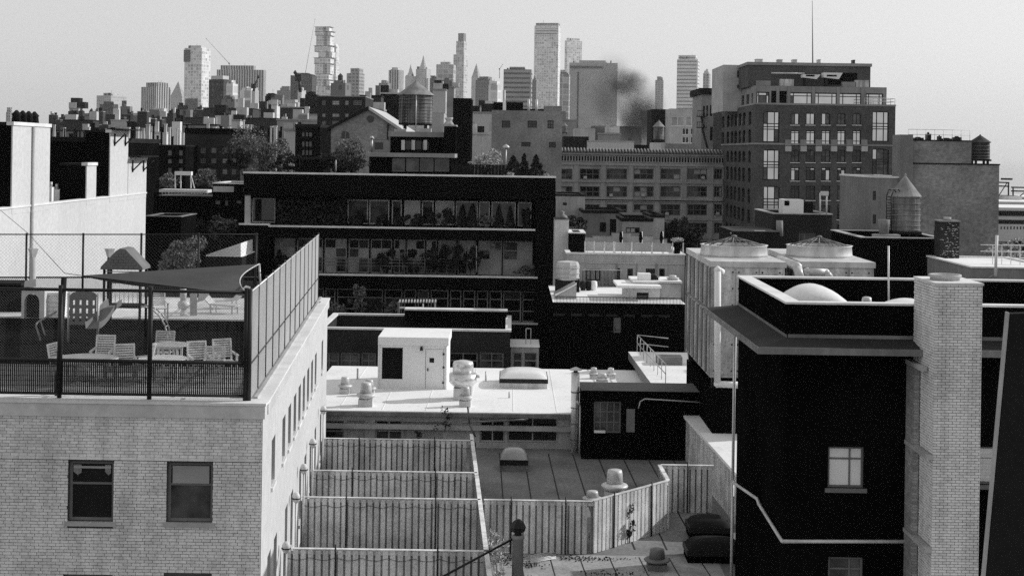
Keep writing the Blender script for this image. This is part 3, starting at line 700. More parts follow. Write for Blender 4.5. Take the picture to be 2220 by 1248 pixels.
# climbing panel
pp = fl_pt(180, 742); t = thing('climbing_panel', 'grey moulded climbing panel with slots and rounded top', 'play panel', pp); k = pp.y / F
x0, x1 = pp.x - 30 * k, pp.x + 28 * k; zb_, zt2 = WZ(180, 704, pp.y), WZ(180, 642, pp.y)
hs = []
for r_ in range(3):
    for c_ in range(4): hs.append((x0 + .1 + c_ * .24, x0 + .19 + c_ * .24, zb_ + .12 + r_ * .3, zb_ + .3 + r_ * .3))
m_ = MB(); wall_mb(m_, frameM(0, pp.y, 0), x0, x1, zb_, zt2, hs, .08)
n = 12; top = [((x0 + x1) / 2 - (x1 - x0) / 2 * math.cos(math.pi * i / n), zt2 + .2 * math.sin(math.pi * i / n)) for i in range(n + 1)]
m_.hull([(x, pp.y, z) for x, z in top], [(x, pp.y + .08, z) for x, z in top]); m_.build('panel', 'plastic_mid', t)
for x in (x0 - .05, x1 + .05): MB().tube((x, pp.y + .04, fl), (x, pp.y + .04, zt2 + .1), .045, 8).build('post', 'galv', t)
q = dk_pt(10, 676); t = thing('garden_shed', 'black storage shed at the left end of the roof deck', 'shed', q); k = q.y / F
MB().box(q.x - 90 * k, q.x + 34 * k, q.y, q.y + 1.2, q.z, q.z + 58 * k).build('body', 'black', t); MB().box(q.x - 92 * k, q.x + 37 * k, q.y - .08, q.y + 1.3, q.z + 58 * k + .003, q.z + 63 * k).build('roof', 'dark', t)
# dark tunnel and storage chest at the left
q = dk_pt(66, 690); t = thing('play_tunnel', 'pale playhouse wall with dark round arch opening', 'playhouse', q); k = q.y / F
m_ = MB(); x0, x1 = q.x - 20 * k, q.x + 30 * k; zt3 = q.z + 62 * k
m_.box(x0, q.x - 14 * k, q.y, q.y + .5, q.z, zt3); m_.box(q.x + 19 * k, x1, q.y, q.y + .5, q.z, zt3)
n = 10; arc = [(q.x + 2.5 * k - 16.5 * k * math.cos(math.pi * i / n), q.z + 34 * k + 20 * k * math.sin(math.pi * i / n)) for i in range(n + 1)]
for (xa, za), (xb, zb3) in zip(arc[:-1], arc[1:]): m_.hull([(xa, q.y, za), (xb, q.y, zb3), (xb, q.y, zt3), (xa, q.y, zt3)], [(xa, q.y + .5, za), (xb, q.y + .5, zb3), (xb, q.y + .5, zt3), (xa, q.y + .5, zt3)])
m_.build('shell', 'plastic_light', t); MB().box(q.x - 14 * k, q.x + 19 * k, q.y + .3, q.y + .34, q.z, q.z + 50 * k).build('back', 'black', t)
q = dk_pt(112, 688); t = thing('storage_chest', 'white storage chest with ridged front beside the dark arch', 'chest', q); k = q.y / F
MB().box(q.x - 26 * k, q.x + 20 * k, q.y, q.y + .7, q.z, q.z + 48 * k).build('body', 'white_paint', t); MB().box(q.x - 27 * k, q.x + 21 * k, q.y - .03, q.y + .72, q.z + 48 * k + .003, q.z + 54 * k).build('lid', 'white_paint', t)
for i in range(4): MB().box(q.x - 10 * k, q.x + 19 * k, q.y - .02, q.y - .003, q.z + (6 + i * 9) * k, q.z + (9 + i * 9) * k).build('slat', 'white_paint', t)
q = PT(85, 612, 55); t = thing('folded_canvas', 'crumpled pale canvas cover above the playhouse', 'canvas', q)
MB().hull([PT(52, 622, 55), PT(78, 622, 55), PT(78, 622, 55.6), PT(52, 622, 55.6)], [PT(54, 609, 55), PT(78, 604, 55), PT(78, 604, 55.6), PT(54, 609, 55.6)]).build('cover', 'plastic_light', t)
# bent hand rail
tag(MB().path([PT(122, 676, 46), PT(92, 692, 45), PT(80, 700, 44.6), PT(78, 706, 44.5), PT(86, 730, 44.4), PT(88, 738, 44.4)], .03, 7).path([PT(88, 694, 45), PT(92, 708, 45), PT(98, 726, 45)], .025, 6).build('handrail', 'metal_dim'), 'bent dim metal handrail leading down from the deck', 'handrail')
# shade sail
n = 18; A, B, C_, D_ = PT(176, 597, 46.5), PT(562, 572, 52), PT(541, 642, 45.5), PT(478, 632, 43.2)
vs2, fs2 = [], []
for j in range(n + 1):
    for i in range(n + 1):
        u, v = i / n, j / n; top_ = A.lerp(B, u); bot = A.lerp(D_, min(1, u / .86)) if u < .86 else D_.lerp(C_, (u - .86) / .14)
        q = top_.lerp(bot, v); q.z -= .16 * math.sin(math.pi * u) * math.sin(math.pi * v) * 2; q.x -= .5 * math.sin(math.pi * v) * u ** 4
        vs2.append(tuple(q))
for j in range(n):
    for i in range(n): q = j * (n + 1) + i; fs2.append((q, q + 1, q + n + 2, q + n + 1))
t = thing('shade_sail', 'dark triangular shade sail stretched over the roof terrace', 'shade sail', A)
MB().add(vs2, fs2, True).build('cloth', 'sail_cloth', t); MB().add([(x, y, z - .02) for x, y, z in vs2], [f[::-1] for f in fs2], True).build('lining', 'sail_cloth', t)
MB().path([Vector(vs2[(n + 1) * j + n]) for j in range(n + 1)], .025, 6).build('hem', 'galv', t)
MB().tube(B, PT(566, 640, 52), .04, 6).build('mast', 'galv', t)
MB().path([PT(0, 455, 72), PT(60, 505, 64), PT(140, 592, 48), A], .012, 5).build('guy_wire', 'wire_dark', t)

# ------------------------------------------------------------------ yards: timber fences
ZY = EYE - 14.15; FT = EYE - 12.3
struct('yard_deck', MB().box(-8.6, 30, 20, 71, ZY - .4, ZY), 'deck_grey')
# roofing felt seams as real raised strips
for i in range(9):
    x = 0 + i * 1.15; tag(MB().hull([(x, 51, ZY), (x + .05, 51, ZY), (x - .35, 67, ZY), (x - .40, 67, ZY)], [(x, 51, ZY + .012), (x + .05, 51, ZY + .012), (x - .35, 67, ZY + .012), (x - .40, 67, ZY + .012)]).build('felt_seam', 'tar'), kind='structure')
struct('yard_paving', MB().box(-.3, 7.4, 36, 50.2, ZY + .001, ZY + .006), 'paver_light')
for i in range(7):
    x = 1.0 + i * 1.05; tag(MB().hull([(x, 40, ZY), (x + .04, 40, ZY), (x - .5, 50, ZY), (x - .54, 50, ZY)], [(x, 40, ZY + .012), (x + .04, 40, ZY + .012), (x - .5, 50, ZY + .012), (x - .54, 50, ZY + .012)]).build('paving_joint', 'tar'), kind='structure')
bw_, bg_ = .165, .07; BM = MB().box(0, bw_, -.03, .03, 0, FT - ZY).mesh('board', 'board_wood')
BMS = {}
def board_fence(label, a, b, za=FT, zb=ZY + .01, posts=2, m='board_wood', wire=True, pitch=.23):
    a, b = Vector((a[0], a[1], 0)), Vector((b[0], b[1], 0)); L = (b - a).length; ang = math.atan2(b.y - a.y, b.x - a.x); M = frameM(a.x, a.y, ang); H = za - zb
    t = thing('board_fence', label, 'fence', (a.x, a.y, zb), 'timber board fences between the yards'); n = int(L / pitch); k = (round(H, 2), m)
    if k not in BMS: BMS[k] = MB().box(0, pitch - bg_, -.03, .025, 0, H).mesh('board', m)
    for i in range(n): put('board', BMS[k], t, M @ Matrix.Translation((i * pitch + bg_ * .5, random.uniform(-.006, .006), zb + random.uniform(-.015, .012))))
    bk = MB(); T = lambda x, y, z: tuple(M @ Vector((x, y, z)))
    def lb(x0, x1, y0, y1, z0, z1):
        bk.hull([T(x0, y0, z0), T(x1, y0, z0), T(x1, y1, z0), T(x0, y1, z0)], [T(x0, y0, z1), T(x1, y0, z1), T(x1, y1, z1), T(x0, y1, z1)])
    for i in range(n): lb(i * pitch - .05, i * pitch + .08, .075, .1, zb, za - .12)
    bk.build('backing_boards', 'board_back', t)
    rl = bk = MB()
    for z in (za - .1,): lb(0, L, .03, .074, z - .05, z + .05)
    lb(-.01, L, -.04, .11, za + .01, za + .035)
    rl.build('rail', m, t)
    for i in range(posts):
        x = L * (i + .5) / posts; p = M @ Vector((x, -.06, 0)); MB().tube((p.x, p.y, zb), (p.x, p.y, za + .18), .028, 6).build('post', 'black_metal', t)
    if wire:
        wm = MB(); pr = None
        for i in range(60):
            x = L * i / 59; q = M @ Vector((x, -.05, za - .22 - .09 * abs(math.sin(i * .42)))); q = Vector(q)
            if pr is not None: wm.tube(pr, q, .007, 4)
            pr = q
        wm.build('string_light_wire', 'wire_dark', t)
    return t
fd = [60.6, 54.5, 50.3, 43.8]; fxr = [-1.5, -1.15, -.93, -.53]
names = ['farthest timber fence crossing the yards beside the white apartment wall', 'second timber fence from the white roof, lower boards hidden by the next', 'third timber fence from the white roof with wide dark lower boards', 'nearest timber fence cut by the bottom of the picture']
for d_, xr_, l in zip(fd, fxr, names): board_fence(l, (side_x(d_) + .12, d_), (xr_, d_))
board_fence('long timber fence running between the yards and the grey felt roof', (-.42, 41), (-1.55, 62), posts=4, wire=False)
board_fence('shaded timber fence in front of the grey felt roof by the stack pipe', (-.8, 50.3), (3.05, 50.3), posts=2, wire=False)
board_fence('sunlit timber fence with slanting shadow beside the grey felt roof', (3.08, 50.4), (6.1, 53.7), posts=2, wire=False)
board_fence('short timber fence return seen edge on', (6.12, 53.75), (6.07, 56.4), posts=1, wire=False)
board_fence('dim timber fence in the shade of the walkway', (6.1, 56.4), (8.2, 56.4), posts=1, wire=False)
# string of lamp posts along the white wall
for d_, px, py in ((60.0, 695, 890), (53.9, 672, 962), (49.7, 652, 1018), (46.6, 631, 1080), (43.2, 597, 1188)):
    d2 = d_; x = side_x(d2) + .22; zt4 = WZ(px, py, d2); t = thing('wall_lantern', {60.0: 'oval lantern on a pipe by the farthest timber fence', 53.9: 'oval lantern on a pipe by the second timber fence', 49.7: 'oval lantern on a pipe by the third timber fence', 46.6: 'oval lantern on a pipe between the third and nearest timber fences', 43.2: 'oval lantern on a pipe by the nearest timber fence'}[d_], 'lantern', (x, d2, ZY), 'lanterns along the white wall')
    MB().tube((x, d2, ZY), (x, d2, zt4 - .12), .035, 8).build('pipe', 'metal_light', t); MB().lathe(x, d2, [(.04, zt4 - .14), (.12, zt4 - .06), (.13, zt4 + .1), (.08, zt4 + .2), (.02, zt4 + .22)], 12).build('globe', 'plastic_light', t)
    MB().lathe(x, d2, [(.135, zt4 - .0), (.15, zt4), (.15, zt4 + .03), (.135, zt4 + .03)], 12).build('band', 'black_metal', t)

# things on the grey roof
def yd_pt(px, py): d = (EYE - ZY) * F / (-(px - HX) * _s + (py - HY) * _c); return Vector((WX(px, py, d), d, ZY))
p = yd_pt(1114, 1022); skylight('small domed skylight alone on the grey felt roof', p + Vector((0, .7, 0)), 1.2, 1.2, .5, .42, 'dome_mid', 'metal_dim')
p = yd_pt(1332, 1082); roof_fan('large mushroom vent rising behind the sunlit fence', p, .52, 1.25, 'hat')
p = yd_pt(1284, 1092); roof_fan('small round vent cap at the fence corner', p, .38, .55, 'hat')
for px, py, l in ((1535, 1160, 'dark domed skylight in the shaded yard behind the drainpipe'), (1545, 1210, 'wide dark domed skylight in the black yard at the bottom')):
    p = yd_pt(px, py); skylight(l, p, 1.5 if py < 1200 else 1.9, 1.2, .45, .3, 'dark', 'black')
p = yd_pt(1424, 1232); roof_fan('squat dark vent cap at the edge of the shaded yard', p, .42, .7, 'hat', 'metal_dim')
# stack pipe with conical cap and guy bar
p = PT(1123, 1150, 43); t = thing('stack_pipe', 'dark capped stack pipe standing before the timber fences', 'stack pipe', (p.x, p.y, ZY)); zt5 = WZ(1123, 1160, 43)
MB().lathe(p.x, p.y, [(.17, ZY), (.17, zt5 - .1), (.2, zt5 - .08), (.2, zt5), (.15, zt5 + .02)], 16).build('pipe', 'stucco_dim', t)
MB().lathe(p.x, p.y, [(.11, zt5), (.11, zt5 + .14)], 10).build('neck', 'black_metal', t)
MB().lathe(p.x, p.y, [(.2, zt5 + .12), (.24, zt5 + .26), (.16, zt5 + .42), (.05, zt5 + .5)], 6, smooth=False).build('cap', 'black_metal', t)
MB().tube((p.x - .15, p.y, zt5 - .1), PT(935, 1262, 41.5), .035, 6).build('guy_bar', 'black_metal', t)
tree('yard_shrub', 'wild pale shrub growing beside the stack pipe', (WX(1083, 1200, 45), 45.5, ZY), ZY + 1.9, .5, 1.0, ZY + .02, 900, .05, 'leaf_light', 'shrub', 10, .03)
tree('yard_shrub', 'small leafy shrub at the foot of the sunlit fence', tuple(yd_pt(1300, 1190) + Vector((0, .6, 0))), ZY + .75, .45, .3, ZY + .02, 500, .045, 'leaf_mid', 'shrub', 8, .02)
tree('yard_shrub', 'bushy dark plant climbing the sunlit fence', tuple(yd_pt(1368, 1186) + Vector((0, .6, 0))), ZY + 1.3, .35, .3, ZY + .02, 600, .045, 'leaf_dark', 'shrub', 8, .02)
tree('yard_shrub', 'dark tuft of weeds at the base of the stack pipe', (p.x + .1, p.y - .8, ZY), ZY + .5, .5, .4, ZY + .02, 400, .05, 'leaf_dark', 'shrub', 8, .02)
t = thing('plank_stack', 'thin pale planks lying in the yard beside the stack pipe', 'planks', yd_pt(1185, 1212))
for i in range(6): a = yd_pt(1150, 1222 - i * 3); b = yd_pt(1205, 1212 - i * 3); MB().tube(a + Vector((0, 0, .05)), b + Vector((0, 0, .05)), .02, 4).build('plank', 'frame_white', t)

rg_ = np.random.default_rng(11); lp_ = np.concatenate([np.stack([rg_.normal(cx, sx_, n_), rg_.normal(cy, sy_, n_), np.full(n_, ZY + .025)], 1) for cx, cy, sx_, sy_, n_ in ((.6, 48.9, .35, .25, 160), (2.6, 49.7, .9, .15, 200), (3.6, 47.9, .5, .2, 90), (1.5, 47.2, .35, .15, 90), (-.2, 49.6, .25, .3, 120))])
tag(put('leaf_litter', leaves_mesh('leaf_litter', lp_, .045, 'leaf_dark', 9)), 'dark dead leaves scattered over the yard paving', None, None, 'stuff')
# ------------------------------------------------------------------ covered walkway
ww = thing('covered_walkway', 'sunlit flat roofed walkway with slatted side beside the black house', 'walkway', (9, 62, ZY)); zw = EYE - 12.05
MB().hull([(8.0, 69, zw - .12), (9.75, 69, zw - .12), (10.3, 53.6, zw - .12), (8.72, 53.6, zw - .12)], [(8.0, 69, zw), (9.75, 69, zw), (10.3, 53.6, zw), (8.72, 53.6, zw)]).build('roof', 'white_roof', ww)
sb = MB().box(0, .16, -.02, .02, 0, zw - .14 - ZY).mesh('board', 'board_wood'); Mw = frameM(8.14, 69, math.atan2(-15.4, .72))
for i in range(64): put('board', sb, ww, Mw @ Matrix.Translation((i * .24, 0, ZY + .005)))
MB().hull([tuple(Mw @ Vector((0, .06, ZY))), tuple(Mw @ Vector((15.4, .06, ZY))), tuple(Mw @ Vector((15.4, .1, ZY))), tuple(Mw @ Vector((0, .1, ZY)))], [tuple(Mw @ Vector((0, .06, zw - .13))), tuple(Mw @ Vector((15.4, .06, zw - .13))), tuple(Mw @ Vector((15.4, .1, zw - .13))), tuple(Mw @ Vector((0, .1, zw - .13)))]).build('backing', 'board_back', ww)

# ------------------------------------------------------------------ black house at the right
KM = .88; DM, DB = 44.0 * KM, 53.5 * KM
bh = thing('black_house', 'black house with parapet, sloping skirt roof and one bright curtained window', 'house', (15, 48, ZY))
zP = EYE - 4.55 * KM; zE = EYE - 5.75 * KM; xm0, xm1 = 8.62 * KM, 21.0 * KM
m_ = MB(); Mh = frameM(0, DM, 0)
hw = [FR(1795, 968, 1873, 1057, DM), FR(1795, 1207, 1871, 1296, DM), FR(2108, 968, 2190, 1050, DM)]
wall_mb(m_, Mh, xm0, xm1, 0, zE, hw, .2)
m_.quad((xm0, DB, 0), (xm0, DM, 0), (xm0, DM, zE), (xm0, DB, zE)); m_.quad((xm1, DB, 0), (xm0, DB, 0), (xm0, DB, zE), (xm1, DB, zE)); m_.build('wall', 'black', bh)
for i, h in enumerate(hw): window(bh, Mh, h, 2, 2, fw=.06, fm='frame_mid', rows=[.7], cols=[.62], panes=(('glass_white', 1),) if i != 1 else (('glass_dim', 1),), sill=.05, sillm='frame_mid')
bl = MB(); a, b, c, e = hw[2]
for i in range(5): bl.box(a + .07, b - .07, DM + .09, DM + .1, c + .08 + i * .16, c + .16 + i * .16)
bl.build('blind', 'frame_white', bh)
MB().box(xm0 + 1.25, 17, DB + .02, 50.6, 0, ZY + 3.6).build('hidden_shade_block', 'black', bh)  # unseen block added behind the house to throw shade on the yard paving
# attic box with parapet, open on top
pa = MB(); th = .3
for q in ((xm0 - .02, xm1, DM + .01, DM + th), (xm0 - .02, xm1, DB - th, DB), (xm0 - .02, xm0 + th, DM + th, DB - th), (xm1 - th, xm1, DM + th, DB - th)): pa.box(*q, zE, zP)
pa.build('parapet', 'black', bh)
cp = MB()
for q in ((xm0 - .08, xm1 + .05, DM - .05, DM + th + .05), (xm0 - .08, xm1 + .05, DB - th - .05, DB + .05), (xm0 - .08, xm0 + th + .05, DM + th + .05, DB - th - .05), (xm1 - th - .05, xm1 + .05, DM + th + .05, DB - th - .05)): cp.box(*q, zP + .003, zP + .06)
cp.build('coping', 'coping_light', bh); zR = zP - .75
MB().box(xm0 + th, xm1 - th, DM + th, DB - th, zR - .2, zR).build('roof', 'roofing_grey', bh)
# skirt roof
sk_ = MB(); e = .95; zo = zE - .12; zi = zE + .02
O4 = [(xm0 - e, DM - e), (xm1, DM - e), (xm1, DM), (xm0, DM), (xm0, DB), (xm0 - e - .25, DB + .4)]
sk_.hull([(xm0 - e, DM - e, zo), (xm1, DM - e, zo), (xm1, DM - .003, zi), (xm0 - .023, DM - .003, zi)], [(xm0 - e, DM - e, zo + .09), (xm1, DM - e, zo + .09), (xm1, DM - .003, zi + .12), (xm0 - .023, DM - .003, zi + .12)])
sk_.hull([(xm0 - e, DM - e, zo), (xm0 - .023, DM - .003, zi), (xm0 - .023, DB, zi), (xm0 - e - .1, DB + .6, zo)], [(xm0 - e, DM - e, zo + .09), (xm0 - .023, DM - .003, zi + .12), (xm0 - .023, DB, zi + .12), (xm0 - e - .1, DB + .6, zo + .09)])
sk_.build('skirt_roof', 'tar', bh)
ft = MB(); ft.hull([(xm0 - e - .03, DM - e - .03, zo - .06), (xm1, DM - e - .03, zo - .06), (xm1, DM - e - .004, zo - .06), (xm0 - e - .03, DM - e - .004, zo - .06)], [(xm0 - e - .03, DM - e - .03, zo + .12), (xm1, DM - e - .03, zo + .12), (xm1, DM - e - .004, zo + .12), (xm0 - e - .03, DM - e - .004, zo + .12)])
ft.hull([(xm0 - e - .03, DM - e, zo - .06), (xm0 - e - .004, DM - e, zo - .06), (xm0 - e - .104, DB + .6, zo - .06), (xm0 - e - .13, DB + .6, zo - .06)], [(xm0 - e - .03, DM - e, zo + .12), (xm0 - e - .004, DM - e, zo + .12), (xm0 - e - .104, DB + .6, zo + .12), (xm0 - e - .13, DB + .6, zo + .12)]); ft.build('gutter', 'metal_dim', bh)
fl_ = MB(); fl_.box(xm0, xm1, DM - .03, DM - .004, zi + .125, zi + .22); fl_.box(xm0 - .05, xm0 - .024, DM, DB, zi + .125, zi + .2); fl_.build('flashing', 'metal_dim', bh)
# drainpipes
xpz = WZ(1602, 1046, DB)
pipe_thing('drainpipe', 'thin white drainpipe at the corner of the black house', [(xm0 - .1, DB + .1, zE - .2), (xm0 - .1, DB + .1, WZ(1602, 1046, DB)), (xm0 - .1, DB + .1, ZY)], .05, 'metal_light', 'drainpipe')
pipe_thing('drainpipe', 'white drainpipe sloping along the black wall then level to the chimney', [(xm0 - .1, DB + .1, WZ(1602, 1046, DB)), (xm0 - .09, DB - 4.5, WZ(1722, 1170, DM) + .18), (xm0 - .09, DB - 4.8, WZ(1722, 1170, DM) + .1), (xm0 - .09, DM - .09, WZ(1722, 1171, DM)), (WX(1985, 1174, DM), DM - .09, WZ(1722, 1171, DM) + .05)], .05, 'metal_light', 'drainpipe')
# domes on the roof
def vault(label, px, py, d, w_, dp, rise):
    p = Vector((WX(px, py, d), d, zR)); t = thing('roof_dome', label, 'roof dome', p, 'white domes on the black house'); n = 16; vs, fs = [], []
    for j in range(n + 1):
        for i in range(n + 1):
            u, v = i / n * 2 - 1, j / n * 2 - 1; k = max(0, math.cos(u * math.pi / 2)) ** .9 * (1 - abs(v) ** 4) ** .5; vs.append((p.x + u * w_ / 2, p.y + v * dp / 2, zR + .1 + rise * k))
    for j in range(n):
        for i in range(n): q = j * (n + 1) + i; fs.append((q, q + 1, q + n + 2, q + n + 1))
    MB().add(vs, fs, True).build('dome', 'dome_white', t); MB().box(p.x - w_ / 2 - .05, p.x + w_ / 2 + .05, p.y - dp / 2 - .05, p.y + dp / 2 + .05, zR + .003, zR + .1).build('curb', 'metal_light', t)
vault('big white dome swelling above the parapet of the black house', 1762, 660, 42.7, 2.55, 2.6, .84)
vault('white dome partly hidden behind the brick chimney', 1975, 660, 41.5, 2.4, 2.6, .55)
roof_fan('small round vent between the two white domes', (WX(1879, 650, 41.4), 41.4, zR), .23, .72, 'hat')
tag(MB().tube((WX(1927, 650, 44), 44, zR), PT(1926, 533, 44), .03, 6).build('vent_pipe', 'metal_light'), 'thin pale vent pipe standing on the black house roof', 'pipe')

# ------------------------------------------------------------------ brick chimney of the black house
cd0, cd1 = 36.7, DM - .06; cx0 = WX(2024, 900, cd0); cx1 = WX(2127, 900, cd0); zc1 = WZ(2075, 615, cd0); zc0 = zlow - 1.5
cn = thing('brick_chimney', 'tall pale brick chimney stack rising at the black house wall', 'chimney', ((cx0 + cx1) / 2, 37.5, 0))
MB().box(cx0 + .014, cx1 - .014, cd0 + .014, cd1, 0, zc1 - .04).build('core', 'mortar', cn)
cb = []; row = 0; z = zc1 - bH * .95; cH = .0722; cL = .198
fb_ = MB().box(0, cL - jt, -.02, .05, 0, cH - jt).mesh('brick', 'white_brick'); sbm = MB().box(-.02, .05, 0, cL - jt, 0, cH - jt).mesh('brick', 'white_brick'); rest = MB(); cand = []
while z > zc0:
    x = cx0 - (row % 2) * cL / 2
    while x < cx1 - .02: cand.append(('f', max(x, cx0), min(x + cL, cx1), z)); x += cL
    y = cd0 + .05 - ((row + 1) % 2) * cL / 2
    while y < cd1 - .02: cand.append(('s', max(y, cd0 + .05), min(y + cL, cd1), z)); y += cL
    row += 1; z -= cH
random.shuffle(cand); fc = [q for q in cand if q[0] == 'f' and abs(q[2] - q[1] - cL) < 1e-4]; pk = set(map(id, fc[:296]))
for q in cand:
    s, a, b, z = q; dy = random.uniform(-.004, .004)
    if id(q) in pk: put('brick', fb_, cn, Matrix.Translation((a, cd0 + .02 + dy, z)))
    elif b - a > .03:
        if s == 'f': rest.box(a, b - jt, cd0 + dy, cd0 + .06, z, z + cH - jt)
        else: rest.box(cx0 + dy, cx0 + .06, a, b - jt, z, z + cH - jt); rest.box(cx1 - .06, cx1 + dy, a, b - jt, z, z + cH - jt)
tag(rest.build('brickwork', 'white_brick', cn), kind='stuff')
MB().box(cx0 - .02, cx1 + .02, cd0 - .02, cd1, zc1 - .035, zc1 + .02).build('cap', 'coping_light', cn)
MB().lathe((cx0 + cx1) / 2 - .1, 37.6, [(.38, zc1 + .022), (.38, zc1 + .08), (.42, zc1 + .1), (.42, zc1 + .17), (.34, zc1 + .17), (.34, zc1 + .08)], 24).build('flue_ring', 'coping_mid', cn)
for ya, yb2 in ((785, 812), (950, 996), (1142, 1197)):
    za = WZ(2008, yb2, 36.6); MB().box(cx0 - .2, cx0 - .03, 37.2 if ya < 800 else 36.6, DM - .05, za, za + .11).build('ledge', 'coping_mid', cn)
MB().box(cx0 - .17, cx0 - .025, 37.9, DM - .055, 0, zc1 - 2.3).build('shoulder', 'brick_mid', cn)

# leaning black panel close at the right edge
pn = thing('leaning_panel', 'tall black panel leaning at the edge with a pale metal rim', 'panel', PT(2150, 1248, 28)); dP = 28
A, B, C_, D_ = PT(2187, 680, dP), PT(2130, 1300, dP), PT(2330, 1300, dP), PT(2330, 676, dP); dv = Vector((.02, .25, 0))
MB().hull([B + Vector((.03, 0, 0)), C_, D_, A + Vector((.03, 0, 0))], [B + dv + Vector((.03, 0, 0)), C_ + dv, D_ + dv, A + dv + Vector((.03, 0, 0))]).build('sheet', 'dark', pn)
MB().hull([B - Vector((.01, .01, 0)), B + Vector((.012, -.01, 0)), A + Vector((.012, -.01, .02)), A - Vector((.01, .01, -.02))], [B - Vector((.01, .01, 0)) + dv, B + Vector((.012, -.01, 0)) + dv, A + Vector((.012, -.01, .02)) + dv, A - Vector((.01, .01, -.02)) + dv]).build('rim', 'coping_mid', pn)
# ------------------------------------------------------------------ low building with the white roof
zJ = WZ(950, 892, 68); xj0 = WX(640, 900, 68); xj1 = WX(1248, 900, 68)
lj = thing('white_roof_building', 'low building with a broad white sunlit roof full of vents', 'building', (-2, 75, 0))
m_ = MB(); Mj = frameM(0, 68.15, 0)
jw = [FR(640, 912, 745, 960, 68), FR(752, 912, 790, 960, 68), FR(812, 912, 872, 960, 68), FR(874, 915, 960, 960, 68), FR(1040, 908, 1095, 960, 68), FR(1100, 906, 1210, 960, 68)]
jh = [(a, b, max(c, ZY + .1), e) for a, b, c, e in jw]
wall_mb(m_, Mj, xj0, xj1, 0, zJ - .16, jh, .25); m_.quad((xj1, 82, 0), (xj1, 68.15, 0), (xj1, 68.15, zJ - .16), (xj1, 82, zJ - .16)); m_.build('wall', 'stucco_mid', lj)
for i, h in enumerate(jh): window(lj, Mj, h, 1 if i in (1,) else 2, 2, fw=.08, fm='frame_light', panes=(('glass_dark', .6), ('glass_blind', .4)) if i < 4 else (('glass_dark', 1),), rev=.25, split=False)
rx1 = WX(1420, 797, 82)
MB().prism([(xj0, 68), (xj1, 68), (xj1 + .9, 72), (WX(1500, 830, 76), 76), (rx1 + 3, 82), (xj0, 82)], zJ - .15, zJ).build('roof', 'white_roof', lj)
MB().box(xj0, xj1 + .02, 67.82, 67.98, zJ - .2, zJ - .02).build('gutter', 'metal_dim', lj)
MB().box(xj0, xj1, 67.9, 68.14, zJ - .85, zJ - .62).build('ledge', 'coping_mid', lj)
for i in range(6):
    x = xj0 + 2.0 + i * 2.1; MB().box(x, x + .05, 68.3, 81.8, zJ + .001, zJ + .012).build('roof_seam', 'white_roof', lj)
def jp(px, py): d = (EYE - zJ) * F / (-(px - HX) * _s + (py - HY) * _c); return Vector((WX(px, py, d), d, zJ))
# stair hut
p = jp(896, 842); k = p.y / F; hx0, hx1 = WX(822, 800, p.y), WX(969, 800, p.y); hz = WZ(896, 748, p.y)
ht = thing('stair_hut', 'white stair hut with dark louvre and a door on the white roof', 'hut', p)
m_ = MB(); Mh2 = frameM(0, p.y, 0); lou = FR(828, 753, 873, 821, p.y); dr = FR(922, 756, 962, 842, p.y); dr = (dr[0], dr[1], zJ + .03, dr[3])
wall_mb(m_, Mh2, hx0, hx1, zJ, hz, [lou, dr], .12)
for (x, s) in ((hx0, 1), (hx1, -1)): m_.quad((x, p.y, zJ), (x, p.y + 3.6, zJ), (x, p.y + 3.6, hz), (x, p.y, hz))
m_.quad((hx0, p.y + 3.6, zJ), (hx1, p.y + 3.6, zJ), (hx1, p.y + 3.6, hz), (hx0, p.y + 3.6, hz)); m_.build('wall', 'white_paint', ht)
MB().box(hx0 - .07, hx1 + .07, p.y - .1, p.y + 3.7, hz + .003, hz + .42).build('roof', 'white_roof', ht)
lv = MB()
n = 16
for i in range(n):
    z = lou[2] + (lou[3] - lou[2]) * i / n; lv.hull([(lou[0], p.y + .02, z), (lou[1], p.y + .02, z), (lou[1], p.y + .1, z + .09), (lou[0], p.y + .1, z + .09)], [(lou[0], p.y + .03, z), (lou[1], p.y + .03, z), (lou[1], p.y + .11, z + .09), (lou[0], p.y + .11, z + .09)])
lv.build('louvre', 'black_metal', ht); MB().box(lou[0], lou[1], p.y + .112, p.y + .118, lou[2], lou[3]).build('louvre_back', 'black', ht)
do = MB().box(dr[0] + .02, dr[1] - .02, p.y + .04, p.y + .1, dr[2], dr[3] - .02).build('door', 'white_paint', ht); dx = (dr[0] + dr[1]) / 2
MB().box(dx - .27, dx - .03, p.y + .03, p.y + .039, dr[3] - .72, dr[3] - .48).build('door_window', 'glass_dark', do); MB().box(dr[0] + .1, dr[0] + .16, p.y - .01, p.y + .038, dr[2] + .9, dr[2] + 1.05).build('handle', 'black_metal', do)
for z in (.25, 1.05, 1.75): MB().box(dr[1] - .06, dr[1] + .03, p.y - .012, p.y + .038, dr[2] + z, dr[2] + z + .1).build('hinge', 'black_metal', do)
lx = WX(914, 755, p.y); MB().tube((lx, p.y - .1, hz - .25), (lx, p.y - .1, hz - .05), .09, 8, .05).build('wall_lamp', 'black_metal', ht); MB().tube((hx0 - .02, p.y - .06, zJ), (hx0 - .02, p.y - .06, hz), .05, 6).build('drainpipe', 'white_paint', ht); MB().tube((hx1 - .05, p.y - .06, zJ), (hx1 - .05, p.y - .06, hz), .05, 6).build('drainpipe', 'white_paint', ht)
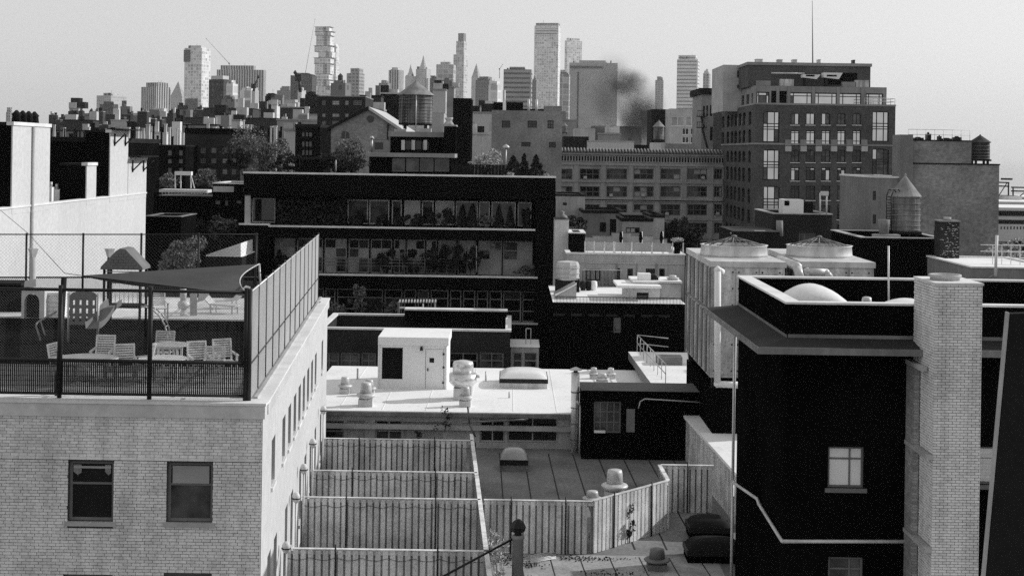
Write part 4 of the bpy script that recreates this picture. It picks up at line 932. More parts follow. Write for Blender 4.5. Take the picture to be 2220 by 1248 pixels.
# vents on the white roof
roof_fan('low vent with dark ring at the left of the stair hut', jp(748, 852), .34, .85); roof_fan('vent half hidden behind another left of the hut', jp(800, 856), .34, .8)
roof_fan('squat vent nearest the white roof edge left of the hut', jp(793, 879), .44, 1.15); roof_fan('large drum shaped exhaust fan right of the stair hut', jp(1003, 864), .58, 1.95, 'drum')
roof_fan('small vent by the roof edge below the large exhaust fan', jp(1008, 880), .36, .98)
roof_fan('left one of two tiny vents at the far right of the white roof', jp(1287, 820), .28, .62); roof_fan('right one of two tiny vents at the far right of the white roof', jp(1324, 820), .28, .6); roof_fan('round hooded vent before the two tiny vents', jp(1305, 830), .4, .55)
skylight('large white domed skylight on the white roof', jp(1135, 842) + Vector((0, 1.4, 0)), 2.5, 2.7, .5, .36)
for px, py, h, l in ((1053, 826, .55, 'tiny pipe stub right of the large exhaust fan'), (775, 822, .6, 'tiny pipe stub left of the stair hut'), (1104, 862, .3, 'tiny pipe stub before the large skylight'), (757, 852, .3, 'tiny pipe stub before the low ringed vent')):
    q = jp(px, py); tag(MB().tube(q, q + Vector((0, 0, h)), .05, 7).build('pipe_stub', 'metal_light'), l, 'pipe', 'pipe stubs on the white roof')
# bright ducts at the corner
q = PT(1247, 870, 67.4); t = thing('exhaust_duct', 'bright metal exhaust duct with conical cap at the white roof corner', 'duct', (q.x, q.y, ZY)); zz = WZ(1247, 806, 67.4)
MB().lathe(q.x, q.y, [(.2, ZY), (.2, zz)], 18).build('pipe', 'metal_bright', t)
for i in range(4): z = ZY + .6 + i * .75; MB().lathe(q.x, q.y, [(.203, z), (.215, z), (.215, z + .05), (.203, z + .05)], 18).build('joint_ring', 'metal_dim', t)
MB().lathe(q.x, q.y, [(.3, zz + .1), (.3, zz + .13), (.03, zz + .24)], 18).build('cap', 'metal_light', t); MB().lathe(q.x, q.y, [(.1, zz), (.1, zz + .1)], 8).build('neck', 'black_metal', t)
q2 = PT(1258, 880, 67.2); pipe_thing('drainpipe', 'thin pale pipe beside the bright exhaust duct', [(q2.x, q2.y, ZY), (q2.x, q2.y, WZ(1258, 880, 67.2)), (q2.x - .16, q2.y, WZ(1258, 868, 67.2))], .05, 'metal_light', 'drainpipe')
q = PT(1017, 905, 62); pipe_thing('conduit', 'thin dark conduit rising from the fence end over the white roof edge', [PT(1030, 945, 61.5), PT(1018, 920, 63), PT(1014, 882, 66)], .04, 'black_metal', 'conduit')
pipe_thing('roof_pipe', 'horizontal dark pipe under the white roof edge', [PT(1000, 915, 67.7), PT(1140, 909, 67.7), PT(1144, 906, 67.7)], .05, 'metal_dim', 'pipe')
tree('roof_weed', 'thin weed sprouting at the white roof edge', (WX(965, 905, 67.5), 67.5, zJ - .9), zJ + .35, .6, .2, zJ - .9, 160, .06, 'leaf_dark', 'weed', 7, .02)
tree('roof_weed', 'thin weed beside the farthest timber fence', (WX(908, 920, 66), 66, zJ - 1.2), zJ - .1, .5, .2, zJ - 1.2, 140, .06, 'leaf_dark', 'weed', 7, .02)

# ------------------------------------------------------------------ dark annex right of the duct
an = building('dark_annex', 'dark flat roofed annex with one old grid window behind the grey roof', 1262, 1600, 848, 66, 2.4, 'black', [(1287, 870, 1346, 938, dict(nx=4, ny=3, fm='frame_mid', panes=(('glass_dim', 1),)))], zb=ZY, par=0, roofm='roofing_grey')
a = FR(1358, 886, 1376, 936, 65.96); MB().box(a[0], a[1], 65.94, 65.995, a[2], a[3]).build('shutter', 'stucco_dim', an)
pipe_thing('conduit', 'pair of bent conduits on the dark annex wall', [PT(1384, 885, 65.8), PT(1388, 870, 65.8), PT(1398, 864, 65.8), PT(1528, 872, 65.8), PT(1537, 884, 65.8)], .03, 'galv', 'conduit')
q = FR(1288, 932, 1312, 936, 65.7); tag(MB().box(q[0], q[1], 65.6, 65.7, q[2] - .02, q[3]).build('strip_lamp', 'white_paint'), 'short white strip fixture under the grid window', 'lamp')
# stair platform with railing
sp = thing('roof_platform', 'bright angled roof platform with pipe railing behind the annex', 'platform', PT(1420, 800, 80)); z0_, z1_ = WZ(1420, 800, 79), WZ(1420, 758, 79)
A = [PT(1362, 762, 84), PT(1478, 752, 84), PT(1500, 832, 73), PT(1412, 832, 73)]; zq = A[2].z
A = [Vector((v.x, v.y, zq)) for v in A]
A[0].x, A[0].y = WX(1362, 762, (EYE - zq) * F / (762 - HY - 4)), (EYE - zq) * F / (762 - HY - 4); A[1].x, A[1].y = WX(1490, 760, A[0].y), A[0].y
MB().hull([v - Vector((0, 0, .45)) for v in A], [v - Vector((0, 0, .03)) for v in A]).build('base', 'stucco_dim', sp); MB().hull([v - Vector((0, 0, .029)) for v in A], A).build('deck', 'white_roof', sp)
rl = MB(); e0, e1 = A[0].lerp(A[1], .15), A[3].lerp(A[2], .35); n = 9
for i in range(n): q = e0.lerp(e1, i / (n - 1)); rl.tube(q, q + Vector((0, 0, 1.0)), .022, 5)
for h in (.5, 1.0): rl.tube(e0 + Vector((0, 0, h)), e1 + Vector((0, 0, h)), .028, 6); rl.tube(e0 + Vector((0, 0, h)), A[1] + Vector((-1.2, -.6, h - .1)), .028, 6)
rl.build('railing', 'galv', sp)
MB().box(A[0].x + 1.2, A[0].x + 2.6, A[0].y - 5.2, A[0].y - 4.2, zq, zq + .45).build('box', 'stucco_dim', sp)

# ------------------------------------------------------------------ cooling units
def cooling_unit(label, px0, px1, d0, d1, leftface=True):
    x0, x1 = WX(px0, 690, d0), WX(px1, 690, d0); zt, zb = WZ(1560, 566, 62), WZ(1560, 818, 62)
    t = thing('cooling_unit', label, 'cooling unit', ((x0 + x1) / 2, (d0 + d1) / 2, zb), 'sheet metal cooling units'); zm = (zt + zb) / 2 + .35
    MB().box(x0, x1, d0, d1, zb, zm - .06).build('casing', 'metal_panel', t); MB().box(x0, x1, d0, d1, zm + .06, zt - .25).build('casing', 'metal_panel', t)
    MB().box(x0 - .05, x1 + .05, d0 - .05, d1 + .05, zm - .059, zm + .059).build('belt', 'metal_dim', t); MB().box(x0 - .06, x1 + .06, d0 - .06, d1 + .06, zt - .249, zt).build('top_frame', 'metal_light', t)
    n = 12
    for i in range(n):                         # pressed vertical ribs of the louvred left side
        y = d0 + .25 + (d1 - d0 - .5) * i / (n - 1)
        for za, zb2 in ((zb + .1, zm - .12), (zm + .12, zt - .3)): MB().box(x0 - .09, x0 - .003, y - .11, y + .11, za, zb2).build('rib', 'metal_dim' if i % 2 else 'metal_panel', t)
    np_ = 3
    for i in range(np_):
        xa, xb = x0 + .06 + (x1 - x0 - .12) * i / np_, x0 + (x1 - x0 - .12) * (i + 1) / np_
        for za, zb2 in ((zb + .15, zm - .14), (zm + .14, zt - .32)):
            o = MB().box(xa, xb, d0 - .025, d0 - .003, za, zb2).build('panel', 'metal_panel', t)
            r = MB()
            for bx in (xa + .1, xb - .1):
                for z in (za + .15, (za + zb2) / 2, zb2 - .15): r.box(bx - .03, bx + .03, d0 - .045, d0 - .026, z - .03, z + .03)
            r.build('rivet', 'black_metal', o)
    cx, cy = (x0 + x1) / 2 - .05, (d0 + d1) / 2 - .5; rr = (x1 - x0) * .48
    MB().lathe(cx, cy, [(rr * 1.03, zt + .003), (rr, zt + .1), (rr * .98, zt + .45), (rr * 1.02, zt + .5), (rr * .93, zt + .5), (rr * .93, zt + .06)], 32).build('fan_ring', 'metal_light', t)
    gd = MB()
    for i in range(14): a_ = 2 * math.pi * i / 14; gd.tube((cx + rr * .95 * math.cos(a_), cy + rr * .95 * math.sin(a_), zt + .46), (cx, cy, zt + .88), .022, 4)
    gd.lathe(cx, cy, [(.12, zt + .84), (.14, zt + .9), (.05, zt + .95)], 10)
    for q in (.35, .6, .8): gd.path([Vector((cx + rr * q * math.cos(2 * math.pi * i / 24), cy + rr * q * math.sin(2 * math.pi * i / 24), zt + .9 - .44 * q / .95)) for i in range(25)], .012, 4)
    gd.build('fan_guard', 'metal_dim', t); MB().lathe(cx, cy, [(.3, zt + .1), (.3, zt + .3), (.1, zt + .36)], 12).build('fan_hub', 'black_metal', t)
    for i in range(5):
        a_ = 2 * math.pi * i / 5; c, s_ = math.cos(a_), math.sin(a_); MB().hull([(cx + c * .25 - s_ * .2, cy + s_ * .25 + c * .2, zt + .2), (cx + c * .25 + s_ * .2, cy + s_ * .25 - c * .2, zt + .28), (cx + c * rr * .9 + s_ * .25, cy + s_ * rr * .9 - c * .25, zt + .26), (cx + c * rr * .9 - s_ * .25, cy + s_ * rr * .9 + c * .25, zt + .18)], [(cx + c * .25 - s_ * .2, cy + s_ * .25 + c * .2, zt + .23), (cx + c * .25 + s_ * .2, cy + s_ * .25 - c * .2, zt + .31), (cx + c * rr * .9 + s_ * .25, cy + s_ * rr * .9 - c * .25, zt + .29), (cx + c * rr * .9 - s_ * .25, cy + s_ * rr * .9 + c * .25, zt + .21)]).build('fan_blade', 'metal_dim', t)
    for x in (x0 + .2, x1 - .2):
        for y in (d0 + .3, d1 - .3): MB().box(x - .1, x + .1, y - .1, y + .1, zb - .5, zb - .003).build('leg', 'black_metal', t)
    return t
cooling_unit('big riveted cooling unit with ribbed side and fan ring', 1541, 1700, 62, 70.5); cooling_unit('second cooling unit behind the black parapet with fan ring', 1738, 1893, 62.6, 71)
struct('plant_base', MB().box(WX(1541, 690, 62) + .1, 18.5, 61.8, 71, 0, WZ(1560, 818, 62) - .505), 'black')
pipe_thing('coolant_pipe', 'tall white pipe with elbows in front of the ribbed cooling unit', [PT(1566, 590, 60.6), PT(1556, 584, 60.4), PT(1555, 832, 60.4), PT(1600, 834, 60.2)], .14, 'white_paint', 'pipe', n=14)
pipe_thing('coolant_pipe', 'curved pale pipe between the two cooling units', [PT(1690, 562, 66), PT(1728, 578, 62), PT(1735, 604, 61.5)], .2, 'metal_light', 'pipe', n=14)
pipe_thing('coolant_pipe', 'short elbow pipe on the front of the second cooling unit', [PT(1745, 600, 61.8), PT(1750, 588, 61.8), PT(1790, 590, 61.8), PT(1800, 602, 61.8)], .16, 'metal_light', 'pipe', n=14)

# ------------------------------------------------------------------ podium in front of the loft building
po = building('brick_podium', 'dark brick podium with pale copings and a strip of windows', 690, 1106, 716, 86, 7.6, 'dark_brick', [(690, 764, 735, 800, {}), (738, 764, 780, 800, {}), (783, 764, 815, 800, {}), (972, 764, 1036, 800, {}), (1040, 764, 1092, 800, {})], par=.9, cop='coping_light', kw=dict(nx=2, ny=2, fm='frame_mid', panes=(('glass_dim', .7), ('glass_dark', .3)), fw=.09, split=False), copt=.12)
X0, X1, zb_, zt_2 = ext(po); MB().box(WX(860, 700, 86), X1 - .25, 92.4, 93.2, zt_2 - .2, zt_2 + .5).build('rear_wall', 'black', po); MB().box(WX(860, 700, 86), X1 - .2, 92.3, 93.3, zt_2 + .504, zt_2 + .6).build('rear_coping', 'coping_light', po)
gr = building('glass_annex', 'small glass walled annex with bright flat roof beside the podium', 1107, 1168, 752, 87, 3.6, 'stucco_mid', [(1111, 764, 1132, 800, {}), (1135, 764, 1164, 800, {})], par=0, roofm='white_roof', cop=None, kw=dict(nx=1, ny=2, fm='frame_light', panes=(('glass_dim', 1),)))
q = PT(1140, 745, 88); tag(MB().path([q, q + Vector((0, 0, .95)), q + Vector((.3, 0, .95)), q + Vector((.3, 0, 0))], .03, 6).build('roof_ladder', 'galv'), 'small ladder rail standing on the glass annex roof', 'ladder')

# ------------------------------------------------------------------ black loft building with planted terraces
DL = 118.0; dF = 115.4
lo = thing('loft_building', 'broad black brick loft building with three planted terraces and window bands', 'building', (WX(866, 500, DL), DL + 10, 0))
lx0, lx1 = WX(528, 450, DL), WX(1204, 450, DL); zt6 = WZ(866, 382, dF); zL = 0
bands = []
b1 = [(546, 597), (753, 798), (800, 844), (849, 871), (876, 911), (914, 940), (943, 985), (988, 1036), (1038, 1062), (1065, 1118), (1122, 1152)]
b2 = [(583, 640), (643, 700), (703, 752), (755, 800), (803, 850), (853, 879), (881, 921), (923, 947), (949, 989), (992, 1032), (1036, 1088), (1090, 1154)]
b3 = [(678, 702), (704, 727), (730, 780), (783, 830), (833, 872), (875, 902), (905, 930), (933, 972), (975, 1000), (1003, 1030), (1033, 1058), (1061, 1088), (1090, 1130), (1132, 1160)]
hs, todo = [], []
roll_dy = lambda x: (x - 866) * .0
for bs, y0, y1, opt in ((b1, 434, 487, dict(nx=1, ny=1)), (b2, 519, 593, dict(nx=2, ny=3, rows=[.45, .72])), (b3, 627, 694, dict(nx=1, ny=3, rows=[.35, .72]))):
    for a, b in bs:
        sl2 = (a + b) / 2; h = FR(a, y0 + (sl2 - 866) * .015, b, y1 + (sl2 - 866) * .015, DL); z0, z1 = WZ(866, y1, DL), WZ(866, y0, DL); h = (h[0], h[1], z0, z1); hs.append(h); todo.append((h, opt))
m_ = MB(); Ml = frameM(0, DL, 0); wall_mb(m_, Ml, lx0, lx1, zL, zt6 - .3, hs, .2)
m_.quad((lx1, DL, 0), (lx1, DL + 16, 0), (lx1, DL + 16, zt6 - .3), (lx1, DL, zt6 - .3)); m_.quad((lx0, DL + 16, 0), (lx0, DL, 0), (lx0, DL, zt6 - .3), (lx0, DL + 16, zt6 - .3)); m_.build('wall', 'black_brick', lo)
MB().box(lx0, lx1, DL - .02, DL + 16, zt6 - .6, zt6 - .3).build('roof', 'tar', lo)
for i, (h, opt) in enumerate(todo): window(lo, Ml, h, fw=.1, fm='frame_white' if i < 11 else 'frame_light', panes=(('glass_dark', .35), ('glass_dim', .2), ('glass_blind', .45)) if i < 23 else (('glass_dark', .7), ('glass_dim', .3)), rev=.2, **opt)
def parapet(px0, px1, y0, y1, d, copm='coping_light', ct=.14, wm='black_brick'):
    a = FR(px0, y0, px1, y1, d); MB().box(a[0], a[1], d, d + .3, a[2], a[3]).build('parapet', wm, lo); MB().box(a[0] - .05, a[1] + .05, d - .06, d + .36, a[3] + .003, a[3] + ct).build('coping', copm, lo)
parapet(528, 1204, 381, 428, dF)
MB().box(lx0 * dF / DL, lx1 * dF / DL, dF + .3, DL - .01, WZ(866, 432, dF), WZ(866, 427, dF)).build('soffit', 'black', lo)
MB().box(WX(1161, 500, dF), WX(1204, 500, dF), dF, DL - .01, 0, WZ(1180, 430, dF)).build('side_wall', 'black_brick', lo)
parapet(583, 1159, 496, 518, dF - .05); parapet(519, 583, 488, 505, dF - .05)
parapet(676, 1164, 600, 625, dF - .05); parapet(676, 1164, 700, 770, dF - .05, 'coping_mid')
for px0, px1, y in ((519, 1160, 519), (560, 1162, 624)):
    z = WZ((px0 + px1) / 2, y, dF); MB().box(WX(px0, y, dF), WX(px1, y, dF), dF + .26, DL - .01, z + .1, z + .3).build('terrace_floor', 'dark', lo)
MB().box(WX(530, 450, dF), WX(542, 450, dF), dF + .1, dF + .6, WZ(536, 484, dF), WZ(536, 414, dF)).build('pillar', 'stone_light', lo); MB().box(WX(527, 450, dF), WX(545, 450, dF), dF, dF + .7, WZ(536, 413.8, dF), WZ(536, 410, dF)).build('pillar_cap', 'coping_light', lo)
MB().box(WX(519, 600, dF), WX(583, 600, dF), dF, DL - .01, 0, WZ(550, 505, dF)).build('lower_wing', 'black_brick', lo)
# railings on the middle terrace
rl = MB()
for y in (563, 570, 577): z = WZ(866, y, dF + .6); rl.tube((WX(680, y, dF), dF + .6, z), (WX(920, y, dF), dF + .6, z), .03, 5)
for x in range(680, 921, 24): rl.tube((WX(x, 590, dF), dF + .6, WZ(866, 594, dF)), (WX(x, 590, dF), dF + .6, WZ(866, 560, dF + .6)), .03, 5)
rl.build('railing', 'frame_mid', lo)
# planting on the terraces
def terrace_plant(label, px, ybase, ytop, wpx, m='leaf_dark', n=420, cone=False, d=dF + .9):
    z0, z1 = WZ(px, ybase, d), WZ(px, ytop, d); r = wpx / 2 * d / F
    tree('terrace_shrub', label, (WX(px, ybase, d), d, z0), z1, r, min(r, .8), z0 + .1, n, .13, m, 'shrub', 9, .05, 'shrubs on the loft terraces', cone)
hd = thing('clipped_hedge', 'dense black hedge screening the top terrace windows', 'hedge', (WX(672, 480, dF + 1), dF + 1, WZ(672, 492, dF)))
pts = np.random.default_rng(3).uniform(0, 1, (5200, 3)); A0 = np.array([WX(597, 480, dF), dF + .5, WZ(672, 495, dF)]); A1 = np.array([WX(748, 480, dF), dF + 1.6, WZ(672, 433, dF)])
pp_ = A0 + pts * (A1 - A0); pp_[:, 2] += .12 * np.sin(pp_[:, 0] * 3.1); put('foliage', leaves_mesh('foliage', pp_, .13, 'leaf_dark', 5), hd); MB().box(A0[0] + .1, A1[0] - .1, dF + .8, dF + 1.3, A0[2], A1[2] - .3).build('branches', 'black', hd)
for px, yt, wp, cone, l in ((775, 466, 50, 0, 'low dark bush left of the top terrace door'), (826, 462, 46, 0, 'rounded dark bush by the top terrace door'), (872, 458, 44, 0, 'loose bush right of the top terrace door'), (905, 464, 40, 0, 'low spreading bush mid top terrace'), (938, 456, 34, 0, 'tall loose bush mid top terrace'), (968, 450, 40, 0, 'leafy bush before the pale curtained window'), (1000, 448, 18, 1, 'narrow conical evergreen left of a pair on the top terrace'), (1022, 446, 26, 1, 'broad conical evergreen right of a pair on the top terrace'), (1050, 470, 44, 0, 'low pale flowering bush on the top terrace'), (1081, 448, 20, 1, 'conical evergreen before the pale right hand windows'), (1106, 452, 18, 1, 'slim conical evergreen near the terrace corner'), (1140, 450, 30, 0, 'branching shrub at the end of the top terrace')):
    terrace_plant(l, px, 495, yt, wp, 'leaf_mid' if 'pale' in l and 'before' not in l else 'leaf_dark', 700, bool(cone))
for px, yt, wp, l in ((605, 530, 42, 'round bush at the left of the middle terrace'), (832, 530, 58, 'full dark tree shaped bush on the middle terrace'), (905, 538, 70, 'wide dark bush right of the middle terrace door'), (948, 526, 40, 'tall airy shrub mid middle terrace'), (985, 522, 60, 'large dark shrub on the middle terrace'), (1020, 528, 44, 'ragged shrub by the umbrella pole on the middle terrace'), (1140, 572, 60, 'low pale plants along the middle terrace corner')):
    terrace_plant(l, px, 600, yt, wp, 'leaf_mid' if 'pale' in l else 'leaf_dark', 900)
for px, yt, wp, l in ((740, 640, 50, 'pale tufted grass at the left of the lower terrace'), (780, 622, 40, 'tall pale shrub on the lower terrace'), (706, 640, 50, 'dark bush at the lower terrace corner'), (848, 648, 40, 'spiky pale shrub mid lower terrace'), (815, 655, 60, 'dark spreading bush on the lower terrace')):
    terrace_plant(l, px, 700, yt, wp, 'leaf_mid' if 'pale' in l else 'leaf_dark', 700, d=dF - 1.2)
tag(MB().tube(PT(1033, 590, dF + .6), PT(1033, 532, dF + .6), .04, 6).build('umbrella_pole', 'frame_light'), 'pale umbrella pole standing on the middle terrace', 'pole')
t = thing('pergola', 'slatted pale pergola top on the lower terrace', 'pergola', PT(905, 660, 112)); rl = MB()
for i in range(13): q = PT(866 + i * 6.4, 650, 111); MB().hull([q + Vector((0, 0, 0)), q + Vector((.12, 0, 0)), q + Vector((.17, -1.2, -.1)), q + Vector((.05, -1.2, -.1))], [q + Vector((0, 0, .06)), q + Vector((.12, 0, .06)), q + Vector((.17, -1.2, -.04)), q + Vector((.05, -1.2, -.04))]).build('slat', 'coping_mid', t)
for px in (866, 944):
    for dy in (0, 1.2): q = PT(px, 650, 111); MB().tube((q.x, 111 - dy, q.z), (q.x, 111 - dy, q.z - 2.6), .05, 6).build('post', 'frame_mid', t)
q = PT(916, 676, 100); t = thing('cantilever_parasol', 'bright cantilever parasol arm on a post above the podium', 'parasol', PT(916, 690, 100)); MB().box(PT(866, 668, 100).x, q.x, 100, 100.3, PT(890, 669, 100).z, PT(890, 666, 100).z).build('arm', 'coping_light', t); MB().tube(PT(918, 686, 100.1), PT(917, 658, 100.1), .06, 6).build('post', 'frame_light', t)

# ---- on the loft roof
zro = zt6 - .28
ph = building('glass_penthouse', 'glazed roof penthouse with tall dark panes on the black loft roof', 800, 978, 341, 121, 5, 'black', [(850, 343, 878, 372, {}), (880, 343, 908, 372, {}), (910, 343, 940, 372, {}), (942, 343, 974, 372, {})], zb=zro, par=0, roofm='tar', cop='stone_mid', copt=.35, kw=dict(nx=1, ny=1, fm='frame_mid', fw=.08, panes=(('glass_dim', 1),)), copo=.3)
rp = thing('pergola', 'dark roof pergola with one pale post beside the trees', 'pergola', PT(690, 370, 119)); 
for px in (650, 728): MB().tube(PT(px, 372, 119), PT(px, 344, 119), .07, 6).build('post', 'frame_light' if px > 700 else 'frame_dark', rp)
MB().box(WX(640, 345, 119), WX(730, 345, 119), 118.9, 121, WZ(690, 346, 119), WZ(690, 342, 119)).build('beam', 'dark', rp)
for px, yt, wp, m, n, l, dd in ((565, 272, 130, 'leaf_mid', 5200, 'big loose roof garden tree with sunlit leaves', 122), (520, 318, 90, 'leaf_dark', 2400, 'dark roof garden bush at the left end of the loft roof', 120), (625, 330, 80, 'leaf_dark', 2000, 'dark leafy roof garden shrub below the big tree', 120), (762, 294, 90, 'leaf_mid', 2600, 'airy roof garden tree before the gabled brick house', 122), (745, 325, 110, 'leaf_dark', 2400, 'dense dark roof garden shrub under the airy tree', 120.5), (680, 340, 70, 'leaf_dark', 1500, 'dark low hedge on the loft roof behind the pergola', 120), (1052, 320, 74, 'leaf_light', 3000, 'pale blossoming tree on the loft roof', 119)):
    z1 = WZ(px, yt, dd); r = wp / 2 * dd / F; tree('roof_tree', l, (WX(px, 370, dd), dd, zro), z1, r, r * .8, max(zro + .2, z1 - 2.0 * r - .4), n, .10, m, 'tree', 22, .08, 'roof garden trees')
fp = thing('plank_fence', 'dark vertical plank fence on the loft roof', 'fence', PT(1010, 372, 118)); pm = MB().box(0, .26, 0, .05, 0, WZ(1000, 356, 118) - zro).mesh('plank', 'dark')
for i in range(16): put('plank', pm, fp, Matrix.Translation((WX(978, 370, 118) + i * .28, 118, zro)))
for px, yt, wp, l in ((1112, 338, 50, 'broad dark evergreen on the loft roof'), (1136, 334, 26, 'slim pointed evergreen between two others on the loft roof'), (1162, 336, 40, 'dark conical evergreen at the loft roof corner')):
    z1 = WZ(px, yt, 118); r = wp / 2 * 118 / F; tree('roof_evergreen', l, (WX(px, 378, 118), 118, zro), z1, r, r, zro + .1, 1500, .11, 'leaf_dark', 'evergreen', 9, .08, 'evergreens on the loft roof', True)
tree('roof_tuft', 'small pale tuft of grass between the evergreens', (WX(1104, 378, 117), 117, zro), zro + .75, .7, .4, zro + .05, 500, .1, 'leaf_light', 'grass tuft', 8, .03)
tree('roof_tuft', 'pale tuft of grass at the loft roof corner', (WX(1186, 380, 117), 117, zro), zro + .75, .5, .4, zro + .05, 400, .1, 'leaf_light', 'grass tuft', 8, .03)
tag(MB().tube(PT(1097, 375, 118.5), PT(1097, 318, 118.5), .06, 6).lathe(WX(1097, 318, 118.5), 118.5, [(.25, WZ(1097, 322, 118.5)), (.3, WZ(1097, 318, 118.5)), (.05, WZ(1097, 313, 118.5))], 10).build('chimney_cowl', 'galv'), 'thin flue with cowl behind the loft evergreens', 'flue')
# ------------------------------------------------------------------ behind the loft: gabled house, tank, air conditioner block
gh = thing('gabled_house', 'grey brick gabled house with round window in the gable', 'house', PT(790, 330, 165)); dG = 165
a = PT(718, 277, dG); b = PT(862, 274, dG); ap_ = PT(800, 232, dG); e0, e1 = a.x, b.x
prof = [(e0, 0), (e1, 0), (e1, b.z), (ap_.x, ap_.z - .25), (e0, b.z)]
MB().hull([(x, dG, z) for x, z in prof], [(x, dG + 22, z) for x, z in prof]).build('wall', 'brick_mid', gh)
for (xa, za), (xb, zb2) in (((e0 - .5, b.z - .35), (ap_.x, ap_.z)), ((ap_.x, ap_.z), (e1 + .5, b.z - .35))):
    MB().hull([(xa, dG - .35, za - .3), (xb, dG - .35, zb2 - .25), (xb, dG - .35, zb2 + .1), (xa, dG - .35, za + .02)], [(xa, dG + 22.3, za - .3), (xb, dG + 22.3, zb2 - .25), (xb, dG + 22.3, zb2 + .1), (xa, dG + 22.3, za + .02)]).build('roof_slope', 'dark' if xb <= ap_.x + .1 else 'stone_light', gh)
c = PT(803, 258, dG - .02); MB().hull([(c.x + .42 * math.cos(R(i * 30)), dG - .06, c.z + .42 * math.sin(R(i * 30))) for i in range(12)], [(c.x + .42 * math.cos(R(i * 30)), dG - .003, c.z + .42 * math.sin(R(i * 30))) for i in range(12)]).build('round_window', 'glass_dark', gh)
c = PT(749, 292, dG); n = 9; pr = [(c.x - .45, c.z - .4), (c.x + .45, c.z - .4)] + [(c.x + .45 * math.cos(math.pi * i / n), c.z + .4 * math.sin(math.pi * i / n)) for i in range(n + 1)]
MB().hull([(x, dG - .06, z) for x, z in pr], [(x, dG - .003, z) for x, z in pr]).build('arched_window', 'glass_dark', gh); MB().box(e1 - 1.2, e1 - 1.05, dG - .2, dG - .01, 0, b.z + .3).build('downpipe', 'black_metal', gh)
MB().box(c.x - .04, c.x + .04, dG - .09, dG - .061, c.z - .4, c.z + .4).build('mullion', 'brick_mid', gh)
a = FR(811, 308, 832, 326, 150); t = building('stair_bulkhead', 'low bulkhead with dark opening below the gabled house', 803, 850, 303, 150, 6, 'stucco_mid', [(811, 308, 832, 326, dict(nx=1, ny=1, panes=(('glass_dark', 1),), fm='frame_light'))], par=0)
MB().tube(PT(806, 330, 149.5), PT(806, 300, 149.5), .12, 7).lathe(WX(806, 300, 149.5), 149.5, [(.3, WZ(806, 301, 149.5)), (.1, WZ(806, 295, 149.5))], 8).build('flue', 'galv', t)
ab = building('louvre_block', 'black roof block with three open white shutters and pale ledge', 846, 966, 297, 140, 7, 'black', [(872, 304, 893, 325, {}), (894, 304, 915, 325, {}), (913, 306, 930, 325, {})], par=0, kw=dict(nx=1, ny=1, fm='frame_dark', panes=(('glass_dark', 1),)), cop='stone_mid', copt=.5, copo=.2)
for px in (870, 892, 918):
    q = FR(px, 304, px + 8, 325, 139.9); MB().hull([(q[0], 139.95, q[2]), (q[1], 139.6, q[2]), (q[1], 139.65, q[2]), (q[0], 140.0, q[2])], [(q[0], 139.95, q[3]), (q[1], 139.6, q[3]), (q[1], 139.65, q[3]), (q[0], 140.0, q[3])]).build('shutter', 'frame_white', ab)
X0, X1, z0, z1 = ext(ab)
for px, hh in ((868, .8), (922, .9)): q = PT(px, 297, 144); MB().box(q.x - .6, q.x + .6, 143.5, 144.5, z1 + .02, z1 + hh).build('roof_box', 'coping_mid' if px < 900 else 'stone_light', ab)
water_tank('big weathered water tank with conical roof above the louvred block', WX(901, 240, 147), 147, WZ(901, 280, 147), 36 * 147 / F, 62 * 147 / F, 29 * 147 / F, legs=12 * 147 / F, hoops=9)
ck = building('brick_chimney_stack', 'dark square chimney stack right of the louvred block', 962, 988, 274, 138, 2.4, 'black_brick', par=0, cat='chimney', cop='coping_mid', copt=.15)
q = PT(973, 268, 139); t = thing('chimney_cowl', 'white bell shaped cowl on the dark chimney stack', 'cowl', q); MB().lathe(q.x, q.y, [(.55, ext(ck)[3] + .16), (.25, ext(ck)[3] + .55), (.3, ext(ck)[3] + .6), (.42, ext(ck)[3] + .8), (.4, ext(ck)[3] + .85)], 10).build('hood', 'metal_light', t)
building('dark_block', 'tall black windowless block right of the big water tank', 982, 1021, 213, 255, 12, 'black', par=0); building('gable_return', 'steep roofed pale house behind the big water tank', 935, 962, 245, 210, 9, 'stucco_mid', par=0, roofm='dark')
building('pale_slab', 'pale stepped block beside the black windowless block', 1000, 1008, 222, 300, 20, 'white_wall', par=0)

# ------------------------------------------------------------------ blunt brick block in the middle
bb = building('brick_block', 'blunt grey brick block with three small dark windows', 1066, 1219, 240, 230, 14, 'brick_mid', [(1088, 262, 1106, 277, {}), (1144, 262, 1164, 277, {}), (1187, 261, 1200, 279, {}), (1130, 308, 1150, 318, {}), (1190, 308, 1205, 320, {})], par=.4, kw=dict(nx=2, ny=2, fm='frame_dark', panes=(('glass_dark', .8), ('glass_dim', .2)), fw=.12, split=False))
X0, X1, z0, z1 = ext(bb)
for a, b, y, mm, dy in ((1070, 1134, 222, 'black', 2), (1134, 1180, 236, 'dark', 3), (1180, 1218, 230, 'brick_mid', 1.5)): MB().box(WX(a, y, 232), WX(b, y, 232), 230 + dy, 230 + dy + 6, z1 - .39, WZ((a + b) / 2, y, 232)).build('roof_box', mm, bb)
for px, yt in ((1093, 196), (1146, 215), (1163, 216)): MB().tube((WX(px, 240, 231.5), 231.2, z1 - .3), (WX(px, yt, 231.5), 231.2, WZ(px, yt, 231.5)), .22, 7).build('vent_pipe', 'metal_light', bb)
MB().box(WX(1090, 232, 230), WX(1097, 232, 230), 230.6, 231.3, z1, z1 + 1.3).build('cabinet', 'white_paint', bb)

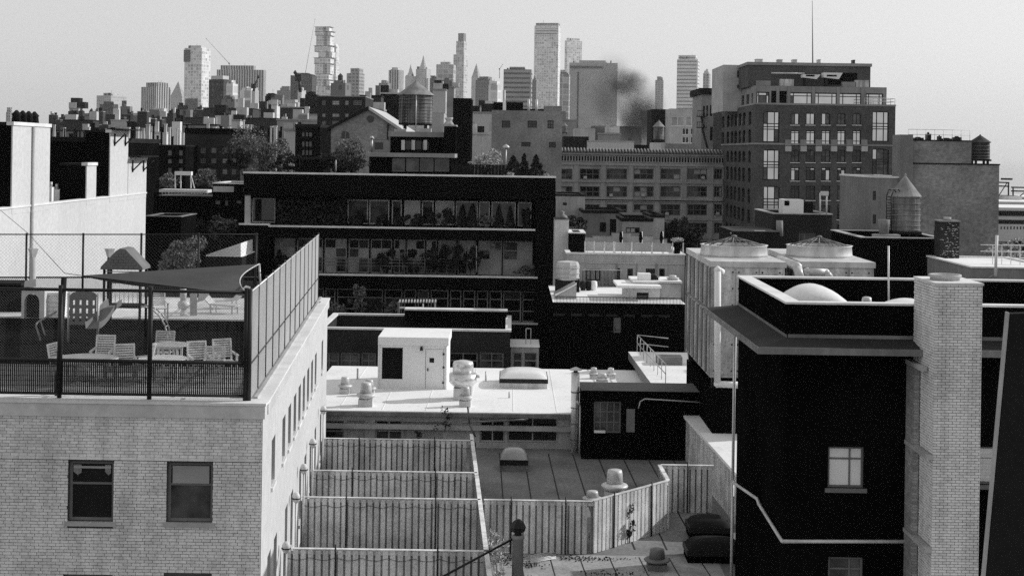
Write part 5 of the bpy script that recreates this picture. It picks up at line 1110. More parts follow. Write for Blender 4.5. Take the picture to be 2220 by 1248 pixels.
# ------------------------------------------------------------------ grey factory loft
DE = 262.0
tri = dict(nx=3, ny=2)
cols_ = [(1198.5, 1241), (1256.8, 1299.8), (1314.7, 1359.4), (1373.8, 1417), (1432, 1475), (1490, 1533), (1548, 1566)]
cols_ = [(1139, 1182)] + cols_
def ew(y0, y1): return [(a, y0 + ((a + b) / 2 - 1370) * .0, b, y1, tri) for a, b in cols_]
fa = building('factory_loft', 'long grey factory loft with triple windows and arcaded cornice', 1110, 1569, 352, DE, 30, 'factory_stone', ew(366, 389) + ew(404, 427) + ew(443, 467) + ew(483, 506) + ew(523, 546), par=.3, kw=dict(fm='frame_mid', fw=.16, panes=(('glass_dark', .78), ('glass_dim', .05), ('glass_blind', .12)), rev=.45))
X0, X1, z0, z1 = ext(fa)
zc = WZ(1340, 336, DE)
MB().box(X0, X1, DE - .1, DE + 5, z1 + .003, zc).build('frieze', 'factory_stone', fa)
nz = 74; w_ = (X1 - X0) / nz; am = MB()
for i in range(5):
    pass
pr = [(-.28 * w_ + .5 * w_, 0), (.5 * w_ + .28 * w_, 0)] + [(.5 * w_ + .28 * w_ * math.cos(math.pi * i / 6), .75 + .28 * w_ * math.sin(math.pi * i / 6)) for i in range(7)]
am.hull([(x, -.04, z) for x, z in pr], [(x, 0, z) for x, z in pr]); ame = am.mesh('arch_niche', 'dark')
for i in range(nz): put('arch_niche', ame, fa, Matrix.Translation((X0 + i * w_, DE - .104, z1 + .18)))
MB().box(X0 - .2, X1, DE - .5, DE + .1, zc + .004, zc + .35).build('cornice', 'factory_stone', fa)
MB().hull([(X0, DE - .7, zc + .354), (X1, DE - .7, zc + .354), (X1, DE + 2, zc + .354), (X0, DE + 2, zc + .354)], [(X0, DE - .7, zc + .45), (X1, DE - .7, zc + .45), (X1, DE + 2, zc + 1.05), (X0, DE + 2, zc + 1.05)]).build('tile_roof', 'tar', fa)
tm = MB().tube((0, -.75, .12), (0, 2.0, .78), .16, 6).mesh('roof_tile', 'stucco_dim'); nt2 = 66
for i in range(nt2): put('roof_tile', tm, fa, Matrix.Translation((X0 + .3 + i * (X1 - X0 - .6) / (nt2 - 1), DE, zc + .36)))
for px in (1120, 1190, 1248.5, 1307, 1366.5, 1424.5, 1482.5, 1540.5):
    x = WX(px, 430, DE); MB().box(x - .42, x + .42, DE - .22, DE - .003, 0, z1 - .4).build('pilaster', 'factory_stone', fa)
for y in (357, 394, 433, 434.5, 473, 513): z = WZ(1340, y, DE); MB().box(X0, X1, DE - .3, DE - .225, z - .16, z + .16).build('string_course', 'factory_stone', fa)
rows_ = {388: 'top', 426: 'second', 466: 'third', 505: 'fourth'}; ordn = ['second', 'third', 'fourth', 'fifth', 'sixth', 'seventh']
for ci, ri, dx_ in ((0, 426, 4), (1, 388, 12), (2, 426, 10), (2, 466, 26), (3, 426, 20), (4, 466, 14), (5, 388, 34), (5, 505, 8), (6, 466, 8)):
    px = cols_[ci + 1][0] + dx_; y = ri; q = PT(px, y - 2, DE - .3); tag(MB().box(q.x - .3, q.x + .3, DE - .45, DE + .05, q.z - .15, q.z + .35).build('window_air_conditioner', 'metal_light'), f'small air conditioner in the {ordn[ci - 1] if ci else "first"} triple window right of the black loft, {rows_[ri]} factory row', 'air conditioner', 'window air conditioners of the factory loft')

# ------------------------------------------------------------------ tall brick apartment tower
DT = 228.0
sm5 = [(1714, 1733), (1747, 1767), (1780.6, 1800), (1814.5, 1833), (1848, 1866.5)]
sky_p = (('glass_sky', .95), ('glass_dim', .05)); mixp = (('glass_sky', .3), ('glass_dark', .5), ('glass_dim', .2)); drk = (('glass_dark', .75), ('glass_dim', .25))
wins = []
for y0, y1, o in ((245, 271, dict(nx=2, ny=1, panes=(('glass_dim', .7), ('glass_sky', .3)), arch=.18, sill=.15)), (283, 317, dict(nx=2, ny=3, rows=[.32, .86], panes=sky_p)), (325, 352, dict(nx=2, ny=2, panes=drk, arch=.18, sill=.15)), (363, 392, dict(nx=2, ny=2, rows=[.8], panes=mixp, sill=.15)), (403, 434, dict(nx=2, ny=2, rows=[.8], panes=drk, sill=.15)), (445, 476, dict(nx=2, ny=2, rows=[.8], panes=drk, sill=.15)), (487, 516, dict(nx=2, ny=2, rows=[.8], panes=drk, sill=.15)), (527, 556, dict(nx=2, ny=2, rows=[.8], panes=drk, sill=.15))):
    for a, b in sm5: wins.append((a, y0, b, y1, o))
big = dict(nx=3, ny=4, cols=[.29, .7], rows=[.42, .5, .6], panes=sky_p, arch=.11, fw=.2)
for y0, y1 in ((241, 309), (324, 391), (403, 474)): wins.append((1653.6, y0, 1690, y1, big))
wins.append((1653.6, 487, 1690, 556, big))
bigd = dict(big); bigd['panes'] = mixp
wins += [(1890, 241, 1927, 308, big), (1890, 322, 1927, 381, bigd), (1890, 395, 1927, 470, bigd)]
dx = lambda px: 39.35 * F / (px - 1110)
left = []
for y0, y1 in ((246, 274), (283, 311), (327, 352), (362, 392), (405, 435), (447, 476), (488, 516)):
    z0, z1 = WZ(1600, y1, 245), WZ(1600, y0, 245)
    for a, b in ((1569, 1575), (1580, 1586.5), (1589, 1595), (1597, 1603.5), (1606, 1612.5), (1615, 1622), (1627.5, 1634)): left.append((dx(b), dx(a), z0, z1, dict(nx=1, ny=2, panes=(('glass_dark', .85), ('glass_dim', .15)), arch=.2)))
tw = building('apartment_tower', 'tall dark brick apartment tower with arched windows and glazed setback', 1637, 1941, 229, DT, 36, 'brick_tower', wins, left=left, par=.6, kw=dict(fm='frame_dark', fw=.16, rev=.3), cop='stone_mid', copt=.3)
X0, X1, z0, z1 = ext(tw)
for px in (1708, 1741, 1774, 1807, 1840.5, 1873):
    a = FR(px - 6.5, 303, px + 6.5, 316, DT); MB().box(a[0], a[1], DT - .35, DT - .003, a[2], a[3]).build('balcony_block', 'stone_mid', tw); a = FR(px - 6.5, 317, px + 6.5, 328.5, DT); MB().box(a[0], a[1], DT - .5, DT - .003, a[2], a[3]).build('balcony_block', 'stone_light', tw)
z = WZ(1790, 313.5, DT); MB().box(X0 - .12, X1 + .1, DT - .14, DT - .003, z - .15, z + .12).build('string_course', 'stone_mid', tw); MB().box(X0 - .14, X0 - .003, DT, DT + 36, z - .15, z + .12).build('string_course', 'stone_mid', tw)
# glazed setback storey
s1 = [(1640, 1668), (1712, 1761), (1766, 1815), (1819, 1868), (1877, 1915)]
zS0 = z1 - .6; dS = 231.5
gs = [FR(a, 199 if i else 204, b, 224, dS) for i, (a, b) in enumerate(s1)]; gx0, gx1 = WX(1638, 205, dS), WX(1922, 205, dS); zS1 = WZ(1780, 188, dS)
m_ = MB(); Mg = frameM(0, dS, 0); gs = [(a, b, zS0 + .25, zS1 - 1.0) for a, b, c, e in gs]; dkx = (WX(1672, 205, dS), WX(1706, 205, dS), zS0 + .1, zS1 - .8); wall_mb(m_, Mg, gx0, gx1, zS0, zS1, gs + [dkx], .4)
Mgl = frameM(gx0, dS, -math.pi / 2); gl = [(-(4 + i * 5.2), -(1 + i * 5.2), zS0 + .3, zS1 - 1.1) for i in range(5)]; wall_mb(m_, Mgl, -29, 0, zS0, zS1, gl, .4); m_.quad((gx1, dS, zS0), (gx1, dS + 29, zS0), (gx1, dS + 29, zS1), (gx1, dS, zS1)); m_.build('setback_wall', 'stone_mid', tw)
MB().box(gx0, gx1, dS + .01, dS + 29, zS1 - .02, zS1 + .02).build('setback_roof', 'tar', tw); MB().box(dkx[0], dkx[1], dS + .41, dS + .45, dkx[2], dkx[3]).build('recess', 'black', tw)
for i, h in enumerate(gs): window(tw, Mg, h, 3, 2, cols=[.18, .78], rows=[.78], fm='frame_dark', fw=.18, panes=(('glass_sky', .75), ('glass_dim', .25)), rev=.3)
for h in gl: window(tw, Mgl, h, 2, 2, fm='frame_dark', fw=.18, panes=drk, rev=.3)
for px in (1636, 1686, 1710, 1763, 1817, 1870): x = WX(px, 205, dS); MB().box(x - .25, x + .25, dS - .15, dS - .003, zS0, zS1).build('mullion_pier', 'stone_mid', tw)
rl = MB(); rz = z1 + .3
for h in (.5, 1.0): rl.tube((WX(1875, 225, DT), DT + .2, rz + h), (X1, DT + .2, rz + h), .05, 5); rl.tube((X1, DT + .2, rz + h), (X1, DT + 20, rz + h), .05, 5)
for i in range(8): x = WX(1875 + i * 9.4, 225, DT); rl.tube((x, DT + .2, rz), (x, DT + .2, rz + 1), .04, 5)
rl.build('railing', 'metal_light', tw)
# plant storey on top
dP2 = 236; a = FR(1622, 143, 1887, 188, dP2); MB().box(a[0], a[1], dP2, dP2 + 20, zS1 + .021, a[3]).build('plant_storey', 'brick_tower', tw); MB().box(a[0] - .2, a[1] + .2, dP2 - .2, dP2 + 20.2, a[3] + .003, a[3] + .5).build('plant_coping', 'stone_mid', tw)
b = FR(1795, 158, 1858, 184, dP2 - .02); MB().box(b[0], b[1], dP2 - .06, dP2 - .003, b[2], b[3]).build('dark_louvre', 'black', tw)
b = FR(1568, 141, 1612, 195, 246); o = MB(); hh = [FR(1598, 153, 1610, 169, 246), FR(1598, 184, 1606, 192, 246)]; wall_mb(o, frameM(0, 246, 0), b[0], b[1], zS0, b[3], hh, .3); o.quad((b[0], 260, zS0), (b[0], 246, zS0), (b[0], 246, b[3]), (b[0], 260, b[3])); o.quad((b[0], 246, b[3]), (b[1], 246, b[3]), (b[1], 260, b[3]), (b[0], 260, b[3])); o.build('stair_block', 'stone_light', tw)
for h in hh: window(tw, frameM(0, 246, 0), h, 2, 2, fm='frame_dark', fw=.12, panes=(('glass_dark', 1),), rev=.28, split=False)
# rooftop plant as its own things
for i, (px, yt, wp, mm, l) in enumerate(((1645, 130, 14, 'metal_light', 'pale cabinet with rails at the left of the tower roof'), (1690, 131, 10, 'metal_panel', 'pale cabinet mid tower roof'), (1722, 131, 9, 'metal_light', 'round topped vent beside the mast on the tower roof'), (1775, 131, 5, 'metal_light', 'slim pale vent right of the mast'), (1850, 132, 4, 'black_metal', 'thin dark stack at the right of the tower roof'), (1812, 142, 16, 'brick_tower', 'brick bulkhead right of the mast on the tower roof'))):
    q = PT(px, 143, 240); t = thing('roof_cabinet', l, 'roof plant', (q.x, 240, a[3] + .5), 'plant on the tower roof'); r = wp / 2 * 240 / F; h_ = WZ(px, yt, 240); MB().box(q.x - r, q.x + r, 239.5, 241, a[3] + .5, h_).build('body', mm, t); MB().box(q.x - r * 1.1, q.x + r * 1.1, 239.4, 241.1, h_ + .003, h_ + .12).build('lid', mm, t)
tag(MB().tube((WX(1762, 140, 240), 240, a[3] + .5), PT(1761, 2, 240), .12, 5, .04).build('radio_mast', 'metal_dim'), 'tall thin mast on the brick tower roof', 'mast')
for px0, px1, y0, y1, l in ((1740, 1770, 162, 172, 'lower boxy white air duct on the tower setback roof'), (1785, 1818, 158, 172, 'upper boxy white air duct on the tower setback roof')):
    b = FR(px0, y0, px1, y1, 233.5); t = thing('air_duct', l, 'air duct', ((b[0] + b[1]) / 2, 234, b[2]), 'white ducts on the tower'); MB().hull([(b[0], 233.2, b[2] + .25), (b[1], 233.2, b[2]), (b[1], 235, b[2]), (b[0], 235, b[2] + .25)], [(b[0], 233.2, b[3]), (b[1] + .6, 233.2, b[3]), (b[1] + .6, 235, b[3]), (b[0], 235, b[3])]).build('duct', 'white_paint', t); MB().box(b[0] + .5, b[1] - .4, 233.12, 233.19, b[2] + .45, b[2] + .7).build('slot', 'black', t); MB().box(b[0] + .3, b[0] + .6, 233.6, 234.4, zS1 + .02, b[2] + .3).build('support', 'black_metal', t)
b = FR(1673, 156, 1745, 159, 235); tag(MB().tube((b[0], 235.4, b[2]), (b[1], 235.4, b[2]), .16, 7).build('roof_pipe', 'metal_light'), 'level white pipe along the plant storey of the tower', 'pipe')
for i, px in enumerate((1655, 1705, 1840, 1868)): q = PT(px, 186, 233); tag(MB().box(q.x - 1.1, q.x + 1.1, 232.6, 233.6, zS1 + .021, zS1 + .9 + .3 * (i % 2)).build('roof_cabinet', 'metal_panel' if i % 2 else 'stone_mid'), ['low grey cabinet at the left of the tower setback roof', 'white cabinet on the tower setback roof by the pipe', 'low cabinet below the dark louvre of the tower', 'pale cabinet at the right of the tower setback roof'][i], 'roof plant', 'plant on the tower roof')

# pale house with fire escape left of the tower
fe = building('fire_escape_house', 'pale narrow house with dark fire escape left of the brick tower', 1521, 1568, 205, 275, 14, 'stone_mid', [(1524, 230, 1528, 253, {}), (1531, 229, 1535, 252, {}), (1539, 228, 1544, 252, {}), (1539, 275, 1545, 305, {})], par=.3, cop='dark', copt=1.2, copo=.5, kw=dict(nx=1, ny=2, fm='frame_dark', panes=(('glass_dark', 1),), fw=.1, split=False))
X0, X1, z0, z1 = ext(fe); MB().box(WX(1547, 250, 275), X1, 274.9, 274.99, 0, z1 - .3).build('dark_bay', 'brick_tower', fe)  # darker brick sheet over the right part of the front
t = thing('fire_escape', 'black zigzag fire escape on the pale narrow house', 'fire escape', PT(1523, 320, 273)); 
for y in (252, 276): q = PT(1521, y, 273.5); MB().box(q.x - .9, q.x + .9, 273, 274.9, q.z - .15, q.z).build('landing', 'black_metal', t); m_ = MB(); [m_.tube((q.x - .9 + .36 * i, 273, q.z), (q.x - .9 + .36 * i, 273, q.z + 1), .05, 4) for i in range(6)]; m_.tube((q.x - .9, 273, q.z + 1), (q.x + .9, 273, q.z + 1), .06, 4); m_.build('railing', 'black_metal', t)
for a_, b_ in (((1518, 252), (1524, 276)), ((1520, 276), (1532, 322))): A, B = PT(*a_, 273.5), PT(*b_, 273.5); MB().hull([A + Vector((0, -.3, 0)), A + Vector((.35, -.3, 0)), B + Vector((.35, -.3, 0)), B + Vector((0, -.3, 0))], [A + Vector((0, .4, 0)), A + Vector((.35, .4, 0)), B + Vector((.35, .4, 0)), B + Vector((0, .4, 0))]).build('stair', 'black_metal', t)
# white glass house and clutter behind the factory
wg = building('glass_front_house', 'white framed glass fronted house behind the factory cornice', 1452, 1516, 236, 330, 14, 'stone_light', [(1454, 252, 1484, 274, {}), (1486, 252, 1512, 274, {}), (1478, 277, 1494, 293, {}), (1496, 277, 1513, 293, {}), (1478, 296, 1494, 311, {}), (1496, 296, 1513, 311, {})], par=.3, kw=dict(nx=2, ny=1, fm='frame_white', fw=.2, panes=(('glass_blind', .5), ('glass_dim', .5)), split=False))
building('dark_block', 'dark square block left of the white framed glass house', 1413, 1451, 237, 340, 12, 'dark', par=.3)
building('white_bulkhead', 'long low white bulkhead on the factory roof', 1277, 1374, 308, 268, 8, 'white_wall', par=0, roofm='white_roof', zb=10, cop='coping_mid', copt=.25)
building('white_bulkhead', 'small white bulkhead under the far water tank', 1416, 1442, 309, 300, 8, 'white_wall', par=0, zb=10)
water_tank('small water tank on a white bulkhead behind the factory', WX(1428, 290, 303), 303, WZ(1428, 309, 303), 12 * 303 / F, 28 * 303 / F, 13 * 303 / F, legs=.6, m='tank_wood', pipe=False, hoops=5)
building('low_block', 'low grey roof house right of the white bulkhead', 1442, 1520, 312, 285, 8, 'stucco_mid', par=0, zb=10); building('low_block', 'low dark roof house right of the long white bulkhead', 1376, 1404, 314, 280, 8, 'dark', par=0, zb=10)
building('low_block', 'low cluttered dark house left of the long white bulkhead', 1222, 1276, 296, 320, 12, 'dark', par=.3, roofm='coping_mid'); water_tank('tiny pale water tank left of the factory clutter', WX(1224, 280, 330), 330, WZ(1224, 291, 330), 6 * 330 / F, 14 * 330 / F, 7 * 330 / F, legs=.4, m='tank_wood', pipe=False, hoops=4)
building('low_block', 'white sheds above the dark clutter behind the blunt brick block', 1246, 1290, 278, 380, 12, 'stone_light', par=0)

# ------------------------------------------------------------------ terrace houses below the factory
DI = 100.0
st = building('stucco_house', 'grey stucco house with uneven windows below the glass railed terrace', 1228, 1484, 552, DI, 9, 'stucco_mid', [(1270, 583, 1302, 608, dict(nx=3, ny=1, panes=(('glass_blind', 1),))), (1336, 581, 1344, 606, {}), (1360, 582, 1372, 604, {}), (1400, 582, 1422, 606, {}), (1429, 582, 1441, 608, {})], par=.12, roofm='white_roof', kw=dict(nx=1, ny=1, fm='frame_dark', panes=(('glass_dark', 1),), fw=.09), cop='coping_light', copt=.1)
X0, X1, z0, zI = ext(st)
for px, w_ in ((1337, 3), (1422, 4), (1380, 2)): x = WX(px, 570, DI); MB().box(x - w_ / 2 * DI / F, x + w_ / 2 * DI / F, DI - .09, DI - .004, 0, zI - .6).build('downpipe', 'stucco_dim', st)
z = WZ(1350, 570, DI); MB().box(X0, X1, DI - .07, DI - .004, z - .04, z + .04).build('string_course', 'coping_mid', st)
gt = thing('glass_railing', 'glass balustrade with white posts along the roof terrace', 'railing', PT(1374, 548, DI + .5))
for px in (1268, 1288, 1311, 1330, 1333, 1370, 1414, 1458, 1481): x = WX(px, 540, DI + .4); MB().box(x - .035, x + .035, DI + .36, DI + .44, zI + .1, zI + .1 + 24 * DI / F).build('post', 'frame_white', gt)
for a, b in ((1270, 1310), (1312, 1331), (1334, 1369), (1371, 1413), (1415, 1457)): MB().box(WX(a, 540, DI), WX(b, 540, DI), DI + .39, DI + .41, zI + .2, zI + .2 + 19 * DI / F).build('pane', 'glass_blind', gt)
for px, l in ((1348, 'left'), (1391, 'middle'), (1436, 'right')):
    q = PT(px, 548, DI + 2); t = thing('parasol', l + ' one of three closed parasols on the glass railed terrace', 'parasol', (q.x, q.y, zI), 'closed parasols'); zt7 = WZ(px, 502, DI + 2)
    MB().tube((q.x, q.y, zI - .05), (q.x, q.y, zt7), .05, 7).build('pole', 'frame_white', t); MB().lathe(q.x - .08, q.y, [(.06, zt7 - .9), (.14, zt7 - .5), (.1, zt7 - .1), (.03, zt7 + .02)], 8).build('folded_canopy', 'black', t)
tree('planter_bush', 'pale feathery bush in a tall black planter on the terrace', (WX(1468, 540, DI + 1), DI + 1, zI - .02), WZ(1468, 513, DI + 1), .55, .5, WZ(1468, 530, DI + 1), 700, .09, 'leaf_light', 'bush', 9, .06); tag(MB().box(WX(1462, 540, DI + 1), WX(1474, 540, DI + 1), DI + .8, DI + 1.2, zI - .02, WZ(1468, 527, DI + 1)).build('planter', 'black'), 'tall black planter holding the feathery bush', 'planter')
for i, px in enumerate((1280, 1340, 1362, 1385, 1405, 1445)): q = PT(px, 545, DI + 1.2); t = thing('terrace_chair', ['first', 'second', 'third', 'fourth', 'fifth', 'sixth'][i] + ' low pale chair from the left behind the glass terrace railing', 'chair', (q.x, q.y, zI), 'chairs behind the glass railing'); MB().box(q.x - .25, q.x + .25, q.y - .2, q.y + .3, zI + .3, zI + .38).build('seat', 'frame_white', t); MB().box(q.x - .25, q.x + .25, q.y + .3, q.y + .36, zI + .3, zI + .75).build('backrest', 'frame_white', t); [MB().box(q.x + s * .22 - .02, q.x + s * .22 + .02, q.y - .18, q.y - .14, zI - .02, zI + .3).build('leg', 'frame_white', t) for s in (-1, 1)]
wc = building('white_pier', 'plain white pier with small dome cap beside the black loft', 1203, 1233, 476, 104, 3, 'white_wall', par=0, cat='pier'); c = (ext(wc)[0] + ext(wc)[1]) / 2; MB().lathe(c, 105.5, [(.5, ext(wc)[3] + .01), (.42, ext(wc)[3] + .2), (.2, ext(wc)[3] + .35), (.25, ext(wc)[3] + .5), (.05, ext(wc)[3] + .6)], 12).build('cap', 'metal_dim', wc)
building('black_bulkhead', 'black boxy bulkhead left of the glass railed terrace', 1233, 1268, 506, 103, 4, 'black', par=.1, cop='coping_light', copt=.08)
# stepped wall and houses behind the terrace
for i, (a, b, y, l) in enumerate(((1266, 1285, 514, 'lowest left step of the stepped terrace wall'), (1285, 1326, 511, 'wide left step of the stepped terrace wall'), (1326, 1368, 505, 'highest step of the stepped terrace wall'), (1368, 1416, 511, 'middle right step of the stepped terrace wall'), (1416, 1446, 518, 'lowest right step of the stepped terrace wall'))): building('stepped_wall', l, a, b, y, 112, .6, 'stucco_mid', par=0, cat='wall', group='stepped terrace wall')
building('stucco_house', 'pale stucco house with one tiny window behind the white pier', 1204, 1268, 425, 165, 10, 'stucco_mid', [(1220, 439, 1229, 445, dict(nx=1, ny=1, fm='frame_dark', panes=(('glass_dark', 1),)))], par=.3, cop='dark', copt=.2)
building('stucco_house', 'dim stucco house with a narrow door behind the stepped wall', 1262, 1352, 462, 158, 10, 'stucco_dim', [(1300, 482, 1314, 503, {}), (1322, 475, 1340, 510, {})], par=.3, cop='dark', copt=.3, kw=dict(nx=1, ny=1, fm='frame_dark', panes=(('glass_dark', 1),)))
building('stucco_house', 'small pale house with a wide window behind the parasols', 1348, 1415, 480, 130, 7, 'stucco_mid', [(1357, 493, 1387, 505, dict(nx=3, ny=1))], par=.3, cop='dark', copt=.3, kw=dict(fm='frame_dark', panes=(('glass_blind', .6), ('glass_dark', .4))))
building('stucco_house', 'plain pale house end beside dark conifers', 1408, 1440, 472, 135, 7, 'stucco_mid', par=.2, cop='dark', copt=.3)
building('roof_shed', 'dark low pitched shed roof above the small pale houses', 1352, 1410, 466, 142, 6, 'dark', par=0)
for px, yt, wp, l in ((1455, 468, 44, 'dark pointed tree left of a dense group below the factory'), (1485, 474, 60, 'broad dark tree mid of the dense group below the factory'), (1508, 490, 50, 'low dark tree right of the dense group below the factory'), (1430, 482, 36, 'slim dark tree by the pale house end')):
    dd = 138; z1 = WZ(px, yt, dd); r = wp / 2 * dd / F; tree('yard_tree', l, (WX(px, 540, dd), dd, 3), z1, r, r, z1 - 3.4, 2600, .14, 'leaf_dark', 'tree', 18, .15, 'dark trees below the factory')
tree('yard_tree', 'small sparse tree against the pale stucco house', (WX(1247, 520, 150), 150, 5), WZ(1247, 468, 150), 1.4, 1.2, WZ(1247, 505, 150), 700, .14, 'leaf_dark', 'tree', 10, .1)
# lower terrace with white hut
DW = 88.0; zW = WZ(1340, 652, 89.5)
lt = building('terrace_block', 'black block carrying the lower sunny terrace with white hut', 1200, 1484, 657, DW, 11, 'black', [(1330, 688, 1346, 721, dict(nx=1, ny=2, fm='frame_mid', panes=(('glass_dim', 1),)))], par=0, roofm='white_roof')
X0, X1, z0, zW = ext(lt)
q = FR(1356, 618, 1477, 657, 90); t = building('white_hut', 'white hut with dark door on the lower sunny terrace', 1356, 1430, 622, 90.5, 3, 'white_wall', [(1380, 634, 1406, 656, dict(nx=1, ny=1, fm='frame_dark', panes=(('glass_dark', 1),)))], zb=zW, par=0, cat='hut'); X0h, X1h, _, zh = ext(t); MB().box(WX(1338, 620, 90), X1h, 89.6, 93.6, zh + .004, zh + .16).build('roof', 'white_roof', t)
t2 = building('white_hut', 'taller grey sided wing right of the white hut', 1430, 1476, 615, 90.8, 3, 'stucco_mid', zb=zW, par=0, cat='hut'); X0h, X1h, _, zh2 = ext(t2); MB().box(WX(1372, 613, 91), X1h + .1, 91, 94.5, zh2 + .004, zh2 + .14).build('roof', 'white_roof', t2)
for px, l in ((1396, 'white slotted cabinet on the hut roof'), ): q = PT(px, 612, 92); tag(MB().box(q.x - .4, q.x + .4, 91.6, 92.4, zh2 + .15, zh2 + .55).build('roof_cabinet', 'white_paint'), l, 'roof plant')
q = PT(1416, 610, 92); roof_fan('squat dark vent on the white hut roof', (q.x, 92, zh2 + .15), .4, .35, 'hat', 'black_metal'); q = PT(1458, 612, 92); roof_fan('low white vent at the end of the hut roof', (q.x, 92, zh2 + .15), .4, .3, 'hat')
for i in range(7): x = WX(1212 + i * 38, 684, DW); MB().box(x - .35, x + .35, DW - .05, DW - .003, WZ(1340, 686, DW), WZ(1340, 681, DW)).build('lintel', 'dark_brick', lt)
rl = thing('terrace_railing', 'thin dark railing along the lower sunny terrace', 'railing', PT(1340, 655, DW)); m_ = MB()
for i in range(90): x = WX(1203 + i * 3.1, 655, DW); m_.box(x - .015, x + .015, DW + .02, DW + .05, zW, zW + .34)
tag(m_.build('balusters', 'black_metal', rl), kind='stuff'); MB().box(WX(1203, 650, DW), WX(1480, 650, DW), DW + .01, DW + .06, zW + .34, zW + .38).build('rail', 'black_metal', rl)
q = PT(1230, 590, 95); t = thing('roof_tank', 'white ribbed rounded tank beside the black loft', 'tank', PT(1230, 610, 95)); MB().lathe(q.x, q.y, [(.7, WZ(1230, 606, 95)), (.78, WZ(1230, 600, 95)), (.8, WZ(1230, 574, 95)), (.7, WZ(1230, 567, 95)), (.2, WZ(1230, 565, 95))], 9, smooth=False).build('body', 'stone_light', t); MB().box(q.x - .8, q.x + .8, 94.5, 95.5, zW, WZ(1230, 606.3, 95)).build('stand', 'dark', t)
for y in (580, 592, 602): z = WZ(1230, y, 95); MB().lathe(q.x, q.y, [(.805, z), (.83, z), (.83, z + .04), (.805, z + .04)], 20).build('rib', 'coping_mid', t)
t = thing('lean_to', 'sloping glazed lean to at the end of the lower terrace', 'lean to', PT(1225, 650, 91)); A = [PT(1203, 640, 90), PT(1250, 615, 90), PT(1250, 612, 93), PT(1203, 634, 93)]; MB().hull([v - Vector((0, 0, .06)) for v in A], A).build('roof', 'white_roof', t); MB().hull([(A[0].x, 90.1, zW), (A[1].x, 90.1, zW), (A[1].x, 92.9, zW), (A[0].x, 92.9, zW)], [(A[0].x, 90.1, A[0].z - .08), (A[1].x, 90.1, A[1].z - .08), (A[1].x, 92.9, A[1].z - .08), (A[0].x, 92.9, A[0].z - .08)]).build('glazing', 'glass_blind', t)
for px, l in ((1264, 'dark potted plant on the lower terrace'), (1276, 'pale pot beside the dark potted plant'), (1287, 'white rounded seat on the lower terrace')): q = PT(px, 628, 96); tag(MB().lathe(q.x, 96, [(.15, zW), (.25, zW + .3), (.22, zW + .6), (.1, zW + .65)], 10).build('pot', 'leaf_dark' if 'dark potted' in l else 'white_paint'), l, 'pot')
t = thing('terrace_fence', 'low fence behind the pots on the lower terrace', 'fence', PT(1310, 620, 98)); m_ = MB(); [m_.box(WX(1262 + i * 3, 618, 98.6), WX(1263 + i * 3, 618, 98.6), 98.6, 98.65, zW, zW + 1.15) for i in range(28)]; tag(m_.build('balusters', 'black_metal', t), kind='stuff'); MB().box(WX(1262, 618, 98.6), WX(1348, 618, 98.6), 98.59, 98.66, zW + 1.15, zW + 1.2).build('rail', 'coping_mid', t)
tree('loft_side_plant', 'pale shrub in a lit gap beside the black loft wall', (WX(1216, 745, 100), 100, WZ(1216, 762, 100)), WZ(1216, 715, 100), .6, .5, WZ(1216, 760, 100), 500, .1, 'leaf_light', 'shrub', 8, .05)

# ------------------------------------------------------------------ right side: brick warehouse, tanks
DG2 = 125.0
wa = building('brick_warehouse', 'big blank grey brick warehouse end wall at the right', 1972, 2166, 357, DG2, 3.6, 'brick_mid', par=.3, cop='dark', copt=.12, roofm='tar'); X0, X1, z0, zg = ext(wa)
b = FR(1972, 306, 2106, 360, DG2); MB().box(b[0] + .002, b[1], DG2 + .002, DG2 + 3.6, zg - .3, b[3]).build('upper_wall', 'brick_mid', wa); MB().box(b[0] - .05, b[1] + .05, DG2 - .05, DG2 + 3.65, b[3] + .003, b[3] + .1).build('upper_coping', 'dark', wa)
b2_ = FR(1951, 292, 1979, 380, DG2 - .5); MB().box(b2_[0], b2_[1], DG2 - .5, DG2 + 2, b2_[2] - .5, b2_[3]).build('corner_pier', 'stucco_dim', wa)
lw = building('warehouse_wing', 'lower pale wing with two slit windows beside the brick warehouse', 1889, 1973, 386, DG2 - .3, 12, 'stucco_dim', [(1892, 414, 1899, 434, {}), (1892, 465, 1899, 485, {})], par=.3, cop='coping_light', copt=.15, kw=dict(nx=1, ny=1, fm='frame_dark', panes=(('glass_dark', 1),)))
for px, hp, wp, l in ((1990, 9, 20, 'low dark machine at the left of the warehouse roof'), (2012, 20, 8, 'curved dark vent horn on the warehouse roof'), (2036, 14, 5, 'thin dark stack on the warehouse roof'), (2052, 8, 22, 'low dark duct mid warehouse roof'), (2074, 12, 16, 'tilted dark unit at the right of the warehouse roof')):
    q = PT(px, 305, DG2 + 2); r = wp / 2 * DG2 / F; t = thing('roof_machine', l, 'roof plant', (q.x, q.y, b[3]), 'plant on the warehouse roof'); MB().box(q.x - r, q.x + r, q.y - .4, q.y + .4, b[3], b[3] + hp * DG2 / F * .8).build('body', 'black_metal', t); MB().lathe(q.x, q.y, [(r * .7, b[3] + hp * DG2 / F * .8), (r * .5, b[3] + hp * DG2 / F)], 8).build('head', 'black_metal', t)
rl = MB(); z = b[3] + .1
for h in (.45, .9): rl.tube((b[0], DG2 + .5, z + h), (b[1], DG2 + .5, z + h), .02, 4)
for i in range(8): x = b[0] + (b[1] - b[0]) * i / 7; rl.tube((x, DG2 + .5, z), (x, DG2 + .5, z + .9), .02, 4)
tag(rl.build('roof_railing', 'metal_light'), 'thin pale railing on the upper warehouse roof', 'railing')
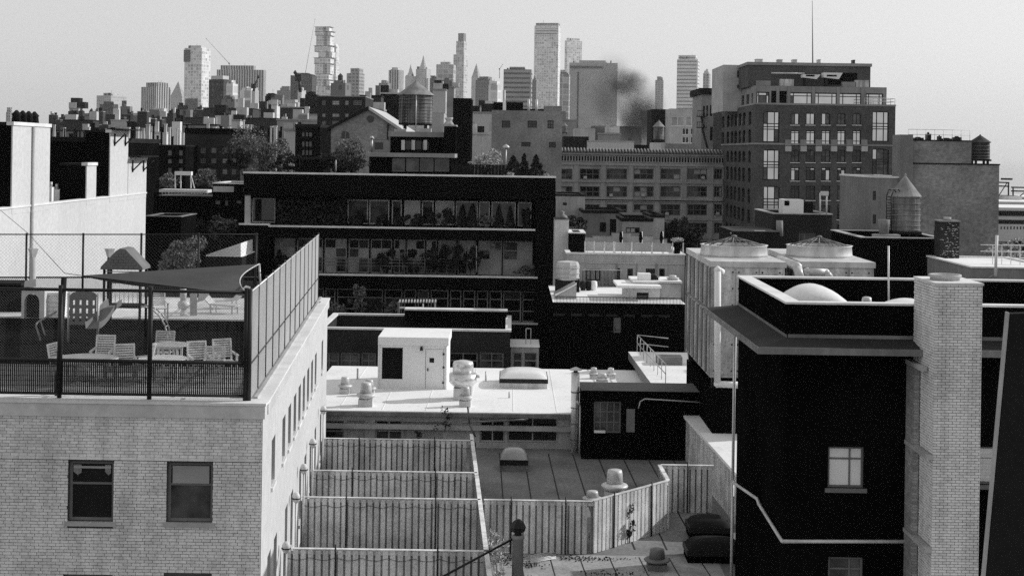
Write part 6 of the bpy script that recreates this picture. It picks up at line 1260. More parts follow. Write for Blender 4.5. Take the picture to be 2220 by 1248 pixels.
water_tank('dark water tank on the brick warehouse roof against the sky', WX(2126, 330, DG2 + 2), DG2 + 2.2, zg + .1, 21 * DG2 / F, 38 * DG2 / F, 15 * DG2 / F, legs=10 * DG2 / F, m='tank_dark', roofm='tank_dark', pipe=False, hoops=6)
bk_ = building('black_bulkhead', 'black bulkhead under the streaked water tank', 1868, 2052, 517, 84, 8, 'black', par=.5, cop='coping_mid', copt=.06)
X0, X1, z0, zb9 = ext(bk_)
water_tank('streaked slender water tank with tall pointed roof on the black bulkhead', WX(1961, 480, 88), 88, zb9 - .5, 32 * 88 / F, 76 * 88 / F, 42 * 88 / F, legs=.75, hoops=7, pipe=False, wide=1.08)
q = PT(1961, 480, 88)
t = thing('tank_ladder', 'curved ladder hoops at the left of the streaked water tank', 'ladder', PT(1922, 515, 87)); m_ = MB()
for dx_ in (0, .3): m_.path([PT(1922, 515, 87) + Vector((dx_, 0, 0)), PT(1922, 425, 87) + Vector((dx_, 0, 0)), PT(1927, 412, 87) + Vector((dx_, 0, 0)), PT(1936, 410, 87.3) + Vector((dx_, 0, 0)), PT(1944, 418, 87.6) + Vector((dx_, 0, 0))], .035, 5)
for i in range(14): v = PT(1922, 505 - i * 6, 87); m_.tube(v, v + Vector((.3, 0, 0)), .025, 4)
m_.build('rails', 'black_metal', t)
q = PT(1916, 495, 86.5); t = thing('roof_tank', 'small translucent looking tank left of the streaked water tank', 'tank', (q.x, q.y, zb9)); MB().lathe(q.x, q.y, [(.28, zb9 + .1), (.34, zb9 + .7), (.36, zb9 + 1.0)], 14).build('body', 'stucco_dim', t); MB().box(q.x - .6, q.x + .9, 86, 87, zb9 - .3, zb9 + .1).build('slab', 'coping_mid', t)
sc2 = building('brick_chimney_stack', 'rough dark brick chimney stack right of the black bulkhead', 2038, 2080, 481, 82, 1.1, 'dark_brick', par=0, cat='chimney', cop='stucco_dim', copt=.08); X0, X1, z0, z1 = ext(sc2); MB().lathe((X0 + X1) / 2, 82.5, [(.22, z1 + .09), (.22, z1 + .25)], 12).build('flue', 'coping_mid', sc2)
rb = MB()
for i in range(170): x, z = random.uniform(X0, X1 - .08), z1 - random.random() ** .8 * 3.2; rb.box(x, x + random.uniform(.03, .11), 81.97, 82.0, z, z + .022)
tag(rb.build('mortar_flakes', 'stone_light', sc2), kind='stuff')
for dx_ in (0, .28): tag(MB().path([PT(2026 + dx_ * 30, 520, 83.5), PT(2026 + dx_ * 30, 500, 83.5), PT(2032 + dx_ * 30, 494, 83.5), PT(2040 + dx_ * 20, 500, 83.5)], .035, 5).build('ladder_hoop', 'black_metal'), 'left one of two curved ladder hoops by the rough chimney' if dx_ == 0 else 'right one of two curved ladder hoops by the rough chimney', 'ladder')
# small dark terrace house before the tower
sh = building('rear_house', 'dark rear house with white roof cabinet before the brick tower', 1676, 1803, 465, 120, 9, 'dark_brick', [(1732, 505, 1768, 540, dict(nx=3, ny=2, fm='frame_mid', panes=(('glass_dim', 1),)))], par=.3, cop='coping_mid', copt=.1); X0, X1, z0, zs = ext(sh)
q = FR(1698, 433, 1765, 468, 121); t = thing('roof_cabinet', 'white sheet cabinet on the dark rear house', 'roof plant', ((q[0] + q[1]) / 2, 122, zs)); MB().box(q[0], WX(1742, 450, 121), 121, 123, zs, q[3]).build('body', 'white_paint', t); MB().box(WX(1742, 450, 121) + .003, q[1], 121.4, 123, zs, q[3] - .2).build('side_body', 'dark', t); MB().box(q[0] + .1, q[0] + .5, 120.95, 120.997, q[3] - .5, q[3] - .1).build('grille', 'black', t)
t = thing('sign_frame', 'pale open frame with small box above the dark rear house', 'frame', PT(1785, 460, 119.5)); [MB().tube(PT(px, 465, 119.5), PT(px, 418, 119.5), .07, 5).build('post', 'frame_white', t) for px in (1778, 1792)]; b_ = FR(1780, 415, 1796, 424, 119.5); MB().box(b_[0], b_[1], 119.4, 119.8, b_[2], b_[3]).build('box', 'metal_light', t)
tag(MB().tube(PT(1690, 512, 118), PT(1690, 478, 118), .3, 12, .28).build('flue_pipe', 'stone_mid'), 'fat grey flue beside the dark rear house', 'flue')
building('dark_shed', 'low dark sheds behind the cooling units', 1590, 1690, 502, 115, 8, 'dark', par=0); building('dark_shed', 'low black shed left of the black bulkhead', 1790, 1872, 560, 100, 8, 'black', par=0)
t = thing('roof_machine', 'pale curved vent and racks before the tower foot', 'roof plant', PT(1640, 505, 116)); [MB().box(WX(a, 505, 116), WX(b, 505, 116), 116, 116.5, WZ(a, 506, 116), WZ(a, 500, 116)).build('rack', 'metal_light', t) for a, b in ((1600, 1624), (1636, 1660))]; c = PT(1592, 505, 116); MB().lathe(c.x, 116.3, [(.15, c.z - .3), (.3, c.z), (.1, c.z + .15)], 10).build('vent_head', 'metal_light', t)
# rail roof at the far right
rr_ = building('railed_roof', 'grey house with railed bright roof beyond the brick chimney', 2106, 2300, 582, 75, 8, 'stucco_dim', par=0, roofm='white_roof', cop='coping_light', copt=.08); X0, X1, z0, z1 = ext(rr_)
rl = MB()
for h in (.35, .7, 1.05): rl.tube((WX(2152, 560, 76), 78, z1 + h), (X1, 78, z1 + h), .025, 5)
for i in range(8): x = WX(2152, 560, 78) + i * .5; rl.tube((x, 78, z1), (x, 78, z1 + 1.05), .025, 5)
tag(rl.build('roof_railing', 'frame_white'), 'white pipe railing on the bright roof at the right', 'railing'); tag(MB().tube(PT(2158, 598, 74.5), PT(2161, 510, 74.5), .08, 8).build('vent_pipe', 'frame_white'), 'tall white pipe at the corner of the railed roof', 'pipe')
pipe_thing('drainpipe', 'thin diagonal pipe below the railed roof', [PT(2125, 612, 74.6), PT(2156, 596, 74.6)], .04, 'metal_dim', 'drainpipe')
tree('street_tree', 'pale leafy tree behind the railed roof', (WX(2196, 560, 120), 120, 0), WZ(2196, 525, 120), 2.2, 2, WZ(2196, 575, 120), 2600, .16, 'leaf_light', 'tree', 18, .2); tree('street_tree', 'dark leafy tree by the pier street', (WX(2214, 520, 160), 160, 0), WZ(2214, 520, 160), 2.4, 2, WZ(2214, 545, 160), 1500, .18, 'leaf_dark', 'tree', 14, .2)
# pier sheds and gantries
dpx = 520
for i, (y0, y1, mm, l) in enumerate(((500, 470, 'white_wall', 'nearest white pier wall with slit openings'),)): pass
pw = building('pier_wall', 'long white pier wall with a row of slit openings', 2150, 2420, 487, 420, 6, 'white_wall', [(2169 + i * 7, 491, 2172 + i * 7, 497, dict(nx=1, ny=1, fm='frame_dark', panes=(('glass_dark', 1),), fw=.2)) for i in range(9)], par=0, cat='wall', cop='dark', copt=1.0)
for i, (y, d_, l) in enumerate(((452, 560, 'long low pier shed in front of two others'), (439, 660, 'middle long low pier shed'), (428, 780, 'farthest long low pier shed'))): s_ = building('pier_shed', l, 2120, 2500, y, d_, 40, 'white_wall', par=0, roofm='white_roof', group='pier sheds'); X0, X1, z0, z1 = ext(s_); MB().box(X0, X1, d_ - .3, d_ - .01, z1 - 3.2, z1 - 1.2).build('dark_opening', 'black', s_)
for px0, px1, y, l in ((2150, 2188, 395, 'tall dark lattice gantry frame over the pier'), (2192, 2240, 406, 'lower dark lattice gantry frame at the picture edge')):
    t = thing('gantry', l, 'gantry', PT((px0 + px1) / 2, 440, 700), 'pier gantries'); m_ = MB()
    for yy in (y, y + 8): m_.tube(PT(px0, yy, 700), PT(px1, yy + 1, 700), .35, 5)
    m_.build('beam', 'dark', t); [MB().tube(PT(px, y, 700), PT(px, 432, 700), .4, 5).build('leg', 'dark', t) for px in (px0 + 4, px1 - 2)]; MB().tube(PT(px0 + 10, 432, 700), PT(px1 - 4, y, 700), .25, 5).build('brace', 'dark', t)
q = PT(2183, 388, 700); tag(MB().box(q.x - 2.4, q.x + 2.4, 699, 702, q.z - .5, q.z + .4).build('gantry_platform', 'dark'), 'small platform above the tall gantry', 'platform')
building('pier_shed', 'small white gate shed below the gantries', 2186, 2215, 425, 690, 20, 'white_wall', par=0, group='pier sheds')
# ------------------------------------------------------------------ white party wall with chimneys, left
XW = -26.0; zw_ = EYE - 3.3
pw_ = thing('party_wall_house', 'row house with bright white party wall and tall chimneys', 'house', (-31, 86, 0))
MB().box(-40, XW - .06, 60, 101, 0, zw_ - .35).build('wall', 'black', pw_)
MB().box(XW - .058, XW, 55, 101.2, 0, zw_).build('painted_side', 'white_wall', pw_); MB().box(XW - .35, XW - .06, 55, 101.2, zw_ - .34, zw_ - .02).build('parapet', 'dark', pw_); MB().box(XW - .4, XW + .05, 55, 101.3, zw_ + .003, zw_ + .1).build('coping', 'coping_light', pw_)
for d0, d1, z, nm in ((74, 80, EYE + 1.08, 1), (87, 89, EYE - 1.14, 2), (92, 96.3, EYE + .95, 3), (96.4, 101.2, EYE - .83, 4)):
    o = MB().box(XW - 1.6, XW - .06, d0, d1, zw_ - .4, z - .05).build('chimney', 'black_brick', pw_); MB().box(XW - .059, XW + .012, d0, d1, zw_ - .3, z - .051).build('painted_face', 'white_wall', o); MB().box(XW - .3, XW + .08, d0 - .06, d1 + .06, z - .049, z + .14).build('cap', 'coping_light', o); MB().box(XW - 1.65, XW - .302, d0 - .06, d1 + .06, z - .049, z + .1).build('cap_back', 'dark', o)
    if nm == 1:
        for k in range(4): MB().lathe(XW - .5, 76 + k * .95, [(.26, z + .15), (.22, z + .5), (.28, z + .55), (.05, z + .8)], 9).build('flue_cowl', 'dark', o)
    if nm in (3, 4):
        for k in (.2, .8): y = d0 + (d1 - d0) * k; m_ = MB(); m_.tube((XW + .06, y, z - .9), (XW + .06, y, z - .1), .05, 5); m_.tube((XW + .06, y, z - .8), (XW + .75, y, z - .1), .05, 5); m_.build('bracket', 'black_metal', o)
        MB().box(XW - .2, XW + .85, d0, d1 + .2, z + .15, z + .22).build('shelf', 'dark', o)
tag(MB().tube((XW + .08, 77.0, EYE + 1.0), (XW + .08, 77.0, 5), .1, 8).build('downpipe', 'stucco_mid'), 'long grey pipe down the bright white party wall', 'pipe')
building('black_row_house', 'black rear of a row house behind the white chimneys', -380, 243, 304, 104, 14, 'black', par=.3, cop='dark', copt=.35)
for i, (px, py, wp, hp, l) in enumerate(((121, 425, 16, 18, 'white cabinet with pipes on the row house roof'), (139, 432, 10, 20, 'pair of narrow white vents on the row house roof'), (108, 430, 8, 24, 'tall white flue by the first chimney'), (12, 452, 14, 8, 'low white vent at the foot of the first chimney'))):
    d_ = 80149 / (1110 - px) + 6; q = PT(px, py, d_); t = thing('roof_cabinet', l, 'roof plant', (q.x, q.y, zw_ - .35), 'plant on the row house roof'); k = d_ / F; MB().box(q.x - wp / 2 * k, q.x + wp / 2 * k, q.y, q.y + .6, zw_ - .35, zw_ + .12 + hp * k).build('body', 'white_paint', t); MB().tube((q.x, q.y + .2, zw_ + .12 + hp * k), (q.x, q.y + .2, zw_ + .45 + hp * k), .09, 7).build('spout', 'galv', t)
# ------------------------------------------------------------------ dark houses between the white wall and the loft
lw_ = dict(nx=2, ny=2, fm='frame_mid', fw=.14, panes=(('glass_dark', .45), ('glass_dim', .3), ('glass_blind', .25)), split=False)
building('tenement', 'black tenement row with a few lit sash windows', 300, 402, 317, 185, 14, 'black_brick', grid([(331, 339), (364, 372), (388, 396)], [(326, 337), (345, 354), (364, 373)]), par=.4, kw=lw_, cop='dark', copt=.2)
building('tenement', 'dark brick tenement with three columns of sash windows', 401, 522, 291, 192, 14, 'dark_brick', grid([(412, 423), (435, 446), (458, 469), (482, 493), (502, 512)], [(320, 332), (343, 354), (366, 378), (390, 402)]), par=.4, kw=lw_, cop='black', copt=.8)
bx = building('tenement', 'dark building with rounded corner bays right of the big roof tree', 640, 694, 276, 225, 12, 'black_brick', grid([(655, 660), (663, 668), (670, 676)], [(287, 296), (307, 318), (325, 336)]), par=.4, kw=lw_, cop='dark', copt=.5)
bl_ = building('balcony_block', 'dark brick apartment block with square windows and roof bulkheads', 688, 792, 210, 290, 16, 'dark_brick', grid([(698, 706), (720, 736), (748, 756), (766, 784)], [(218, 228), (246, 254), (262, 270), (280, 288)]), par=.4, kw=lw_, cop='stone_mid', copt=.2)
building('small_house', 'small black house with white sign band beside the loft', 461, 530, 399, 140, 8, 'black', [(467, 434, 477, 443, {}), (488, 434, 494, 446, {}), (513, 434, 523, 441, {})], par=.2, kw=lw_, cop='coping_light', copt=.12); q = FR(463, 404, 507, 416, 139.9); tag(MB().box(q[0], q[1], 139.7, 139.95, q[2], q[3]).build('wall_panel', 'stone_light'), 'plain pale panel on the small black house', 'panel')
t = thing('roof_deck_frame', 'white timber deck with open frame on a dark garden roof', 'deck', PT(400, 420, 150)); q0, q1 = PT(350, 412, 150), PT(453, 408, 150)
MB().box(q0.x, q1.x, 149, 151.5, q0.z - .2, q0.z + .1).build('deck', 'frame_white', t)
for px in (380, 392, 414): MB().tube(PT(px, 408, 150), PT(px, 373, 150), .07, 5).build('post', 'frame_white', t)
q = FR(379, 372, 415, 380, 150); MB().box(q[0], q[1], 149.9, 150.6, q[2], q[3]).build('canopy', 'white_paint', t); MB().tube(PT(414, 380, 150), PT(422, 408, 150), .06, 5).build('brace', 'frame_white', t)
rl = MB(); [rl.tube(PT(352 + i * 7, 422, 149), PT(352 + i * 7, 411, 149), .04, 4) for i in range(15)]; rl.tube(PT(352, 423, 149), PT(440, 421, 149), .05, 4); rl.build('railing', 'frame_white', t)
building('garden_house', 'black garden house under the pale timber deck', 330, 462, 425, 152, 8, 'black', par=0); building('roof_hut', 'black flat roofed hut behind the back fence of the playground', 313, 392, 470, 104, 5, 'black', par=.1, cop='metal_dim', copt=.06)
t = building('white_gable', 'bright sloping white roof between hut and loft', 446, 524, 556, 109, 6, 'dark', par=0, roofm='white_roof'); A = [PT(447, 552, 109), PT(522, 527, 109), PT(522, 556, 109), PT(447, 558, 109)]; MB().hull(A, [v + Vector((0, 5, 0)) for v in A]).build('slope', 'white_roof', t)
for px, yb, yt, wp, m, n, d_, l in ((392, 640, 514, 118, 'leaf_mid', 7000, 84, 'round leafy tree behind the shade sail'), (430, 540, 472, 70, 'leaf_dark', 1600, 128, 'sparse garden tree left of the loft building'), (478, 540, 468, 70, 'leaf_mid', 1400, 130, 'garden tree close to the loft pillar'), (368, 560, 482, 60, 'leaf_dark', 1300, 118, 'dark garden tree behind the round leafy one'), (365, 420, 375, 50, 'leaf_mid', 900, 160, 'pale shrub beside the white timber deck'), (447, 430, 362, 60, 'leaf_mid', 1300, 170, 'loose pale tree right of the white timber deck')):
    z1 = WZ(px, yt, d_); r = wp / 2 * d_ / F; tree('garden_tree', l, (WX(px, yb, d_), d_, max(0, z1 - 9)), z1, r, r, z1 - 2 * r * .8, n, .085 * d_ / 84, m, 'tree', 26, .12, 'garden trees')

# ------------------------------------------------------------------ skyline
facade('grid_pale', .62, .36, 7, 7, .22); facade('grid_white', .80, .50, 8, 8, .25); facade('ribs_dark', .55, .04, 7, 900, .5); facade('bands', .66, .14, 900, 9, .7); facade('bands_dark', .32, .05, 900, 9, .6)
facade('grid_dark', .03, .05, 5, 5, .6, mix=.9); facade('grid_mid', .34, .10, 9, 8, .45); facade('dots_mid', .36, .10, 14, 14, 1.15); facade('masonry', .5, .2, 6, 7, .7, mix=.6); facade('masonry_dim', .2, .06, 5, 5.5, .7, mix=.8); facade('grid_big', .55, .26, 14, 13, .14)
facade('white_lit', .72, .06, 4.5, 4.5, .9); facade('dark_lit', .02, .3, 5, 4.5, 1.25, mix=.7)
_tower = tower
def tower(name, label, xl, xc, xr, ytop, d, m, ang=28, **k): return _tower(name, label, xl, xc, xr, ytop, d * 1.6 if d > 1400 else d, m, ang, **k)
def box_part(nm, x0, x1, y0, y1, z0, z1, m): return lambda part, La, Lb, H, k: part(nm, MB().box(-La * x1, -La * x0, Lb * y0, Lb * y1, H * z0 if z0 <= 2 else z0, H + z1 * k), m)
def spire(hpx, m, w0=.5): return lambda part, La, Lb, H, k: part('spire', MB().lathe(-La / 2, Lb / 2, [(La * w0, H), (La * w0 * .8, H + hpx * k * .15), (La * w0 * .35, H + hpx * k * .6), (La * .02, H + hpx * k)], 8, smooth=False), m)
def pyramid(hpx, m): return lambda part, La, Lb, H, k: part('pyramid_roof', MB().add([(-La, 0, H), (0, 0, H), (0, Lb, H), (-La, Lb, H), (-La / 2, Lb / 2, H + hpx * k)], [(0, 1, 4), (1, 2, 4), (2, 3, 4), (3, 0, 4)]), m)
T = tower
T('skyline_tower', 'faint lone slab tower at the far left horizon', 10, 22, 25, 243, 2600, 'grid_mid')
T('skyline_tower', 'pale stepped office block at the left with louvred crown', 203, 240, 262, 207, 1900, 'masonry'); T('skyline_tower', 'dark block in front of the louvred office block', 210, 245, 252, 226, 1500, 'grid_dark', parts=(box_part('wing', -.35, 0, 0, 1, 0, -10, 'grid_white'),)); T('skyline_tower', 'narrow dark tower right of the louvred block', 262, 269, 272, 225, 1600, 'grid_dark')
T('skyline_tower', 'ribbed tower with broad sunlit face left of the pyramid roof', 297, 338, 362, 188, 2100, 'ribs_dark', 38); T('skyline_tower', 'slim grey shaft behind the ribbed tower', 337, 340, 360, 184, 2300, 'grid_pale', 50)
T('skyline_tower', 'ornate tower with steep pyramid roof', 364, 394, 400, 210, 2500, 'masonry', parts=(pyramid(34, 'stucco_mid'),))
t5 = T('skyline_tower', 'pale concrete tower under construction with dark top corner', 396, 437, 449, 104, 2200, 'grid_white', 20, parts=(lambda part, La, Lb, H, k: part('dark_corner', MB().box(-La * 1.02, -La * .66, -2 * k, Lb * .5, H - 30 * k, H - 4 * k), 'grid_dark'), lambda part, La, Lb, H, k: part('core_top', MB().box(-La * .62, -La * .05, 0, Lb * .6, H, H + 5 * k), 'white_wall'), lambda part, La, Lb, H, k: part('dark_floors', MB().box(-La * .9, -La * .2, -1.2 * k, -.02, H - 150 * k, H - 110 * k), 'grid_dark')))
T('skyline_tower', 'wide slab with dense vertical ribs', 467, 571, 573, 152, 2400, 'ribs_dark', 6); T('skyline_tower', 'dark brick block with curved white top before the ribbed slab', 448, 484, 496, 172, 1300, 'grid_dark', parts=(box_part('white_crown', .1, .9, .1, .9, .999, 8, 'white_wall'),))
T('skyline_tower', 'pale fluted tower before the ribbed slab', 488, 504, 512, 182, 1250, 'grid_white'); T('skyline_tower', 'grey brick block under the pale fluted tower', 476, 508, 515, 215, 1000, 'masonry_dim'); T('skyline_tower', 'white lattice block left of the crane tower', 516, 544, 550, 196, 1150, 'grid_white')
T('skyline_tower', 'slim white core tower carrying a crane', 544, 552, 557, 196, 1100, 'white_wall', 40); T('skyline_tower', 'black slab left of the second crane', 573, 596, 599, 208, 900, 'black', 10); T('skyline_tower', 'low grey lattice tower behind the black slab', 597, 628, 632, 196, 2000, 'masonry_dim')
T('skyline_tower', 'dark netted tower under construction', 628, 676, 681, 164, 1700, 'grid_dark', 8, parts=(box_part('ragged_top', .05, .6, 0, .9, .999, 3, 'dark'),)); T('skyline_tower', 'white lattice hoist tower beside the netted tower', 648, 653, 658, 196, 1000, 'white_lit', 40)
T('skyline_tower', 'pale low block right of the hoist tower', 604, 645, 655, 222, 950, 'masonry'); T('skyline_tower', 'dark low slab under the netted tower', 660, 684, 688, 205, 800, 'black', 10)
# stacked tower of shifted boxes
kk = 4000 / F; t = thing('skyline_tower', 'slender white tower of shifted stacked boxes', 'tower', PT(705, 331, 4000), 'skyline towers'); rng = random.Random(5); y = 212.0
while y > 62:
    hgt = rng.choice((9, 13, 17, 22)); ox = rng.uniform(-4, 4); y0 = max(58, y - hgt); wl = 19 + rng.uniform(-3, 2)
    a = PT(703 + ox - wl, y, 4000); b = PT(703 + ox + wl * .8, y0, 4000); M = Matrix.Translation((b.x, 4000, 0)) @ Matrix.Rotation(R(-12), 4, 'Z'); put('box_floors', MB().box(-(b.x - a.x) * 1.0, 0, 0, 30, a.z, b.z - .8).mesh('box_floors', 'grid_white'), t, M)
    if rng.random() < .6: put('slab_edge', MB().box(-(b.x - a.x) * 1.06, (b.x - a.x) * .1, -1.5, 31, b.z - .8, b.z).mesh('slab_edge', 'masonry_dim'), t, M)
    if rng.random() < .7: put('grey_bay', MB().box(-(b.x - a.x) * .45, -(b.x - a.x) * .2, -.5, -.02, a.z, b.z - 1).mesh('grey_bay', 'grid_mid'), t, M)  # greyer window strip laid on the box front
    y = y0
T('skyline_tower', 'pale slim tower just right of the stacked tower', 722, 728, 734, 104, 2900, 'grid_white')
T('brick_tower_block', 'dark brick apartment block with roof water tank in mid skyline', 715, 748, 757, 180, 640, 'masonry_dim', 20); water_tank('small dark water tank on the mid skyline brick block', WX(738, 170, 645), 645, WZ(738, 179, 645), 5.5 * 645 / F, 10 * 645 / F, 6 * 645 / F, legs=.8, m='tank_dark', roofm='tank_dark', pipe=False, hoops=4)
T('skyline_tower', 'two step grey tower right of the mid skyline water tank', 750, 778, 786, 159, 2000, 'grid_mid', 15, parts=(box_part('upper', .05, .75, .1, .9, .999, 11, 'grid_mid'),))
T('skyline_tower', 'short lattice tower left of a taller residential one', 820, 840, 844, 180, 2200, 'masonry_dim', 10); T('skyline_tower', 'stepped residential tower with pale vertical fins', 841, 864, 873, 152, 2300, 'ribs_dark', 22, parts=(box_part('crown', .15, .7, .1, .8, .999, 5, 'grid_pale'),))
T('skyline_tower', 'small gothic tower with rounded spire', 877, 893, 900, 165, 2900, 'masonry', parts=(spire(26, 'masonry', .42),)); T('skyline_tower', 'tall gothic tower with pointed green lantern spire', 900, 924, 932, 150, 2900, 'masonry', parts=(spire(30, 'masonry', .36), box_part('shoulder', -.15, .2, 0, 1, 0, -20, 'masonry')))
T('skyline_tower', 'small dark block behind the big water tank', 931, 944, 947, 170, 2200, 'grid_dark', 12); T('skyline_tower', 'gridded slab left of the slender stepped tower', 945, 982, 986, 140, 2400, 'grid_big', 6)
T('skyline_tower', 'slender stepped grey tower with dark notched crown', 982, 1005, 1013, 118, 2600, 'grid_pale', 22, parts=(box_part('upper_shaft', .04, .78, .05, .8, .999, 29, 'grid_pale'), box_part('crown', .1, .62, .1, .7, .999, 46, 'masonry_dim')))
T('skyline_tower', 'needle roofed old tower right of the slender one', 1021, 1036, 1042, 168, 2800, 'masonry', parts=(pyramid(31, 'stucco_mid'),)); T('skyline_tower', 'grey block with flat dark top left of the crane', 1030, 1060, 1070, 174, 1500, 'masonry_dim', 18); T('skyline_tower', 'pale twin lattice blocks below the small crane', 1058, 1078, 1086, 184, 1300, 'grid_white', 25)
T('skyline_tower', 'dark horizontally striped office slab', 1091, 1151, 1154, 151, 1700, 'bands_dark', 5); T('skyline_tower', 'thin grey tower between the striped slab and the tall pale tower', 1153, 1162, 1166, 175, 1800, 'masonry_dim', 12)
T('skyline_tower', 'tallest pale gridded glass tower', 1158, 1210, 1216, 56, 3000, 'grid_white', 10, parts=(box_part('crown', .02, .95, .05, .9, .999, 6, 'grid_mid'), lambda part, La, Lb, H, k: part('louvre_floors', MB().box(-La * .93, -La * .07, -1.2 * k, -.02, H - 18 * k, H - 6 * k), 'bands')))
T('skyline_tower', 'needle thin grey tower with bright side', 1224, 1229, 1262, 88, 3200, 'grid_white', 60); T('skyline_tower', 'pale gridded block left of the big pin hole tower', 1213, 1233, 1236, 161, 2000, 'grid_big', 8)
T('skyline_tower', 'broad grey tower pierced by rows of small windows', 1234, 1338, 1342, 137, 2100, 'dots_mid', 5, parts=(lambda part, La, Lb, H, k: part('crown_band', MB().box(-La * .99, -La * .3, -1.5 * k, -.02, H - 12 * k, H - 7 * k), 'grid_dark'), lambda part, La, Lb, H, k: part('vertical_slot', MB().box(-La * .83, -La * .8, -.8 * k, -.02, 0, H - 20 * k), 'dark')))
T('skyline_tower', 'hazy slim tower standing alone right of the smoke', 1420, 1437, 1440, 174, 3000, 'grid_mid', 10); T('skyline_tower', 'pale horizontally banded slab left of the brick tower', 1468, 1512, 1522, 129, 2200, 'bands', 12); T('skyline_tower', 'grey wedge topped block beside the banded slab', 1524, 1536, 1542, 160, 2600, 'grid_mid', 20, parts=(pyramid(12, 'stucco_mid'),))  # smoke in the label is the added blurred patch; label seeds roof details
# cranes
def crane(label, base, top, jib, d, m='metal_dim', w=.6):
    d = d * 1.6 if d > 1400 else d
    t = thing('tower_crane', label, 'crane', PT(*base, d), 'construction cranes'); MB().tube(PT(*base, d), PT(*top, d), w * 1.3, 4).build('mast', m, t); MB().tube(PT(*top, d), PT(*jib, d), w, 4, w * .5).build('jib', m, t); q = PT(*top, d); MB().box(q.x - 3 * w, q.x + 2 * w, d - 2 * w, d + 2 * w, q.z - 2 * w, q.z + 3 * w).build('cab', 'black_metal', t)
    h = PT(*jib, d); MB().lathe(h.x, d, [(.2, h.z - 2 * w), (w * 1.6, h.z), (.2, h.z + 2 * w)], 6).build('head', 'black_metal', t)
crane('long jib crane above the pale concrete tower', (501, 200), (497, 138), (447, 84), 2150); crane('dark luffing crane on the netted tower', (651, 200), (649, 170), (640, 158), 990, 'black_metal', .9); crane('steep jib crane left of the stacked tower', (660, 168), (661, 165), (683, 42), 2400); crane('dark crane atop the slim white core tower', (550, 198), (551, 188), (560, 167), 1090, 'black_metal', .7); crane('small crane in the hazy gap left of the striped slab', (1083, 170), (1083, 150), (1090, 140), 2200)

# ------------------------------------------------------------------ low roofscape below the skyline
CL = [(-20, 16, 286, 300, 'stone_light', 'white striped low building at the left picture edge'), (108, 198, 285, 480, 'masonry_dim', 'long low block with window grid behind the first chimney'), (138, 202, 262, 620, 'dark_lit', 'dark stepped building below the lone water tank'), (150, 170, 236, 900, 'masonry', 'small pale setback tower left of the lone water tank'), (196, 262, 272, 700, 'dark_lit', 'black mass of low blocks under the louvred office'), (200, 300, 250, 900, 'dark_lit', 'dark patterned block under the louvred office'), (240, 300, 262, 640, 'masonry', 'pale cluttered block below the ribbed tower'), (297, 352, 289, 430, 'white_lit', 'white low building with two rows of windows'), (275, 292, 266, 560, 'black', 'small black cube shaped block'), (292, 340, 268, 600, 'stone_light', 'white roofed low block below the ribbed tower'), (326, 362, 256, 800, 'masonry_dim', 'grey block in front of the ribbed tower foot'), (352, 402, 270, 520, 'dark_lit', 'dark low house with pale chimneys'), (360, 440, 256, 700, 'dark_lit', 'dark row below the pyramid roof'), (396, 470, 272, 480, 'masonry_dim', 'grey row with chimneys below the concrete tower'), (440, 548, 236, 760, 'dark_lit', 'wide dark block below the curved white top'), (466, 482, 250, 520, 'white_wall', 'small white hut with pointed roof among dark blocks'), (480, 520, 262, 460, 'masonry', 'pale low house left of the big roof tree'), (505, 600, 258, 560, 'dark_lit', 'dark row behind the big roof tree'), (540, 606, 238, 820, 'masonry_dim', 'grey block below the crane core'), (588, 600, 228, 600, 'white_lit', 'narrow white lattice block by the black slab'), (596, 664, 234, 640, 'dark_lit', 'wide grey block under the netted tower'), (600, 690, 262, 420, 'stone_mid', 'pale row behind the dark rounded corner building'), (618, 640, 284, 300, 'white_wall', 'bright jumble of white roof walls by the big roof tree'), (650, 690, 250, 500, 'masonry', 'pale block left of the dark brick apartments'), (780, 826, 210, 420, 'dark_lit', 'dark flat block right of the dark brick apartments'), (786, 800, 222, 380, 'white_wall', 'white balcony stack beside the dark brick apartments'), (824, 868, 204, 480, 'black', 'black roof block left of the big water tank'), (938, 966, 196, 460, 'masonry', 'pale bulkhead right of the big water tank'), (958, 984, 190, 520, 'stone_mid', 'grey house with flat white cap behind the chimney cowl'), (1018, 1072, 246, 420, 'masonry', 'pale stepped block left of the blunt brick block'), (1040, 1072, 232, 520, 'grid_pale', 'light louvred block left of the blunt brick block'), (1010, 1070, 292, 330, 'stone_light', 'white slatted low roof left of the blunt brick block'), (1214, 1250, 262, 520, 'stone_mid', 'pale roof house right of the blunt brick block'), (1286, 1420, 276, 620, 'masonry_dim', 'grey row behind the blurred patch'), (1300, 1345, 292, 400, 'stone_mid', 'pale roof house at the foot of the blurred patch'), (1395, 1425, 262, 560, 'masonry', 'pale block behind the dark square block'), (1500, 1530, 262, 520, 'stone_light', 'white block left of the fire escape house'), (770, 830, 240, 350, 'dark_brick', 'dark low roof left of the gabled house ridge')]
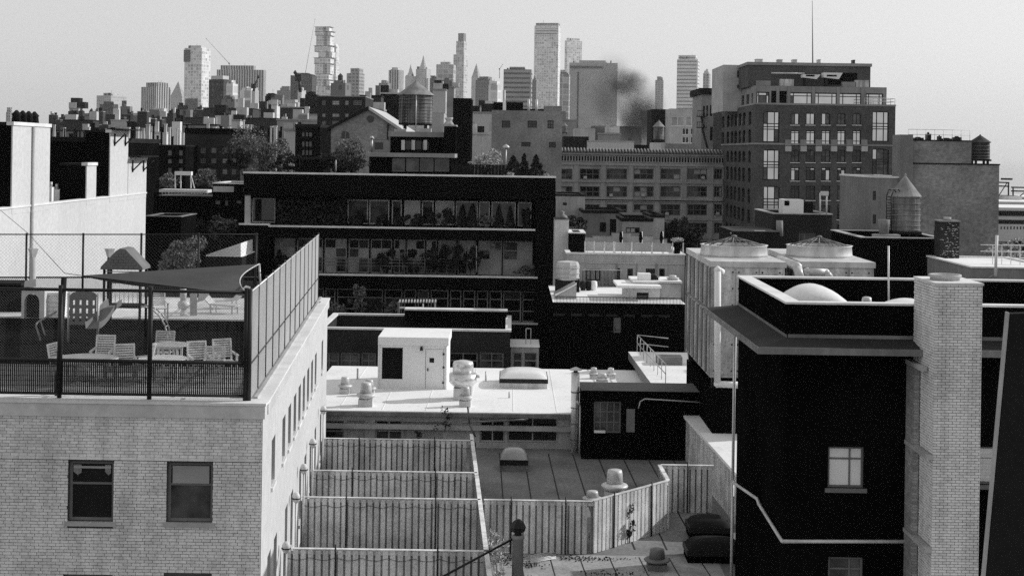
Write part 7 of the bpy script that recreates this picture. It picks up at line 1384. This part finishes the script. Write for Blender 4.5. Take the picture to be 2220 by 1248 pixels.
for x0, x1, yt, d_, mm, l in CL:
    X0, X1 = WX(x0, yt + 20, d_), WX(x1, yt + 20, d_); zt = WZ((x0 + x1) / 2, yt, d_); dep = max(8, (X1 - X0) * .7); t = thing('low_block', l, 'building', ((X0 + X1) / 2, d_, 0), 'low roofscape'); M = W[t.name]; w2 = (X1 - X0) / 2
    put('wall', MB().box(-w2, w2, 0, dep, 0, zt).mesh('wall', mm), t, M); rng = random.Random(x0)
    put('cornice', MB().box(-w2 - .2, w2 + .2, -.2, dep, zt + .003, zt + .5).mesh('cornice', rng.choice(('dark', 'stone_mid', 'stone_light'))), t, M)
    for i in range(rng.randint(1, 4)):
        cx, hh, cw = rng.uniform(-w2 * .8, w2 * .8), rng.uniform(1.5, 4.5) * d_ / 600, rng.uniform(.6, 2.6) * d_ / 600; yy = rng.uniform(1, dep * .6)
        put('bulkhead' if cw > 1.2 else 'chimney', MB().box(cx - cw, cx + cw, yy, yy + 2 * cw, zt + .5, zt + .5 + hh).mesh('bulkhead', rng.choice(('stone_light', 'dark', 'white_wall', 'masonry_dim'))), t, M)
water_tank('lone dark water tank on the left roofscape', WX(177, 250, 610), 610, WZ(177, 259, 610), 6 * 610 / F, 10 * 610 / F, 5 * 610 / F, legs=1.4, m='tank_dark', roofm='tank_dark', pipe=False, hoops=4)
rg = random.Random(21)
for i in range(46):
    px = 118 + i * 12.7 + rg.uniform(-5, 5); d_ = rg.uniform(430, 1250); yt = 331 - 60 - rg.uniform(0, 34) + (700 - d_) * .02 + (6 if px < 300 else 0); wp = rg.uniform(9, 26); mm = rg.choice(('dark_lit', 'dark_lit', 'grid_dark', 'masonry_dim', 'masonry', 'white_lit', 'black'))
    tone = {'dark_lit': 'dark block with lit windows', 'grid_dark': 'black gridded block', 'masonry_dim': 'dim masonry block', 'masonry': 'pale masonry block', 'white_lit': 'white block with dark windows', 'black': 'plain black block'}[mm]
    near = next(b for a, b in ((200, 'beyond the white chimneys'), (300, 'below the louvred office'), (400, 'near the pyramid roof'), (470, 'under the concrete tower'), (580, 'under the ribbed slab'), (640, 'under the crane core'), (9999, 'under the stacked box tower')) if px < a)
    X, zt, k = WX(px, yt, d_), WZ(px, yt, d_), d_ / F; t = thing('mid_block', f"{'narrow' if wp < 15 else 'broad'} {'low' if yt > 258 else 'taller'} {tone} {near}", 'building', (X, d_, 0), 'low roofscape', rg.uniform(-.35, .1)); M = W[t.name]; w2 = wp / 2 * k
    put('wall', MB().box(-w2, w2, 0, w2 * 1.6, 0, zt).mesh('wall', mm), t, M); put('parapet', MB().box(-w2 * 1.02, w2 * 1.02, -.02 * w2, w2 * 1.62, zt + .003, zt + .9 * k).mesh('parapet', rg.choice(('dark', 'stone_light', 'stone_mid'))), t, M)
    for j in range(rg.randint(1, 3)): cx, cw, hh = rg.uniform(-.7, .7) * w2, rg.uniform(.12, .35) * w2, rg.uniform(2, 8) * k; put('bulkhead', MB().box(cx - cw, cx + cw, .3 * w2, .3 * w2 + 2 * cw, zt + .9 * k, zt + .9 * k + hh).mesh('bulkhead', rg.choice(('white_wall', 'dark', 'masonry_dim', 'black'))), t, M)
    if rg.random() < .3: cx = rg.uniform(-.5, .5) * w2; r_ = 2.6 * k; put('roof_tank', MB().lathe(cx, w2 * .5, [(r_, zt + 3 * k), (r_, zt + 8 * k), (r_ * 1.15, zt + 8 * k), (.05, zt + 11.5 * k)], 10, smooth=False).box(cx - r_ * .7, cx + r_ * .7, w2 * .5 - r_ * .7, w2 * .5 + r_ * .7, zt, zt + 3 * k).mesh('roof_tank', 'tank_dark'), t, M)
# far chimneys along the middle roofscape
for i in range(90):
    px = 110 + i * 6.6 + random.uniform(-4, 4); yb = 296 + random.uniform(-14, 8); d_ = random.uniform(300, 420); q = PT(px, yb, d_); h_ = random.uniform(5, 16) * d_ / F; r = random.uniform(1.2, 4) * d_ / F
    mm = random.choice(('stone_light', 'black', 'white_wall', 'white_wall', 'black', 'dark_brick')); tone = {'stone_light': 'pale stone', 'black': 'black', 'white_wall': 'bright white', 'dark_brick': 'dark brick'}[mm]
    near = next(b for a, b in ((200, 'behind the white chimneys'), (300, 'below the louvred office block'), (400, 'below the pyramid roofed tower'), (470, 'below the pale concrete tower'), (580, 'below the ribbed slab'), (640, 'above the big roof tree'), (9999, 'below the stacked box tower')) if px < a)
    tag(MB().box(q.x - r, q.x + r, d_, d_ + 2 * r, 0, q.z + h_).box(q.x - r * 1.2, q.x + r * 1.2, d_ - .2 * r, d_ + 2.2 * r, q.z + h_ + .003, q.z + h_ + .3).build('roof_chimney', mm), f"{'thin' if r < 2.2 * d_ / F else 'stout'} {'low' if h_ < 10 * d_ / F else 'tall'} {tone} chimney stack {near}", 'chimney', 'small chimneys of the far roofscape')

# ------------------------------------------------------------------ added blur volumes and haze
def volume(name, mb, density, v, noise=None, aniso=0.0):
    m = bpy.data.materials.new(name); m.use_nodes = True; N = m.node_tree.nodes; L = m.node_tree.links; N.remove(N['Principled BSDF']); out = [n for n in N if n.type == 'OUTPUT_MATERIAL'][0]
    pv = N.new('ShaderNodeVolumePrincipled'); pv.inputs['Color'].default_value = (v, v, v, 1); pv.inputs['Density'].default_value = density; pv.inputs['Anisotropy'].default_value = aniso; L.new(pv.outputs[0], out.inputs['Volume']); MATS[name] = m
    if noise:
        tc = N.new('ShaderNodeTexCoord'); t = N.new('ShaderNodeTexNoise'); t.inputs['Scale'].default_value = noise; t.inputs['Detail'].default_value = 3; L.new(tc.outputs['Object'], t.inputs['Vector'])
        ln = N.new('ShaderNodeVectorMath'); ln.operation = 'LENGTH'; L.new(tc.outputs['Object'], ln.inputs[0]); fo = N.new('ShaderNodeMapRange'); L.new(ln.outputs['Value'], fo.inputs[0]); fo.inputs[1].default_value = .25; fo.inputs[2].default_value = .98; fo.inputs[3].default_value = 1; fo.inputs[4].default_value = 0; fo.interpolation_type = 'SMOOTHSTEP'
        mr = N.new('ShaderNodeMapRange'); L.new(t.outputs['Fac'], mr.inputs[0]); mr.inputs[1].default_value = .35; mr.inputs[2].default_value = .65; mr.inputs[3].default_value = .15; mr.inputs[4].default_value = 1
        mu = N.new('ShaderNodeMath'); mu.operation = 'MULTIPLY'; L.new(fo.outputs[0], mu.inputs[0]); L.new(mr.outputs[0], mu.inputs[1]); m2 = N.new('ShaderNodeMath'); m2.operation = 'MULTIPLY'; L.new(mu.outputs[0], m2.inputs[0]); m2.inputs[1].default_value = density; L.new(m2.outputs[0], pv.inputs['Density'])
    return m
volume('blur_dark', None, .36, .10, 1.3); volume('blur_grey', None, .22, .34, 1.1)  # smoke-like volumes stand in for a blurred patch over the skyline
d_ = 420
for px, py, rx, ry, mm, l in ((1372, 245, 48, 84, 'blur_dark', 'dark blur column in front of the hazy skyline'), (1362, 180, 56, 40, 'blur_dark', 'dark curling head of the blurred patch'), (1326, 200, 66, 100, 'blur_grey', 'grey blur veiling the broad tower'), (1392, 262, 60, 60, 'blur_dark', 'low dark blur at the foot of the patch'), (1300, 290, 46, 22, 'blur_dark', 'small low blur left of the patch foot'), (1405, 235, 50, 70, 'blur_grey', 'grey blur at the right of the patch')):
    q = PT(px, py, d_); k = d_ / F; me = MB().lathe(0, 0, [(math.sin(math.pi * i / 12) + .001, -math.cos(math.pi * i / 12)) for i in range(13)], 16).mesh('blur_puff', mm); o = put('blur_puff', me, None, Matrix.Translation(q) @ Matrix.Diagonal((rx * k, rx * k * .8, ry * k, 1))); tag(o, l, 'blur', 'blurred patch', 'stuff'); d_ += 20
volume('haze', None, 4.2e-5, .96, aniso=.2)
hz_ = MB().box(-9100, 9100, -320, 14100, -1.2, 520); tag(hz_.build('haze', 'haze'), 'pale even haze over the whole city', None, None, 'stuff')
